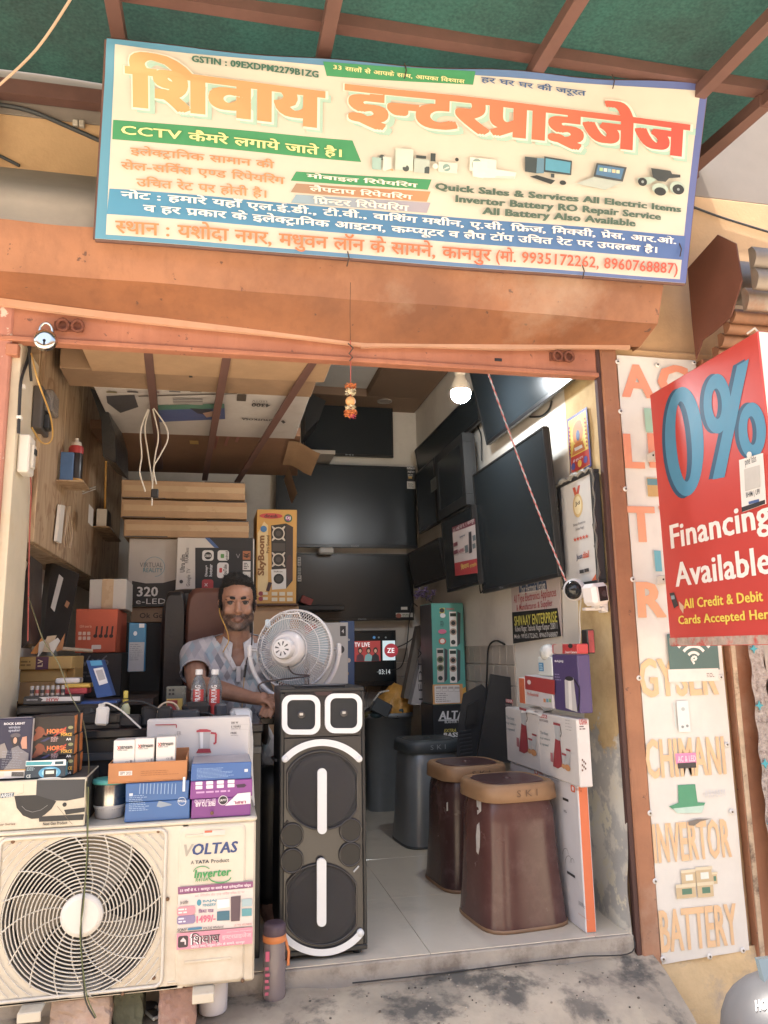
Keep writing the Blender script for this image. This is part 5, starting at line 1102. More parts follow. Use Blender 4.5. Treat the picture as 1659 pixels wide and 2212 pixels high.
ot = side_carton('white tissue box standing on the red and white box', 1.283, .05, atx(*z4(1172, 500), 1.283).y, atx(*z4(1082, 500), 1.283).y, atx(*z4(1090, 565), 1.28).z + .002, atx(*z4(1120, 440), 1.283).z, mat('#d5dcdc', .4, var=.05)); F = leftface(1.283); F.rrect(*z4(1085, 478), *z4(1120, 535), '#3a8ac0', .1); F.lines(*z4(1090, 484), *z4(1116, 530), 4, '#bfe0ee'); F.done(ot)
b = MB(); b.ball(atx(*z4(1145, 415), 1.30), (.03, .05, .035), mat('#d9dbd9', .25, var=.1, bump=.8, bscale=60), 14, 9); b.build('crumpled_bag', label='crumpled clear bag poking out behind the tissue box', cat='bag')
oc = side_carton('small red smart camera carton on the purple kettle carton', 1.287, .045, yk0, yk1, ztk + .002, atx(*z4(1255, 358), 1.287).z, mat('#c0272e', .4, var=.06)); F = leftface(1.287); F.poly([z4(*p) for p in ((1182, 365), (1240, 352), (1240, 420), (1182, 420))], '#b9a8a4'); F.text('Smart Camera', *z4(1258, 402), *z4(1335, 418), '#f0dede', .03); F.ell(*z4(1292, 370), 5, 5, '#26262a'); F.done(oc)
side_carton('small black and red box behind the red camera carton', 1.335, .03, yk0 + .01, yk0 + .06, ztk + .002, ztk + .09, mat('#1c1c20', .4), {'F': mat('#a02a30', .5, var=.4, scale=30)})
# ================================================================ loft, cabinet and left wall
lf = thing('loft_rack', 'three dark steel bars carrying the cartons under the ceiling at left', 'rack', (0, .1, 2.05))
for a, c_ in (((319, 748), (346, 1012)), ((492, 758), (442, 1036)), ((684, 768), (512, 1042))):
    p, q = at(*a, .07), at(*c_, 2.0); beam(p, q, .032, .012, 'bar', lf); beam(p + V((.014, 0, .012)), q + V((.014, 0, .012)), .005, .026, 'bar', lf)
def lz(y): return 2.082 + .028 * (y - .07)
def loft_box(label, xa, xb, ya, yb, h_, m, droop=0, sk=0):
    z = lz((ya + yb) / 2) + .012; b = MB(); b.box(xa, xb, ya, yb, z, z + h_, m, .003, sides=None)
    for p in b.v: p.z -= droop * max(0, (p.y - ya) / (yb - ya)) + .004 * math.sin(p.x * 9); p.x += sk * (p.y - ya)
    o = b.build('carton', label=label, cat='carton', group='cartons on the loft rack'); return o
o = loft_box('foremost flat brown carton on the loft rack behind the lintel', -.50, .415, .06, .35, .07, CARD)
o = loft_box('narrow brown carton with printed marks, second on the loft rack', -.62, .385, .355, .565, .16, CARD2)
F = Face((0, 0, lz(.46) + .011), (1, 0, 0), (0, -1, 0), lift=.001); F.line([(180 + 9 * math.cos(t), 805 + 4 * math.sin(t)) for t in [k * PI / 6 for k in range(13)]], .012, '#7a5a44'); F.rect(628, 801, 641, 807, '#5a4436'); F.rect(408, 810, 416, 815, '#2b2420'); F.done(o)
WBX = mat('#cbc5c2', .6, var=.1, scale=6, stain='#a8a09a', samt=.5)
o = loft_box('white television carton with a sea picture on its underside, on the loft rack', -.53, .385, .60, 1.30, .14, WBX)
F = Face((0, 0, lz(.95) + .007), (1, 0, 0), (0, -1, 0), lift=.0012); z3 = lambda x, y: (x * .4334, 636 + y * .4334)
F.poly([z3(*p) for p in ((530, 505), (670, 500), (690, 560), (600, 590), (535, 540))], '#4a4a50'); F.poly([z3(*p) for p in ((770, 555), (1118, 545), (1122, 620), (790, 635))], '#4a5f9a'); F.poly([z3(*p) for p in ((770, 552), (1118, 543), (1118, 566), (775, 575))], '#4d8a78'); F.poly([z3(*p) for p in ((945, 565), (1060, 572), (1030, 600), (985, 592))], '#33364a'); F.poly([z3(*p) for p in ((1010, 590), (1085, 575), (1100, 600), (1030, 612))], '#c9a08a')
F.rect(*z3(860, 513), *z3(1012, 550), '#a8a4a4'); F.line([z3(862, 520), z3(1010, 520)], .008, '#55555a'); F.line([z3(862, 534), z3(1010, 532)], .008, '#55555a'); F.rect(*z3(1182, 495), *z3(1225, 530), '#4a4038'); F.line([z3(690, 505), z3(1180, 492)], .012, '#5d5550')
F.text('4300', *z3(1255, 538), *z3(1345, 560), '#3c3a3c', .04, turn=2); F.text('VIDYUTKOSA', *z3(1205, 612), *z3(1385, 630), '#3c3a3c', .03, turn=2); F.text('LEDTV', *z3(1258, 522), *z3(1330, 534), '#5a5658', 0, turn=2)
for k in range(9): F.rect(*z3(528 + k * 105, 478 - k * 1), *z3(585 + k * 105, 488 - k * 1), ('#8d8560', '#6d6a6c', '#8a6a6a', '#6a6a70', '#55555c', '#66666c', '#8a5a54', '#b05048', '#b05048')[k]); F.e -= F.step
F.e += F.step; F.poly([z3(*p) for p in ((1400, 628), (1412, 622), (1424, 634), (1412, 640))], '#3c3a3c'); F.done(o)
o = loft_box('opened brown carton sagging at the back of the loft rack', -.66, .42, 1.33, 2.15, .05, mat('#8f684b', .82, var=.2, scale=3, bump=.2, bscale=20), droop=.03, sk=.08)
b = MB(); zz = lz(1.35); b.grid(lambda i, j: V((.36 + i * .17, 1.36 + j * .42, zz + .005 + .012 * math.sin(i * 5) - .05 * i - .03 * j)), 8, 8, CARD); b.grid(lambda i, j: V((.40 + i * .05, 1.8 + j * .35, zz - .03 - .16 * i)), 4, 4, CARD2); b.build('flap', o)
F = Face((0, 0, lz(1.5) + .002), (1, 0, 0), (0, -1, 0), lift=.001); F.rect(*z3(968, 672), *z3(995, 696), '#c9b8a8'); F.rect(*z3(945, 727), *z3(990, 746), '#c9a23c')
for k in range(3): F.poly([z3(1060 + k * 55, 770 - k * 18), z3(1092 + k * 55, 665 - k * 2), z3(1104 + k * 55, 668 - k * 2), z3(1074 + k * 55, 772 - k * 18)], '#9a5848')
F.done(o)
# bundle of black plastic between cabinet and loft
b = MB(); b.prism([at(*p, .95) for p in ((195, 838), (222, 850), (248, 935), (250, 1000), (222, 985), (218, 905))], (.02, .35, 0), mat('#26282b', .3, var=.2, bump=.6, bscale=40)); b.build('plastic_bundle', label='black plastic wrapped bundle wedged between cabinet and loft cartons', cat='bundle')
# white charging leads over the first bar
rnd = random.Random(11); lead_lbl = ('shortest white lead hung over the left loft bar', 'white lead with a plug hung on the left loft bar, hanging lowest', 'white lead looping widest to the right on the left loft bar', 'white lead looping to the left on the left loft bar')
for k, pts in enumerate(([(322, 885), (313, 925), (320, 980), (330, 1045)], [(330, 884), (342, 940), (335, 985), (330, 1035), (328, 1092)], [(332, 882), (358, 920), (362, 950), (345, 985), (332, 1010), (338, 1046)], [(320, 884), (304, 930), (306, 985), (302, 1020), (312, 1055), (313, 1062)])):
    cable('charging_lead', lead_lbl[k], [at(*p, .80 - .01 * k) for p in pts], .0035, WIREW, group='white leads over the loft bar')
b = MB(); c = at(334, 1065, .78); b.box(c.x - .016, c.x + .016, c.y, c.y + .02, c.z - .02, c.z + .02, BLACK, .004); b.build('phone_charger', label='small black charger hanging among the white leads', cat='charger')

PLY = bpy.data.materials.new('plywood'); PLY.use_nodes = True; nt = PLY.node_tree; N = nt.nodes; L = nt.links; p = N['Principled BSDF']; p.inputs['Roughness'].default_value = .6
tc = N.new('ShaderNodeTexCoord'); mp = N.new('ShaderNodeMapping'); mp.inputs['Scale'].default_value = (6, 6, .9); L.new(tc.outputs['Object'], mp.inputs[0])
n1 = N.new('ShaderNodeTexNoise'); n1.inputs['Scale'].default_value = 2.2; n1.inputs['Detail'].default_value = 6; n1.inputs['Distortion'].default_value = 1.6; L.new(mp.outputs[0], n1.inputs['Vector'])
r1 = N.new('ShaderNodeValToRGB'); e = r1.color_ramp.elements; e[0].position = .34; e[1].position = .68; e[0].color = (*lin('#957555'), 1); e[1].color = (*lin('#c2a682'), 1); x_ = e.new(.5); x_.color = (*lin('#b59671'), 1)
L.new(n1.outputs['Fac'], r1.inputs[0])
n2 = N.new('ShaderNodeTexNoise'); n2.inputs['Scale'].default_value = 5; n2.inputs['Detail'].default_value = 4; n2.inputs['Distortion'].default_value = 2.5; L.new(tc.outputs['Object'], n2.inputs['Vector'])
m2 = N.new('ShaderNodeMapRange'); m2.inputs['From Min'].default_value = .56; m2.inputs['From Max'].default_value = .64; m2.inputs['To Max'].default_value = .6; L.new(n2.outputs['Fac'], m2.inputs['Value'])
m3 = N.new('ShaderNodeMix'); m3.data_type = 'RGBA'; m3.inputs['B'].default_value = (*lin('#8a5f3c'), 1); L.new(m2.outputs['Result'], m3.inputs['Factor']); L.new(r1.outputs[0], m3.inputs['A']); L.new(m3.outputs['Result'], p.inputs['Base Color'])
cb = thing('wall_cabinet', 'plywood wall cabinet along the left wall above the desk', 'cabinet', (-.73, 1.2, 1.4))
b = MB(); b.box(-.815, -.672, .27, 2.75, 1.405, 2.85, PLY, .002); b.build('carcass', cb)
for k, (ya, yb) in enumerate(((.275, .70), (.704, 1.06), (1.064, 1.85), (1.854, 2.70))): b = MB(); b.box(-.671, -.655, ya, yb, 1.408, 2.84, PLY, .002); b.build('door', cb)
CX = -.652
def cabr(x, y): return atx(x, y, CX)
zl = lambda x, y: (x * .25, 663.6 + y * .25)            # zoom of the left strip
# meter, breaker box, cables on the left jamb
JL = -.668
mt = thing('electric_meter', 'grey electricity meter with a clear cover on the left jamb', 'electric meter', tuple(atx(*zl(330, 1000), JL)))
c = atx(*zl(300, 800), JL); c2 = atx(*zl(455, 800), JL); b = MB(); b.box(JL - .002, JL + .03, c.y - .02, c.y + .12, c.z - .11, c.z + .05, mat('#4a4441', .5, var=.1), .004); b.build('base', mt)
b = MB(); b.box(JL + .03, JL + .062, c.y + .0, c.y + .115, c.z - .035, c.z + .045, mat('#7d7a78', .15, var=.05, alpha=.6), .006); b.build('cover', mt); b = MB(); b.box(JL + .03, JL + .05, c.y + .02, c.y + .07, c.z - .1, c.z - .045, BLACK, .004); b.build('terminal_block', mt)
mc = thing('breaker_box', 'white breaker box below the meter on the left jamb', 'breaker box', tuple(atx(*zl(170, 1440), JL)))
a0 = atx(*zl(130, 1250), JL); a1 = atx(*zl(205, 1250), JL); zt_, zb_ = atx(*zl(165, 1090), JL).z, atx(*zl(165, 1440), JL).z
b = MB(); b.box(JL - .002, JL + .035, .03, .115, zb_, zt_, mat('#e2dcd2', .4, var=.05), .005); b.build('case', mc); b = MB(); b.box(JL + .035, JL + .045, .05, .085, zb_ + .02, zt_ - .03, mat('#d9d2c6', .4), .003); b.build('switch', mc)
b = MB(); b.box(JL + .045, JL + .05, .055, .08, zt_ - .065, zt_ - .045, BLACK, .001); b.build('lever', mc)
cable('supply_cable', 'thick black supply cable running down into the breaker box', [atx(*zl(265, 290), JL + .006), atx(*zl(240, 450), JL + .006), atx(*zl(185, 620), JL + .006), atx(*zl(170, 800), JL + .006), atx(*zl(160, 1090), JL + .008)], .0055, WIREB)
cable('supply_cable', 'black cable from the lintel into the electricity meter', [atx(*zl(250, 290), JL + .01), atx(*zl(255, 450), JL + .014), atx(*zl(270, 640), JL + .02)], .005, WIREB)
cable('loop_wire', 'yellow wire looping below the electricity meter', [atx(*zl(270, 400), JL + .02), atx(*zl(330, 640), JL + .07), atx(*zl(430, 920), JL + .075), atx(*zl(455, 1100), JL + .07), atx(*zl(420, 1175), JL + .06), atx(*zl(350, 1160), JL + .04), atx(*zl(275, 1040), JL + .03)], .003, mat('#c99a3a', .5, var=0))
cable('loop_wire', 'red wire pinned down the left jamb', [atx(*zl(290, 1200), JL + .006), atx(*zl(262, 1360), JL + .006), atx(*zl(268, 1600), JL + .006), atx(*zl(258, 1900), JL + .006), atx(*zl(250, 2200), JL + .006), at(60, 1385, .22)], .0025, mat('#b0483c', .5, var=0))
cable('loop_wire', 'yellow green wire hanging from the left jamb across the desk to the bottles', [at(62, 1290, .18), at(75, 1330, .1), at(95, 1385, .05), at(125, 1430, 0), at(152, 1500, -.04), at(180, 1560, -.06), at(192, 1650, -.1), at(186, 1700, -.24), at(189, 1760, -.25)], .0019, mat('#6b6840', .5, var=0))
for k, v in enumerate(((188, 685), (160, 955))):
    c = atx(*zl(*v), JL + .004); b = MB(); b.box(JL - .001, JL + .015, c.y - .012, c.y + .012, c.z - .006, c.z + .006, mat('#e6e2da', .5), .002); b.build('cable_clip', label=('upper white clip on the black supply cable', 'lower white clip on the black supply cable')[k], cat='cable clip')
# things on the cabinet door
def stick(label, nm, z, y, parts): pass
c = cabr(*zl(505, 1490)); sy = c.y
b = MB(); b.box(-.655, -.55, sy - .03, sy + .16, c.z - .012, c.z - .006, PLY, .001); b.build('ledge', cb)
sp_ = thing('spray_can', 'black spray can with a red band on the cabinet ledge', 'spray can', (-.60, sy + .06, c.z - .006)); zc = c.z - .006
b = MB(); b.lathe([(.029, 0), (.03, .005), (.03, .15), (.026, .165)], (-.60, sy + .06, zc), mat('#1b1416', .3, var=.1), 20); b.lathe([(.0305, .012), (.0305, .022)], (-.60, sy + .06, zc), mat('#d9a02a', .4), 20); b.build('can', sp_)
b = MB(); b.lathe([(.0306, .132), (.0306, .152), (.027, .164)], (-.60, sy + .06, zc), mat('#b02a30', .35), 20); b.build('band', sp_); b = MB(); b.lathe([(.022, .165), (.02, .182), (.008, .185), (.008, .2)], (-.60, sy + .06, zc), mat('#dcd8d2', .4), 16); b.build('nozzle', sp_)
F = front(sy + .029); F.text2('SPRAY', *(zl(500, 0)[0], zl(545, 0)[0], zl(0, 1230)[1], zl(0, 1280)[1]), '#c98a84', .03); F.lines(*zl(495, 1310), *zl(545, 1430), 5, '#d8d4ce'); F.done(sp_, 'lettering')
b = MB(); b.box(-.645, -.595, sy - .02, sy + .0, zc, zc + .12, mat('#3f6aa0', .4, var=.15, scale=20), .002); o = b.build('small_box', label='small blue and purple box leaning by the spray can', cat='box'); F = front(sy - .02); F.rect(*zl(400, 1190), *zl(440, 1260), '#5d4a8a'); F.lines(*zl(405, 1290), *zl(445, 1390), 4, '#8fc0e0'); F.done(o)
# board with hanging rulers, tube, tape, white switch
c = cabr(*zl(860, 1930)); b = MB(); b.box(-.655, -.57, c.y - .25, c.y + .3, c.z - .02, c.z - .014, PLY, .001); b.build('ledge', cb)
b = MB(); b.box(-.64, -.585, c.y - .22, c.y - .06, c.z - .014, c.z + .085, mat('#3a3a3e', .4, var=.1), .002, sides={'F': mat('#e0dcd6', .4)}); o = b.build('small_box', label='small grey and white box with an orange stripe on the far cabinet ledge', cat='box'); F = rightface(-.585); F.rect(*zl(768, 1700), *zl(800, 1900), '#d8d4ce'); F.done(o)
b = MB(); b.box(-.64, -.585, c.y - .04, c.y + .1, c.z - .014, c.z + .02, mat('#e2e0da', .4), .008); b.build('switch_plate', label='white plastic fitting on the far cabinet ledge', cat='fitting')
b = MB(); b.tube([atx(*zl(915, 1330), -.6), atx(*zl(905, 1900), -.6)], .006, mat('#d39a24', .5), 6); b.build('yellow_rod', label='thin yellow rod standing on the far cabinet ledge', cat='rod')
b = MB(); q = [cabr(*zl(*p)) + V((.004, 0, 0)) for p in ((490, 1705), (528, 1715), (495, 2040), (455, 2020))]; b.prism(q, (.012, 0, 0), mat('#e4e0d8', .4, var=.04)); b.build('batten', label='white plastic batten hanging on the near cabinet door', cat='batten')
b = MB()
for k in range(5):
    pts = [cabr(*zl(550 + k * 9 + 10 * math.sin(t * 6 + k), 1720 + t * 360)) + V((.006 + .002 * k, 0, 0)) for t in [i / 12 for i in range(13)]]; b.tube(pts, .0028, mat('#bfa68a', .6, var=0), 5)
b.build('flex_hank', label='hank of pale flex hanging beside the white batten', cat='cable')
b = MB(); p = cabr(*zl(710, 1590)); q = cabr(*zl(790, 1550)); b.tube([p + V((.003, 0, 0)), q + V((.02, 0, 0))], .003, WIREW, 5); b.tube([p + V((.003, 0, -.012)), q + V((.02, 0, -.012))], .003, WIREW, 5); b.build('cable_ties', label='two white cable ties stuck on the cabinet door', cat='cable tie')
# leaning panel on the left wall
T = thing('bare_television', 'bare dark television panel leaning on the left wall under the cabinet', 'panel', tuple(at(130, 1420, .75)))
q = [at(*p, y) for p, y in (((112, 1215), .95), ((172, 1240), .95), ((140, 1398), .72), ((92, 1385), .72))]
b = MB(); b.prism(q, (-.03, .03, 0), mat('#211d1c', .4, var=.2)); b.build('panel', T); nn = (q[1] - q[0]).cross(q[3] - q[0]).normalized(); nn = nn if nn.y < 0 else -nn
b = MB(); m_ = [q[0].lerp(q[1], s_).lerp(q[3].lerp(q[2], s_), t_) + nn * .003 for s_, t_ in ((.30, .12), (.47, .15), (.33, .62), (.16, .58))]; b.add(m_, [[0, 1, 2, 3]], ink('#c9c4be')); b.build('label', T)
b = MB(); m_ = [q[0].lerp(q[1], s_).lerp(q[3].lerp(q[2], s_), t_) + nn * .003 for s_, t_ in ((.72, .42), (.86, .44), (.80, .52), (.67, .5))]; b.add(m_, [[0, 1, 2, 3]], ink('#b07a50')); b.build('label', T)
b = MB(); q = [at(*p, .32) for p in ((50, 1250), (66, 1200), (60, 1390), (46, 1400))]; b.prism(q, (-.02, .3, 0), mat('#2a1c18', .4, var=.2)); b.build('picture_board', label='narrow dark board on the left wall beside the jamb', cat='board')
b = MB(); c = at(110, 1405, .55); b.tube([at(68, 1400, .5), c + V((0, 0, .01)), at(200, 1406, .6)], .008, mat('#b9a58c', .7), 6); b.build('ledge_rail', label='pale rail with paper scraps below the leaning panel', cat='rail')

# ================================================================ boxes behind the desk at left
F0 = lambda y: front(y)
for k, (v0, v1, u0, u1, lb) in enumerate(((1040, 1077, 262, 529, 'top one of three long flat brown cartons'), (1082, 1119, 262, 533, 'middle one of three long flat brown cartons'), (1124, 1161, 267, 538, 'lowest one of three long flat brown cartons'))):
    o = carton('carton', lb, 'carton', (u0, v0, u1, v1), 1.45, .42, CARD, group='three long brown cartons'); x0, x1, ya, yb, z0, z1 = dim(o)
    b = MB(); b.box(x0 + .01, x1 + .001, ya - .001, ya + .05, (z0 + z1) / 2 - .012, (z0 + z1) / 2 + .02, TAPE, .0004); b.build('packing_tape', o)
    F = front(ya); F.rect(u0 + 180, v0, u1 - 2, v0 + 4, '#4a4542'); F.rect(u0 + 2, v1 - 4, u0 + 95, v1, '#4a4542'); F.done(o)
o = carton('carton', 'grey and black television carton with a round virtual reality print', 'carton', (276, 1163, 384, 1310), 1.48, .35, mat('#b9b2ac', .5, var=.08)); F = front(1.48)
z1_ = lambda x, y: (x * .3667, 1133.7 + y * .3667)
F.poly([z1_(*p) for p in ((778, 330), (860, 345), (960, 342), (1045, 320), (1045, 480), (778, 480))], '#26221f'); F.line([z1_(910 + 60 * math.cos(t), 247 + 58 * math.sin(t)) for t in [2.7 + k * .3 for k in range(18)]], .003, '#6f97a8'); F.text('VIRTUAL', *z1_(824, 222), *z1_(958, 250), '#6d7074', .005); F.text('REALITY', *z1_(844, 254), *z1_(958, 280), '#4f8898', .01); F.text('320', *z1_(808, 365), *z1_(930, 422), '#d8d4cf', .03); F.text('e-LED', *z1_(802, 435), *z1_(975, 466), '#d8d4cf', .0); F.done(o)
x0, x1, ya, yb, z0, z1 = dim(o)
o = carton('carton', 'brown carton marked Ok under the virtual reality carton', 'carton', (282, 1312, 386, 1344), 1.50, .3, CARD2, z1=z0 - .002); F = front(1.5); F.text('Ok Go', 302, 1324, 352, 1335, '#3a2a20', .01); F.done(o); zz = dim(o)[4]
carton('carton', 'dark carton on the floor under the small brown carton', 'carton', (x0, x1, 0, zz - .002), 1.50, .3, mat('#2b2826', .6))
o = carton('carton', 'white and black smart television carton behind the chair with app tiles', 'carton', (378, 1162, 548, 1420), 1.44, .16, mat('#d5cfc9', .5, var=.06)); F = front(1.44)
F.poly([z1_(*p) for p in ((1150, 135), (1490, 135), (1490, 780), (1150, 780))], '#1f2228'); F.poly([z1_(*p) for p in ((1225, 75), (1490, 78), (1490, 140), (1285, 136))], '#23252b'); F.poly([z1_(*p) for p in ((1205, 75), (1235, 78), (1290, 136), (1262, 134))], '#3b5f9a')
F.text('Ultra slim', *z1_(1062, 175), *z1_(1088, 280), '#3a3a3e', .02, turn=1); F.text('FRAMEless', *z1_(1092, 135), *z1_(1110, 225), '#5a5a60', .01, turn=1); F.text('Google TV', *z1_(1100, 258), *z1_(1126, 362), '#4a4a50', .0, turn=1); F.ell(*z1_(1068, 335), 4, 4, '#3a3a3e')
for (x_, y_, h) in ((1192, 150, '#dcdcdc'), (1282, 150, '#dcdcdc'), (1280, 222, '#e6e2e2'), (1190, 322, '#b8343a')): F.rrect(*z1_(x_, y_), *z1_(x_ + 66, y_ + (92 if y_ == 222 else 62)), h, .25)
F.ell(*z1_(1226, 182), 8, 8, '#1c1c20'); F.text('ZEE5', *z1_(1208, 176), *z1_(1244, 190), '#e8e8e8', .04); F.text('android', *z1_(1328, 156), *z1_(1342, 208), '#3a3a3e', .02, turn=1); F.rrect(*z1_(1300, 172), *z1_(1320, 196), '#5a9a4a', .2); F.rrect(*z1_(1292, 254), *z1_(1308, 282), '#d0383a', .3); F.text('YouTube', *z1_(1316, 234), *z1_(1336, 304), '#3a3a3e', .03, turn=1); F.text('Disney+', *z1_(1208, 238), *z1_(1226, 304), '#d8dce4', .03, turn=1); F.text('hotstar', *z1_(1232, 232), *z1_(1250, 304), '#d8dce4', .03, turn=1); F.text('X', *z1_(1206, 342), *z1_(1222, 366), '#e8d8d8', .04, turn=1)
F.rect(*z1_(1430, 155), *z1_(1475, 206), '#b0683a'); F.text('4K', *z1_(1434, 165), *z1_(1470, 196), '#241c18', .04, turn=1); F.rect(*z1_(1430, 214), *z1_(1475, 268), '#d8d6d2'); F.rect(*z1_(1430, 276), *z1_(1475, 312), '#d8d6d2'); F.lines(*z1_(1436, 222), *z1_(1470, 262), 4, '#55555a'); F.line([z1_(1392, 172), z1_(1402, 196), z1_(1412, 172)], .003, '#8a8a90'); F.done(o)
# SkyBoom speaker carton
o = carton('carton', 'yellow tower speaker carton behind the man, beside the largest television', 'carton', (553, 1101, 641, 1304), 1.52, .3, mat('#d19b3a', .45, var=.06), sides={'R': mat('#6d4c30', .6), 'D': mat('#6d4c30', .6)}); F = front(1.52)
z9 = lambda x, y: (553 + x * .4334, 719 + y * .4334)
F.poly([z9(*p) for p in ((40, 940), (60, 960), (60, 1275), (20, 1320), (8, 1310), (8, 1000))], '#dfc48a'); F.poly([z9(*p) for p in ((75, 960), (150, 950), (150, 1175), (78, 1180))], '#24211f'); F.poly([z9(*p) for p in ((75, 1180), (150, 1176), (150, 1275), (80, 1280))], '#d9d6d2'); F.poly([z9(*p) for p in ((150, 950), (185, 968), (183, 1235), (150, 1275))], '#3a2c28')
F.ell(*z9(167, 1170), 7, 28, '#4d2f28')
for y_ in (1000, 1130):
    for a in range(4): F.poly([z9(112 + r * math.cos(PI / 4 + a * PI / 2 + d), y_ + r * 1.1 * math.sin(PI / 4 + a * PI / 2 + d)) for r, d in ((26, -.25), (46, -.06), (46, .06), (26, .25))], '#c9bfb0'); F.e -= F.step
    F.e += F.step; F.ell(*z9(112, y_), 13.5, 14, '#cfc4b4'); F.ell(*z9(112, y_), 11, 11.5, '#2a2624'); F.ell(*z9(112, y_), 6, 6, '#4a4440')
F.rect(*z9(82, 1048), *z9(145, 1088), '#45403c'); F.ell(*z9(113, 1226), 11, 11, '#1b1a1a'); F.ell(*z9(113, 1226), 7, 7, '#3a3836'); F.text('SkyBoom', *z9(88, 1186), *z9(132, 1196), '#5a5048', .02)
F.text('SkyBoom', *z9(10, 1010), *z9(50, 1210), '#8a5a24', .05, turn=1); F.text('Pro Sound', *z9(52, 1010), *z9(66, 1098), '#5d3f1c', .02, turn=1); F.ell(*z9(75, 913), 25, 6, '#c83a3a'); F.text('dinesh', *z9(42, 904), *z9(106, 922), '#2a1c1c', .03); F.ell(*z9(160, 925), 9, 9, '#3a6a4a'); F.ell(*z9(160, 925), 6, 6, '#9a3a8a'); F.text('DJ', *z9(148, 916), *z9(172, 934), '#f0e6e6', .04); F.ell(*z9(38, 978), 7, 7, '#3c78b0')
F.poly([z9(*p) for p in ((62, 1242), (80, 1246), (66, 1290), (50, 1284))], '#3a2024')
for i in range(3):
    for j in range(2): F.rect(*z9(78 + i * 38, 1292 + j * 28), *z9(106 + i * 38, 1310 + j * 28), '#d8cdb4')
for j in range(2): F.ell(*z9(24, 1300 + j * 26), 5, 5, '#a03a44'); F.rect(*z9(34, 1292 + j * 26), *z9(58, 1306 + j * 26), '#d8cdb4')
F.done(o); zz = dim(o)[4]; x0, x1 = dim(o)[:2]
carton('carton', 'plain brown carton under the yellow speaker carton', 'carton', (x0 - .02, x1 + .012, 0, zz - .012), 1.53, .3, CARD)
b = MB(); b.box(x0 - .005, x1 + .008, 1.5, 1.82, zz - .011, zz - .001, mat('#5d4030', .6), .002); b.build('board', label='thin dark board between the yellow speaker carton and the brown one', cat='board')
o = carton('carton', 'white carton with packing tape on the orange carton at left', 'carton', (192, 1251, 272, 1316), 1.0, .28, mat('#c6bfb5', .6, var=.08), tape='v')
zz = dim(o)[4]
OC = mat('#d4541f', .5, var=.08)
o = carton('carton', 'orange carton with black tower fan pictures under the white carton', 'carton', (163, 1322, 252, 1410), .92, .36, OC, z1=zz - .002, sides={'T': mat('#b9643a', .6, var=.2), 'R': mat('#b8481c', .6)}); F = front(.92)
for k in range(4): F.poly([z1_(566 + k * 31, 598), z1_(577 + k * 31, 596), z1_(570 + k * 31, 650), z1_(560 + k * 31, 650)], '#3a1a10'); F.ell(*z1_(562 + k * 31, 655), 4.5, 4, '#3a1a10'); F.e -= F.step
F.e += F.step; F.text('USHA tower fan', *z1_(470, 590), *z1_(540, 606), '#f0b08a', .02)
for i in range(3):
    for j in range(2): F.rrect(*z1_(462 + i * 26, 630 + j * 28), *z1_(480 + i * 26, 650 + j * 28), '#e8c2aa', .2); F.e -= F.step
F.e += F.step; F.rrect(*z1_(540, 708), *z1_(595, 732), '#e8dcd2', .2); F.done(o); zz = dim(o)[4]
o = carton('carton', 'black carton with silver lettering under the orange carton', 'carton', (170, 1412, 262, 1506), .9, .34, mat('#211f20', .4, var=.15), z1=zz - .002); F = front(.9); F.text('Vx6', *z1_(470, 770), *z1_(640, 830), '#6d6a6a', 0); F.lines(*z1_(470, 860), *z1_(600, 900), 2, '#55504e'); F.done(o); zz = dim(o)[4]
b = MB(); x0, x1 = dim(o)[:2]; b.box(-.80, x1 + .15, .75, 1.4, zz - .03, zz - .002, mat('#4a3a30', .6, var=.2), .003); ds = b.build('side_shelf', label='dark shelf behind the desk carrying the black and orange cartons', cat='shelf')
b = MB(); b.box(-.79, -.76, .78, 1.38, 0, zz - .03, mat('#4a3a30', .6), .002); b.box(x1 + .1, x1 + .13, .78, 1.38, 0, zz - .03, mat('#4a3a30', .6), .002); b.build('side_panel', ds)
o = carton('carton', 'upright blue box with a grey label left of the chair', 'carton', (276, 1346, 313, 1451), .86, .05, mat('#2f83ad', .4, var=.06), rz=.06); F = front(.858); F.rect(*z1_(762, 692), *z1_(845, 862), '#b3b6b8'); F.lines(*z1_(766, 700), *z1_(840, 800), 9, '#7d8288', .3); F.ell(*z1_(797, 640), 4, 5, '#d8e4ea'); F.rect(*z1_(820, 582), *z1_(850, 606), '#e0e0e0'); F.done(o)
# gold set-top boxes stacked at the far left
GD = mat('#c39a4c', .5, var=.1)
for k, (r, y, d, m, lb) in enumerate((((40, 1473, 118, 1520), .50, .25, mat('#b98d52', .6, var=.1), 'plain brown box at the bottom of the gold stack by the jamb'), ((42, 1446, 140, 1473), .50, .25, GD, 'middle gold box of the stack by the jamb'), ((42, 1418, 155, 1446), .48, .27, mat('#c8a050', .5, var=.1), 'top gold box with a purple stripe by the jamb'), ((118, 1442, 160, 1500), .54, .2, mat('#b58b3e', .5, var=.1), 'taller gold carton behind the stack by the jamb'))):
    o = carton('carton', lb, 'carton', r, y, d, m, group='gold boxes by the left jamb')
    if k == 2: F = front(y); F.rect(78, 1419, 104, 1446, '#5a2a4a'); F.text('LV', 82, 1424, 92, 1440, '#e0c8a0', .04, turn=1); F.lines(45, 1426, 74, 1440, 2, '#8a6a30'); F.done(o)
b = MB(); c = at(103, 1400, .5)
for k in range(5): b.prism([c + V((.03 * math.cos(t + k) * (1 - .1 * k) - .03 + .02 * k, -.01 - .006 * k, .04 * math.sin(t * 1.3 + k) + .004 * k)) for t in (0, 1.3, 2.8, 4.4)], (0, .002, 0), (mat('#d98a2a', .5), mat('#d8d2ca', .5), mat('#c9b090', .6), mat('#dcd8d2', .5), mat('#a86a30', .5))[k])
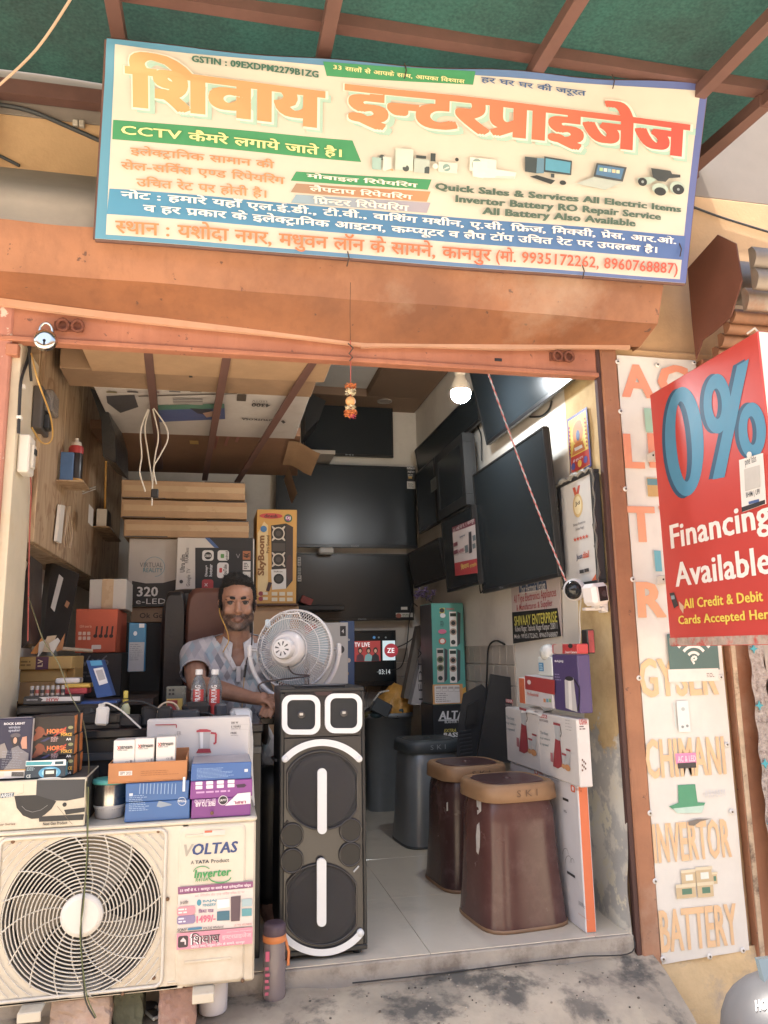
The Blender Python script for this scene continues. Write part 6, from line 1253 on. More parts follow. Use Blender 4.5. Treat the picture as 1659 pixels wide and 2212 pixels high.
b.build('paper_scraps', label='heap of torn paper scraps on top of the gold boxes', cat='paper')
# ================================================================ desk and what lies on it
DZ = .755
dk = thing('desk', 'black desk with a glass top across the left of the shop', 'desk', (-.25, .35, 0))
DB = mat('#15171b', .35, var=.15)
b = MB(); b.box(-.665, .165, .10, .62, DZ - .028, DZ, mat('#1d2024', .15, var=.1), .004); b.build('top', dk)
b = MB(); b.box(-.66, .16, .115, .135, 0, DZ - .028, DB, .003); b.build('front_panel', dk)
b = MB(); b.box(-.66, -.64, .135, .6, 0, DZ - .028, DB, .003); b.build('side_panel', dk); b = MB(); b.box(.14, .16, .135, .6, 0, DZ - .028, DB, .003); b.build('side_panel', dk)
b = MB(); b.box(-.66, .16, .105, .115, DZ - .10, DZ - .075, mat('#3a3f45', .3), .002); b.build('edge_strip', dk)
def put(name, label, cat, r, y, d, m, **k): return carton(name, label, cat, r, y, d, m, **k)
# black receivers under the batteries
for k, (v0, v1, u1, y) in enumerate(((1523, 1541, 252, .16), (1544, 1566, 260, .13))):
    o = put('video_recorder', ('upper black recorder under the battery tray', 'lower black recorder at the left end of the desk')[k], 'recorder', (36, v0, u1, v1), y, .3, mat('#1b1b1d', .4, var=.2), **({} if k == 0 else {}))
    x0, x1, ya, yb, z0, z1 = dim(o); b = MB(); b.box(x0 + .01, x1 - .01, ya - .003, ya, z0 + .006, z1 - .006, mat('#26282c', .3), .001); b.build('face_plate', o)
zr0 = dim(o)[4]
b = MB(); b.box(-.655, dim(o)[1], .12, .45, DZ, zr0 - .001, mat('#201d1c', .5), .002); b.build('wooden_block', label='dark block raising the recorders at the left end of the desk', cat='block')
o = put('battery_tray', 'flat battery display tray with red and white lettering on the black recorder', 'tray', (50, 1503, 175, 1521), .17, .07, mat('#2b2d33', .4, var=.1)); z2_ = lambda x, y: (x * .2066, 1493.1 + y * .2066)
F = front(.17); F.poly([z2_(*p) for p in ((405, 62), (840, 55), (838, 100), (430, 105), (450, 85))], '#d3cfcd'); F.text('HYW', *z2_(488, 72), *z2_(615, 106), '#b83a3a', .04); F.text('SUPER', *z2_(500, 56), *z2_(612, 72), '#c9c5c4', .05); F.text('NEW POWER', *z2_(280, 84), *z2_(395, 96), '#c4c4c8', .03); F.done(o); x0, x1, ya, yb, z0, zt = dim(o)
for k in range(7):
    p = V((x0 + .02 + k * .0165, ya + .03, zt)); q = thing('battery', ('first', 'second', 'third', 'fourth', 'fifth', 'sixth', 'seventh')[k] + ' battery from the left in the display tray', 'battery', tuple(p), 'upright batteries in the display tray')
    b = MB(); b.lathe([(.0068, 0), (.0068, .03), (.006, .033)], p, mat('#b9b4b0', .3, .5), 12); b.build('cell', q); b = MB(); b.lathe([(.007, .008), (.007, .02)], p, mat('#a84a44' if k % 2 else '#3a3a40', .4), 12); b.build('sleeve', q)
b = MB(); p = at(150, 1490, .25); b.box(p.x - .03, p.x + .06, .24, .34, zt, zt + .02, mat('#c93a44', .4, var=.2, scale=30), .003); b.build('flat_box', label='flat pink and yellow packet behind the battery tray', cat='packet')
b = MB(); b.box(p.x - .02, p.x + .07, .25, .34, zt + .021, zt + .035, mat('#d9b02a', .4), .003); b.build('flat_box', label='flat yellow packet on the pink one behind the battery tray', cat='packet')
b = MB(); b.box(p.x - .05, p.x + .03, .26, .34, zt + .036, zt + .055, mat('#d8d4d4', .3, var=.1), .004); b.build('flat_box', label='pale plastic tray on top of the packets behind the battery tray', cat='tray')
# blue payment stand
qs = thing('payment_stand', 'tilted blue payment stand with a white card at the left of the desk', 'payment stand', tuple(at(212, 1515, .26)))
PB = mat('#26508f', .35, var=.06); q = [at(*z1_(*p), y) for p, y in (((508, 800), .30), ((600, 795), .30), ((665, 1005), .20), ((570, 1020), .20))]
b = MB(); b.prism(q, (.006, .035, 0), PB); b.build('panel', qs); n_ = (q[1] - q[0]).cross(q[3] - q[0]).normalized(); n_ = n_ if n_.y < 0 else -n_
def onq(pts, h, nm, e=.0015): b = MB(); b.add([q[0].lerp(q[1], s_).lerp(q[3].lerp(q[2], s_), t_) + n_ * e for s_, t_ in pts], [list(range(len(pts)))], ink(h)); b.build(nm, qs)
onq(((.22, .02), (.95, .02), (.95, .16), (.22, .16)), '#3f97c4', 'print'); onq(((.3, .24), (.92, .22), (.94, .66), (.36, .7)), '#dedcdc', 'card'); onq(((.40, .30), (.84, .28), (.86, .55), (.43, .58)), '#a9a7a8', 'print', .002)
c = at(212, 1514, .24); b = MB(); b.box(c.x - .07, c.x + .07, .18, .30, c.z - .012, c.z + .002, PB, .004); b.build('base', qs)
b = MB(); b.box(-.2 - .3, -.28, .2, .4, DZ, c.z - .013, mat('#26262a', .4), .003) if False else None
# glue bottle, adapter, clutter
gb = thing('glue_bottle', 'small yellow and clear glue bottle on the desk', 'bottle', tuple(at(270, 1545, .22))); c = at(270, 1545, .22); c.z = DZ
b = MB(); b.lathe([(.015, 0), (.0165, .004), (.0165, .06), (.012, .072), (.009, .076)], c, mat('#cfcf9a', .3, var=.05), 16); b.build('body', gb); b = MB(); b.lathe([(.0168, .004), (.0168, .03)], c, mat('#d9c01f', .4), 16); b.lathe([(.010, .076), (.010, .09)], c, mat('#d9c01f', .4), 14); b.lathe([(.008, .094), (.008, .118), (.005, .12)], c, mat('#d9c01f', .4), 12); b.build('cap', gb)
ad = thing('charger_plug', 'white charger block lying at the front of the desk', 'charger', tuple(at(219, 1567, .08))); x0, x1, z0, z1 = rect(205, 1527, 233, 1567, .075)
b = MB(); b.box(x0, x1, .072, .10, z0, z1, mat('#e4e0da', .35, var=.04), .006, rot(((x0 + x1) / 2, .085, z0), .06, 'Y')); b.build('body', ad); b = MB(); b.box((x0 + x1) / 2 - .012, (x0 + x1) / 2 + .008, .078, .095, z1 - .002, z1 + .01, mat('#d8d4cc', .4), .002); b.build('plug', ad)
cable('charging_lead', 'white lead from the charger block curling over the desk', [V(((x0 + x1) / 2, .087, z1 + .008)), at(233, 1519, .09), at(262, 1535, .09), at(290, 1560, .08), at(304, 1573, .05)], .0032, WIREW)
rnd = random.Random(21)
def lump(name, label, cat, r, y, d, m, rz=0, bev=.008): return carton(name, label, cat, r, y, d, m, rz=rz, bev=bev, on=DZ)
lump('plug_block', 'black square adapter left of the white charger', 'adapter', (172, 1530, 204, 1566), .14, .06, mat('#222326', .5, var=.15), bev=.014)
lump('plug_block', 'grey black power strip between charger and tape roll', 'power strip', (236, 1545, 305, 1566), .14, .05, mat('#2d2a2b', .5, var=.2))
lump('plug_block', 'square black adapter right of the glue bottle', 'adapter', (304, 1527, 338, 1561), .15, .06, mat('#232427', .5, var=.15), .2)
lump('receiver_box', 'flat grey receiver box in front of the bottles', 'receiver', (338, 1536, 430, 1558), .13, .07, mat('#3b4046', .4, var=.15), -.04)
lump('plug_block', 'small black adapter on the grey receiver box', 'adapter', (340, 1526, 372, 1548), .12, .04, mat('#24262a', .45, var=.1))
lump('barcode_scanner', 'dark barcode scanner lying under the bottles', 'scanner', (392, 1517, 455, 1545), .20, .05, mat('#1c1d21', .35, var=.15), .35, .014)
lump('remote_control', 'grey remote control beside the man\'s arm', 'remote control', (452, 1520, 476, 1548), .22, .12, mat('#4a4a50', .4, var=.1), .5)
b = MB(); b.prism([at(*p, .16) for p in ((262, 1556), (268, 1548), (298, 1550), (302, 1560), (285, 1564))], (0, .02, .0), mat('#a83a34', .5, var=.2)); b.build('pliers', label='red handled pliers in front of the glue bottle', cat='pliers')
for k, (pts, lb) in enumerate((([(256, 1535), (268, 1518), (300, 1515), (330, 1525), (345, 1535)], 'black wire arching behind the glue bottle'), ([(350, 1560), (390, 1545), (440, 1552), (480, 1545), (505, 1552)], 'black wire along the front of the desk'), ([(400, 1556), (440, 1540), (470, 1548), (520, 1550), (545, 1552)], 'second black wire beside the remote control'))):
    cable('desk_wire', lb, [at(*p, .14 + .03 * k) for p in pts], .004, WIREB)
# phone, tape roll, water bottles
ph = thing('phone', 'phone standing upright behind the tape roll', 'phone', tuple(at(380, 1530, .32))); x0, x1, z0, z1 = rect(358, 1482, 402, 1536, .32); z0 = DZ
b = MB(); b.box(x0, x1, .32, .330, z0, z1, mat('#6b6f66', .25, var=.05), .005); b.build('body', ph); b = MB(); b.box(x0 + .003, x1 - .012, .317, .3195, z0 + .002, z1 - .045, mat('#c8a53a', .4, var=.1), .001); b.box(x0 + .006, x1 - .03, .3155, .3168, z0 + .005, z1 - .05, mat('#a8302c', .4, var=.3, scale=60), .0005); b.build('sticker_card', ph)
b = MB()
for k, (dx, dz) in enumerate(((.014, .014), (.026, .014), (.014, .028), (.026, .028))): b.lathe([(.0045, 0), (.0045, .002)], (x0 + dx, .32, z1 - dz), BLACK, 10, axis=(0, -1, 0))
b.build('camera', ph)
c = at(361, 1544, .19); R_ = .040; c.z = DZ + R_; b = MB()
b.lathe([(R_ * .86, 0), (R_, 0), (R_, .022), (R_ * .86, .022), (R_ * .86, 0)], c, mat('#cdb596', .4, var=.1), 32, axis=(.25, -1, .1), caps=False); b.build('tape_roll', label='roll of beige tape standing on edge on the desk', cat='tape roll')
for k, u in enumerate((428, 463)):
    c = at(u, 1526, .27); c.z = DZ; zt = at(u, 1446, .27).z; H_ = zt - DZ
    wbt = thing('water_bottle', ('left one of two red labelled water bottles', 'right one of two red labelled water bottles')[k], 'bottle', tuple(c), 'red labelled water bottles')
    PET = mat('#cfd8dc', .08, var=.0, trans=.75, alpha=.75); r = .0265
    prof = [(r * .8, .0), (r, .006)]
    for i in range(9): prof += [(r * (.96 if i % 2 else 1.0), .012 + i * H_ * .062)]
    prof += [(r, H_ * .62), (r * .98, H_ * .68), (r * .72, H_ * .80), (r * .42, H_ * .88), (r * .42, H_ * .9)]
    b = MB(); b.lathe(prof, c, PET, 24); b.build('bottle', wbt)
    b = MB(); b.lathe([(r * .5, H_ * .9), (r * .5, H_ * .99), (r * .46, H_)], c, mat('#e8e8e6', .4), 18); b.build('cap', wbt)
    b = MB(); n = 10; rr = r * 1.02; vs = []
    for i in range(n + 1):
        t = -PI / 2 + (i / n - .5) * 1.5; vs += [c + V((rr * math.cos(t), rr * math.sin(t), H_ * .1)), c + V((rr * math.cos(t), rr * math.sin(t), H_ * .62))]
    b.add(vs, [[2 * i, 2 * i + 2, 2 * i + 3, 2 * i + 1] for i in range(n)], mat('#d2322e', .4), True); b.build('label', wbt)
    F = front(c.y - rr - .0008); F.text2('PRAYAG', u - 7, u + 5, 1480, 1518, '#f2e8e6', .04, turn=1); F.done(wbt, 'lettering')
# receipt roll hanging over the desk's edge
rc = thing('receipt', 'long paper receipt hanging over the front of the desk', 'receipt', tuple(at(530, 1700, .08)))
pts = [(518, 1530, .2), (520, 1535, .12), (524, 1560, .085), (527, 1600, .085), (526, 1650, .08), (528, 1700, .08), (530, 1740, .08)]
b = MB(); vs = []
for u, v, y in pts: a = at(u - 12, v + 2, y); vs += [a, a + V((.05, 0, 0))]
b.add(vs, [[2 * i, 2 * i + 1, 2 * i + 3, 2 * i + 2] for i in range(len(pts) - 1)], mat('#dfe0e2', .6, var=.04), True); b.build('paper', rc)
F = front(.078); F.lines(516, 1565, 538, 1735, 24, '#a9acb2', .25); F.done(rc, 'print')
b = MB(); c = at(520, 1534, .17); b.box(c.x - .035, c.x + .04, .15, .3, DZ, c.z, mat('#d4d6d8', .4), .008); b.build('receipt_printer', label='small white receipt printer at the right end of the desk', cat='printer')

# ================================================================ air conditioner outdoor unit in front
AY = -.22; AX0, AX1, AZ0, AZ1 = -.62, .126, .062, .515
ac = thing('air_conditioner', 'cream outdoor air conditioner unit with round fan grille at the bottom left', 'air conditioner', ((AX0 + AX1) / 2, -.09, AZ0))
ACM = mat('#d3cab7', .4, var=.08, scale=5, stain='#b89f7c', samt=.5, sscale=3.5)
fc = at(178, 1975, AY); R = .214; cx, cz_ = fc.x, fc.z
fx0, fx1 = at(11, 1975, AY).x, at(346, 1960, AY).x; fz0, fz1 = at(178, 2150, AY).z, at(178, 1790, AY).z
fx0 = min(fx0, cx - R - .012); fx1 = max(fx1, cx + R + .008); fz0 = min(fz0, cz_ - R - .006); fz1 = max(fz1, cz_ + R + .006)
fx0 = max(fx0, AX0 + .012); fz0 = max(fz0, AZ0 + .014); fz1 = min(fz1, AZ1 - .02)
n = 64; circ = [V((cx + R * math.cos(2 * PI * k / n), 0, cz_ + R * math.sin(2 * PI * k / n))) for k in range(n)]
def onrect(t, x0, x1, z0, z1):
    c_, s_ = math.cos(t), math.sin(t); mx, mz = (x0 + x1) / 2, (z0 + z1) / 2
    k = min((((x1 if c_ > 0 else x0) - cx) / c_) if abs(c_) > 1e-6 else 1e9, (((z1 if s_ > 0 else z0) - cz_) / s_) if abs(s_) > 1e-6 else 1e9)
    return V((cx + c_ * k, 0, cz_ + s_ * k))
b = MB()
b.box(AX0, AX1, AY + .16, AY + .28, AZ0, AZ1 - .012, ACM, .006)                            # rear body
b.box(AX0 - .003, AX1 + .003, AY - .004, AY + .283, AZ1 - .012, AZ1, ACM, .004)            # top lid
b.box(AX0, AX0 + .008, AY, AY + .16, AZ0, AZ1 - .012, ACM, .002); b.box(AX1 - .2, AX1, AY, AY + .16, AZ0, AZ1 - .012, ACM, .006); b.box(AX0 + .008, AX1 - .2, AY, AY + .16, AZ0, AZ0 + .012, ACM, .002)
outer = [onrect(2 * PI * k / n, AX0 + .003, AX1 - .198, AZ0 + .003, AZ1 - .0135) for k in range(n)]
def ring(pts, y): return [V((p.x, y, p.z)) for p in pts]
b.loft([ring(outer, AY), ring(circ, AY)], ACM, False, (False, False)); b.loft([ring(circ, AY), ring(circ, AY + .14)], mat('#8d857a', .6), True, (False, False)); b.build('casing', ac)
b = MB(); b.lathe([(R, 0), (R, .004)], (cx, AY + .155, cz_), mat('#4a4742', .8), 40, axis=(0, -1, 0)); b.build('back_grid', ac)
FB = mat('#8b8274', .6, var=.15)
for k in range(3):
    a0 = .5 + k * 2 * PI / 3; b = MB()
    def bl_(i, j, a0=a0): r = .05 + i * (R - .065); a = a0 + j * (1.05 - .15 * i) + i * .35; return V((cx + r * math.cos(a), AY + .06 + .05 * j, cz_ + r * math.sin(a)))
    b.grid(bl_, 8, 8, FB); b.build('fan_blade', ac)
b = MB(); b.lathe([(.055, 0), (.055, .07)], (cx, AY + .12, cz_), FB, 24, axis=(0, -1, 0)); b.build('fan_hub', ac)
GRM = mat('#cfc9bd', .4, var=.1)
b = MB(); b.lathe([(.058, 0), (.056, .006), (.045, .010)], (cx, AY - .008, cz_), mat('#d6d3cd', .4, var=.06), 40, axis=(0, -1, 0)); b.build('grille_badge', ac)
b = MB()
nr = 15
for i in range(nr):
    r = .066 + i * (R - .07) / (nr - 1); y = AY - .010 + .006 * (i / nr) ** 3
    b.tube([V((cx + r * math.cos(t), y, cz_ + r * math.sin(t))) for t in [2 * PI * k / 56 for k in range(56)]], .0021, GRM, 4, closed=True)
for k in range(16):
    a0 = 2 * PI * k / 16
    b.tube([V((cx + r * math.cos(a0 + .55 * f), AY - .006, cz_ + r * math.sin(a0 + .55 * f))) for f, r in [(j / 7, .056 + j / 7 * (R - .054)) for j in range(8)]], .0022, GRM, 4)
# corner arcs outside the circle
for i in range(5):
    r = R + .016 + i * .018
    seg = []
    for k in range(161):
        t = 2 * PI * k / 160; p = V((cx + r * math.cos(t), AY - .007, cz_ + r * math.sin(t)))
        if fx0 + .006 < p.x < fx1 - .006 and fz0 + .006 < p.z < fz1 - .006: seg.append(p)
        else:
            if len(seg) > 2: b.tube(seg, .0019, GRM, 4)
            seg = []
    if len(seg) > 2: b.tube(seg, .0019, GRM, 4)
b.build('grille', ac)
b = MB(); rr = .02; cor = []
for (x_, z_, t0) in ((fx1 - rr, fz1 - rr, 0), (fx0 + rr, fz1 - rr, 1), (fx0 + rr, fz0 + rr, 2), (fx1 - rr, fz0 + rr, 3)):
    for k in range(6): a = (t0 + k / 5) * PI / 2; cor.append(V((x_ + rr * math.cos(a), AY - .004, z_ + rr * math.sin(a))))
b.tube(cor, .005, GRM, 6, closed=True); b.build('grille_frame', ac)
b = MB(); x0, x1, z0, z1 = rect(382, 1782, 530, 2125, AY); rr = .018; cor = []
for (x_, z_, t0) in ((x1 - rr, z1 - rr, 0), (x0 + rr, z1 - rr, 1), (x0 + rr, z0 + rr, 2), (x1 - rr, z0 + rr, 3)):
    for k in range(6): a = (t0 + k / 5) * PI / 2; cor.append((x_ + rr * math.cos(a), z_ + rr * math.sin(a)))
mx, mz = (x0 + x1) / 2, (z0 + z1) / 2; sc = lambda q, f: [V((mx + (x_ - mx) * (1 - f / (x1 - x0)), q, mz + (z_ - mz) * (1 - f / (z1 - z0)))) for x_, z_ in cor]
b.loft([sc(AY + .001, 0), sc(AY - .003, .006), sc(AY - .0045, .016)], ACM, True, (False, True)); b.build('raised_panel', ac)
b = MB(); p, q = at(400, 1806, AY - .006), at(462, 1797, AY - .006); b.box(p.x, q.x + .02, AY - .007, AY - .004, p.z - .003, p.z + .003, ACM, .001); p, q = at(398, 2080, AY - .006), at(500, 2066, AY - .006); b.box(p.x, q.x, AY - .0075, AY - .004, p.z - .003, p.z + .004, ACM, .001); b.build('rib', ac)
b = MB(); p, q = at(360, 2150, AY), at(525, 2121, AY); b.box(p.x, q.x, AY - .004, AY + .001, AZ0 + .016, AZ0 + .022, ACM, .002); b.build('lower_rib', ac)
for u, v in ((28, 1818), (342, 1795), (458, 1756), (362, 1942), (332, 2112), (524, 2118), (265, 2147)):
    c = at(u, v, AY - .004); b = MB(); b.lathe([(.0055, 0), (.0055, .002), (.003, .0035)], c, mat('#7a5a40', .6, .5, var=.2), 10, axis=(0, -1, 0)); b.build('screw', ac)
for u, v in ((70, 2182), (440, 2118)):
    c = at(u, v, AY - .01); b = MB(); b.box(c.x - .03, c.x + .03, AY - .05, AY + .05, AZ0 - .006, AZ0 + .0, mat('#cdc3ae', .5, stain='#8a5a38', samt=.5, sscale=9), .002); b.box(c.x - .03, c.x + .03, AY - .053, AY - .048, AZ0 - .025, AZ0, mat('#cdc3ae', .5), .002); b.build('foot', ac)
F = front(AY - .0045); F.e = .0006; zA = lambda x, y: (x * .3667, 1659 + y * .3667)
F.text('V', *zA(1070, 452), *zA(1128, 518), '#a9a295', .04, shear=.2); F.text('OLTAS', *zA(1128, 448), *zA(1395, 496), '#25427e', .04, shear=.15)
F.text('A', *zA(1125, 546), *zA(1142, 566), '#4a4a4c', .01); F.text('TATA', *zA(1150, 545), *zA(1232, 558), '#22304a', .04); F.text('Product', *zA(1244, 537), *zA(1350, 552), '#4a4a4c', .01)
GRN = '#2f9a50'; F.text('Inverter', *zA(1144, 600), *zA(1358, 632), GRN, .04, shear=.15); F.text('R410A', *zA(1152, 648), *zA(1226, 664), GRN, .01, shear=.15); F.line([zA(1150 + 42 - 52 * math.cos(t), 614 - 36 * math.sin(t)) for t in [.1 + k * .2 for k in range(13)]], .0022, GRN); F.line([zA(1295 - 68 * math.cos(t), 632 + 42 * math.sin(t)) for t in [.1 + k * .2 for k in range(15)]], .003, GRN)
F.rect(*zA(1200, 370), *zA(1325, 392), '#d9c9c0'); F.rect(*zA(1205, 369), *zA(1250, 378), '#d0603a')
F.poly([zA(*p) for p in ((1048, 700), (1490, 665), (1490, 700), (1050, 742))], '#8a4a78'); F.text('33 वर्षों से नं. 1 कानपुर का सबसे बड़ा इलेक्ट्रानिक शोरूम', *zA(1060, 710), *zA(1478, 700), '#efe0ea', .02)
F.poly([zA(*p) for p in ((1050, 744), (1490, 702), (1488, 930), (1046, 965))], '#d9cdc6'); F.text('AC रिपेयरिंग सेल एण्ड सर्विस उचित रेट पर', *zA(1148, 742), *zA(1440, 738), '#d08a92', .0)
F.ell(*zA(1173, 790), 5, 7, '#2f90a8'); F.text('BAJAJ', *zA(1195, 775), *zA(1275, 786), '#4a9ab0', .03); F.text('FINSERV', *zA(1195, 798), *zA(1272, 808), '#4a9ab0', .03); F.text('किश्त मात्र', *zA(1170, 826), *zA(1258, 846), '#8a5a8a', .03); F.text('1499/-', *zA(1158, 868), *zA(1270, 900), '#d8708e', .05)
F.poly([zA(*p) for p in ((1360, 755), (1418, 748), (1412, 896), (1360, 900))], '#5a4450'); F.poly([zA(*p) for p in ((1280, 772), (1352, 766), (1352, 815), (1280, 826))], '#e6e4e2'); F.poly([zA(*p) for p in ((1278, 842), (1352, 836), (1352, 892), (1278, 896))], '#2f6a80'); F.poly([zA(*p) for p in ((1424, 770), (1484, 764), (1484, 810), (1424, 814))], '#9fbac0'); F.poly([zA(*p) for p in ((1424, 826), (1482, 822), (1482, 866), (1424, 870))], '#4f9aa4'); F.rrect(*zA(1044, 815), *zA(1150, 858), '#d98a98', .3); F.rrect(*zA(1044, 868), *zA(1150, 910), '#8a7aa4', .3); F.lines(*zA(1052, 822), *zA(1118, 852), 2, '#f0dcdc'); F.lines(*zA(1052, 876), *zA(1108, 906), 2, '#e4dcec'); F.text('हेज प्रोसेसिंग', *zA(1062, 778), *zA(1110, 800), '#4a4448', .01)
F.text('SONY', *zA(1046, 942), *zA(1102, 956), '#3a3a3c', .03); F.poly([zA(*p) for p in ((1106, 938), (1190, 930), (1190, 944), (1106, 952))], '#2f7aa0'); F.text('VOLTAS Whirlpool', *zA(1196, 932), *zA(1315, 940), '#5a5a60', .03); F.text('LG TCL HYUNDAI', *zA(1378, 916), *zA(1482, 918), '#c0606a', .02)
F.poly([zA(*p) for p in ((1042, 968), (1488, 930), (1486, 1028), (1040, 1066))], '#d68aa0'); F.rrect(*zA(1050, 985), *zA(1108, 1048), '#3a2c34', .2); F.poly([zA(*p) for p in ((1064, 1010), (1080, 992), (1096, 1008), (1096, 1034), (1088, 1034), (1088, 1016), (1064, 1018))], '#d8c8cc'); F.text('शिवाय', *zA(1118, 968), *zA(1296, 1020), '#4a2a3a', .07); F.text('शिवाय', *zA(1118, 968), *zA(1296, 1020), '#f2e8ea', .02); F.text('इण्टरप्राइजेज', *zA(1308, 972), *zA(1478, 990), '#f0c8d0', .02); F.text('9935172262, 8960768887', *zA(1335, 958), *zA(1482, 950), '#f0dce2', .02); F.text('यशोदा नगर, मधुवन लॉन के सामने, कानपुर', *zA(1125, 1036), *zA(1440, 1028), '#f4e4e8', .02)
F.done(ac, 'print')
# under the unit
def stone(label, r, y, d, m, nm='brick', seed=1):
    x0, x1, z0, z1 = rect(*r, y); bm = bmesh.new(); bmesh.ops.create_cube(bm, size=1); bmesh.ops.subdivide_edges(bm, edges=bm.edges[:], cuts=9, use_grid_fill=True)
    zb = -.072
    for v_ in bm.verts:
        p = v_.co * 2; k = (abs(p.x) ** 18 + abs(p.y) ** 18 + abs(p.z) ** 18) ** (-1 / 18); p = p * k; d_ = 1 + .05 * mn.noise(p * 6) + .09 * mn.noise(p * 2.2 + V((seed, 0, 0)))
        v_.co = V(((x0 + x1) / 2 + p.x * (x1 - x0) / 2 * d_, y + d / 2 + p.y * d / 2 * d_, (zb + AZ0 - .007) / 2 + p.z * (AZ0 - .007 - zb) / 2))
    me = bpy.data.meshes.new(nm); bm.to_mesh(me); bm.free(); me.materials.append(m); o = bpy.data.objects.new(nm, me); COL.objects.link(o); tag(o, label, 'brick'); return o
BR = mat('#9d7869', .9, var=.25, scale=14, bump=.5, bscale=70, stain='#c9b0a4', samt=.5, sscale=9)
stone('reddish brick under the right end of the air conditioner', (343, 2122, 424, 2185), -.20, .2, BR, seed=3); stone('pale worn brick under the left part of the air conditioner', (106, 2160, 238, 2204), -.20, .2, mat('#b39a8a', .9, var=.25, scale=12, bump=.5, bscale=60, stain='#a86a58', samt=.5, sscale=8), seed=7)
o = stone('green mossy stone between the two bricks', (244, 2150, 309, 2192), -.14, .12, mat('#5f6350', .95, var=.3, scale=14, bump=.6, bscale=60), 'stone', 5); o.scale.z = .93
b = MB(); c = at(460, 2165, -.06); b.lathe([(.040, -.07 + .0), (.043, -.065), (.045, .035), (.041, .035), (.039, -.05)], (c.x, -.06, 0), mat('#dcd8dc', .4, var=.05), 28); b.build('cup', label='white plastic cup under the right corner of the air conditioner', cat='cup')
pf_ = thing('plastic_grid', 'broken white plastic frame lying between the bricks', 'plastic frame', tuple(at(330, 2190, -.2))); PW = mat('#dcdcd6', .4, var=.05); za = -.066
pts = [atz(*p, za) for p in ((282, 2162), (300, 2146), (355, 2196), (332, 2206))]
b = MB()
for p, q in zip(pts, pts[1:] + pts[:1]): b.tube([p + V((0, 0, .006)), q + V((0, 0, .006))], .006, PW, 4)
b.tube([pts[0].lerp(pts[3], .4) + V((0, 0, .006)), pts[1].lerp(pts[2], .4) + V((0, 0, .006))], .005, PW, 4); b.build('frame', pf_); b = MB(); c = pts[2]; b.box(c.x - .012, c.x + .018, c.y - .012, c.y + .012, za, za + .022, PW, .002); b.build('latch', pf_)
b = MB(); c = atz(320, 2178, za); b.ball(c + V((0, 0, .008)), (.03, .02, .012), mat('#55565a', .6, var=.2, bump=.5), 12, 8); b.build('rag', label='crumpled grey rag inside the broken plastic frame', cat='rag')
cable('loop_wire', 'twisted dark and green wire hanging down the front of the air conditioner', [at(190, 1700, -.24), at(188, 1780, -.24), at(190, 1850, -.242), at(178, 1950, -.245), at(175, 2020, -.24), at(180, 2120, -.24), at(186, 2165, -.24), at(205, 2200, -.25)], .0023, mat('#33362f', .5, var=0))
cable('loop_wire', 'second strand twisted with the dark wire down the air conditioner', [at(191, 1700, -.245), at(190, 1790, -.246), at(187, 1855, -.246), at(181, 1950, -.249), at(173, 2020, -.245), at(182, 2115, -.245), at(190, 2160, -.245), at(208, 2198, -.255)], .0016, mat('#5f6a33', .5, var=0))

# ================================================================ boxes on the air conditioner
T0 = AZ1 + .0012
o = carton('inverter_carton', 'worn cream and black inverter carton at the left end of the air conditioner', 'carton', (-14, 1683, 184, 1779), -.215, .24, mat('#d8cfb8', .6, var=.12, scale=5, stain='#9a8d7a', samt=.5), on=T0, sides={'T': mat('#4a4743', .7, var=.35, scale=6, stain='#8d867c', samt=.6), 'R': mat('#3a3a3c', .6, var=.3)})
F = front(-.215); zB = z2_
F.poly([zB(*p) for p in ((385, 930), (890, 920), (880, 1110), (700, 1145), (375, 1140))], '#383b41'); F.poly([zB(*p) for p in ((150, 1095), (375, 1085), (560, 1140), (590, 1150), (540, 1230), (470, 1290), (400, 1330), (330, 1335), (240, 1300), (175, 1220))], '#202226'); F.poly([zB(*p) for p in ((405, 1310), (880, 1285), (870, 1345), (410, 1365))], '#26282c'); F.poly([zB(*p) for p in ((670, 1240), (890, 1215), (885, 1260), (690, 1290))], '#26282c'); F.ell(*zB(676, 1185), 4.6, 4.8, '#26282c')
F.poly([zB(*p) for p in ((8, 1070), (150, 1058), (140, 1105), (5, 1118))], '#3f5a68'); F.text('ARISE', *zB(12, 1070), *zB(136, 1106), '#d8dce0', .03); F.text('Super Series', *zB(-60, 1385), *zB(160, 1405), '#8a6a58', .02); F.text('Next Gen Product', *zB(452, 1370), *zB(704, 1388), '#3a3632', .03)
F.line([zB(230, 1200), zB(270, 1240), (zB(340, 1262)), zB(430, 1240), zB(500, 1190)], .0012, '#8a8a8a'); F.line([zB(600, 1200), zB(640, 1250), zB(720, 1350), zB(760, 1390)], .001, '#6a5a4a'); F.line([zB(250, 970), zB(250, 1060), zB(180, 1080)], .0008, '#a09684'); F.done(o); TA = dim(o)[5] + .001
o = carton('speaker_carton', 'dark wireless speaker carton with a photo print at the left edge', 'carton', (-6, 1553, 66, 1686), -.19, .10, mat('#26294a', .4, var=.1), on=TA, sides={'R': mat('#d9d6d6', .45, var=.05), 'T': mat('#c9c4c4', .5)}); F = front(-.19)
F.text('ROCK LIGHT', *zB(44, 330), *zB(262, 346), '#e2e2ea', .04); F.text('wireless', *zB(92, 362), *zB(212, 388), '#aab0c4', .02); F.text('speaker', *zB(92, 396), *zB(212, 428), '#aab0c4', .02)
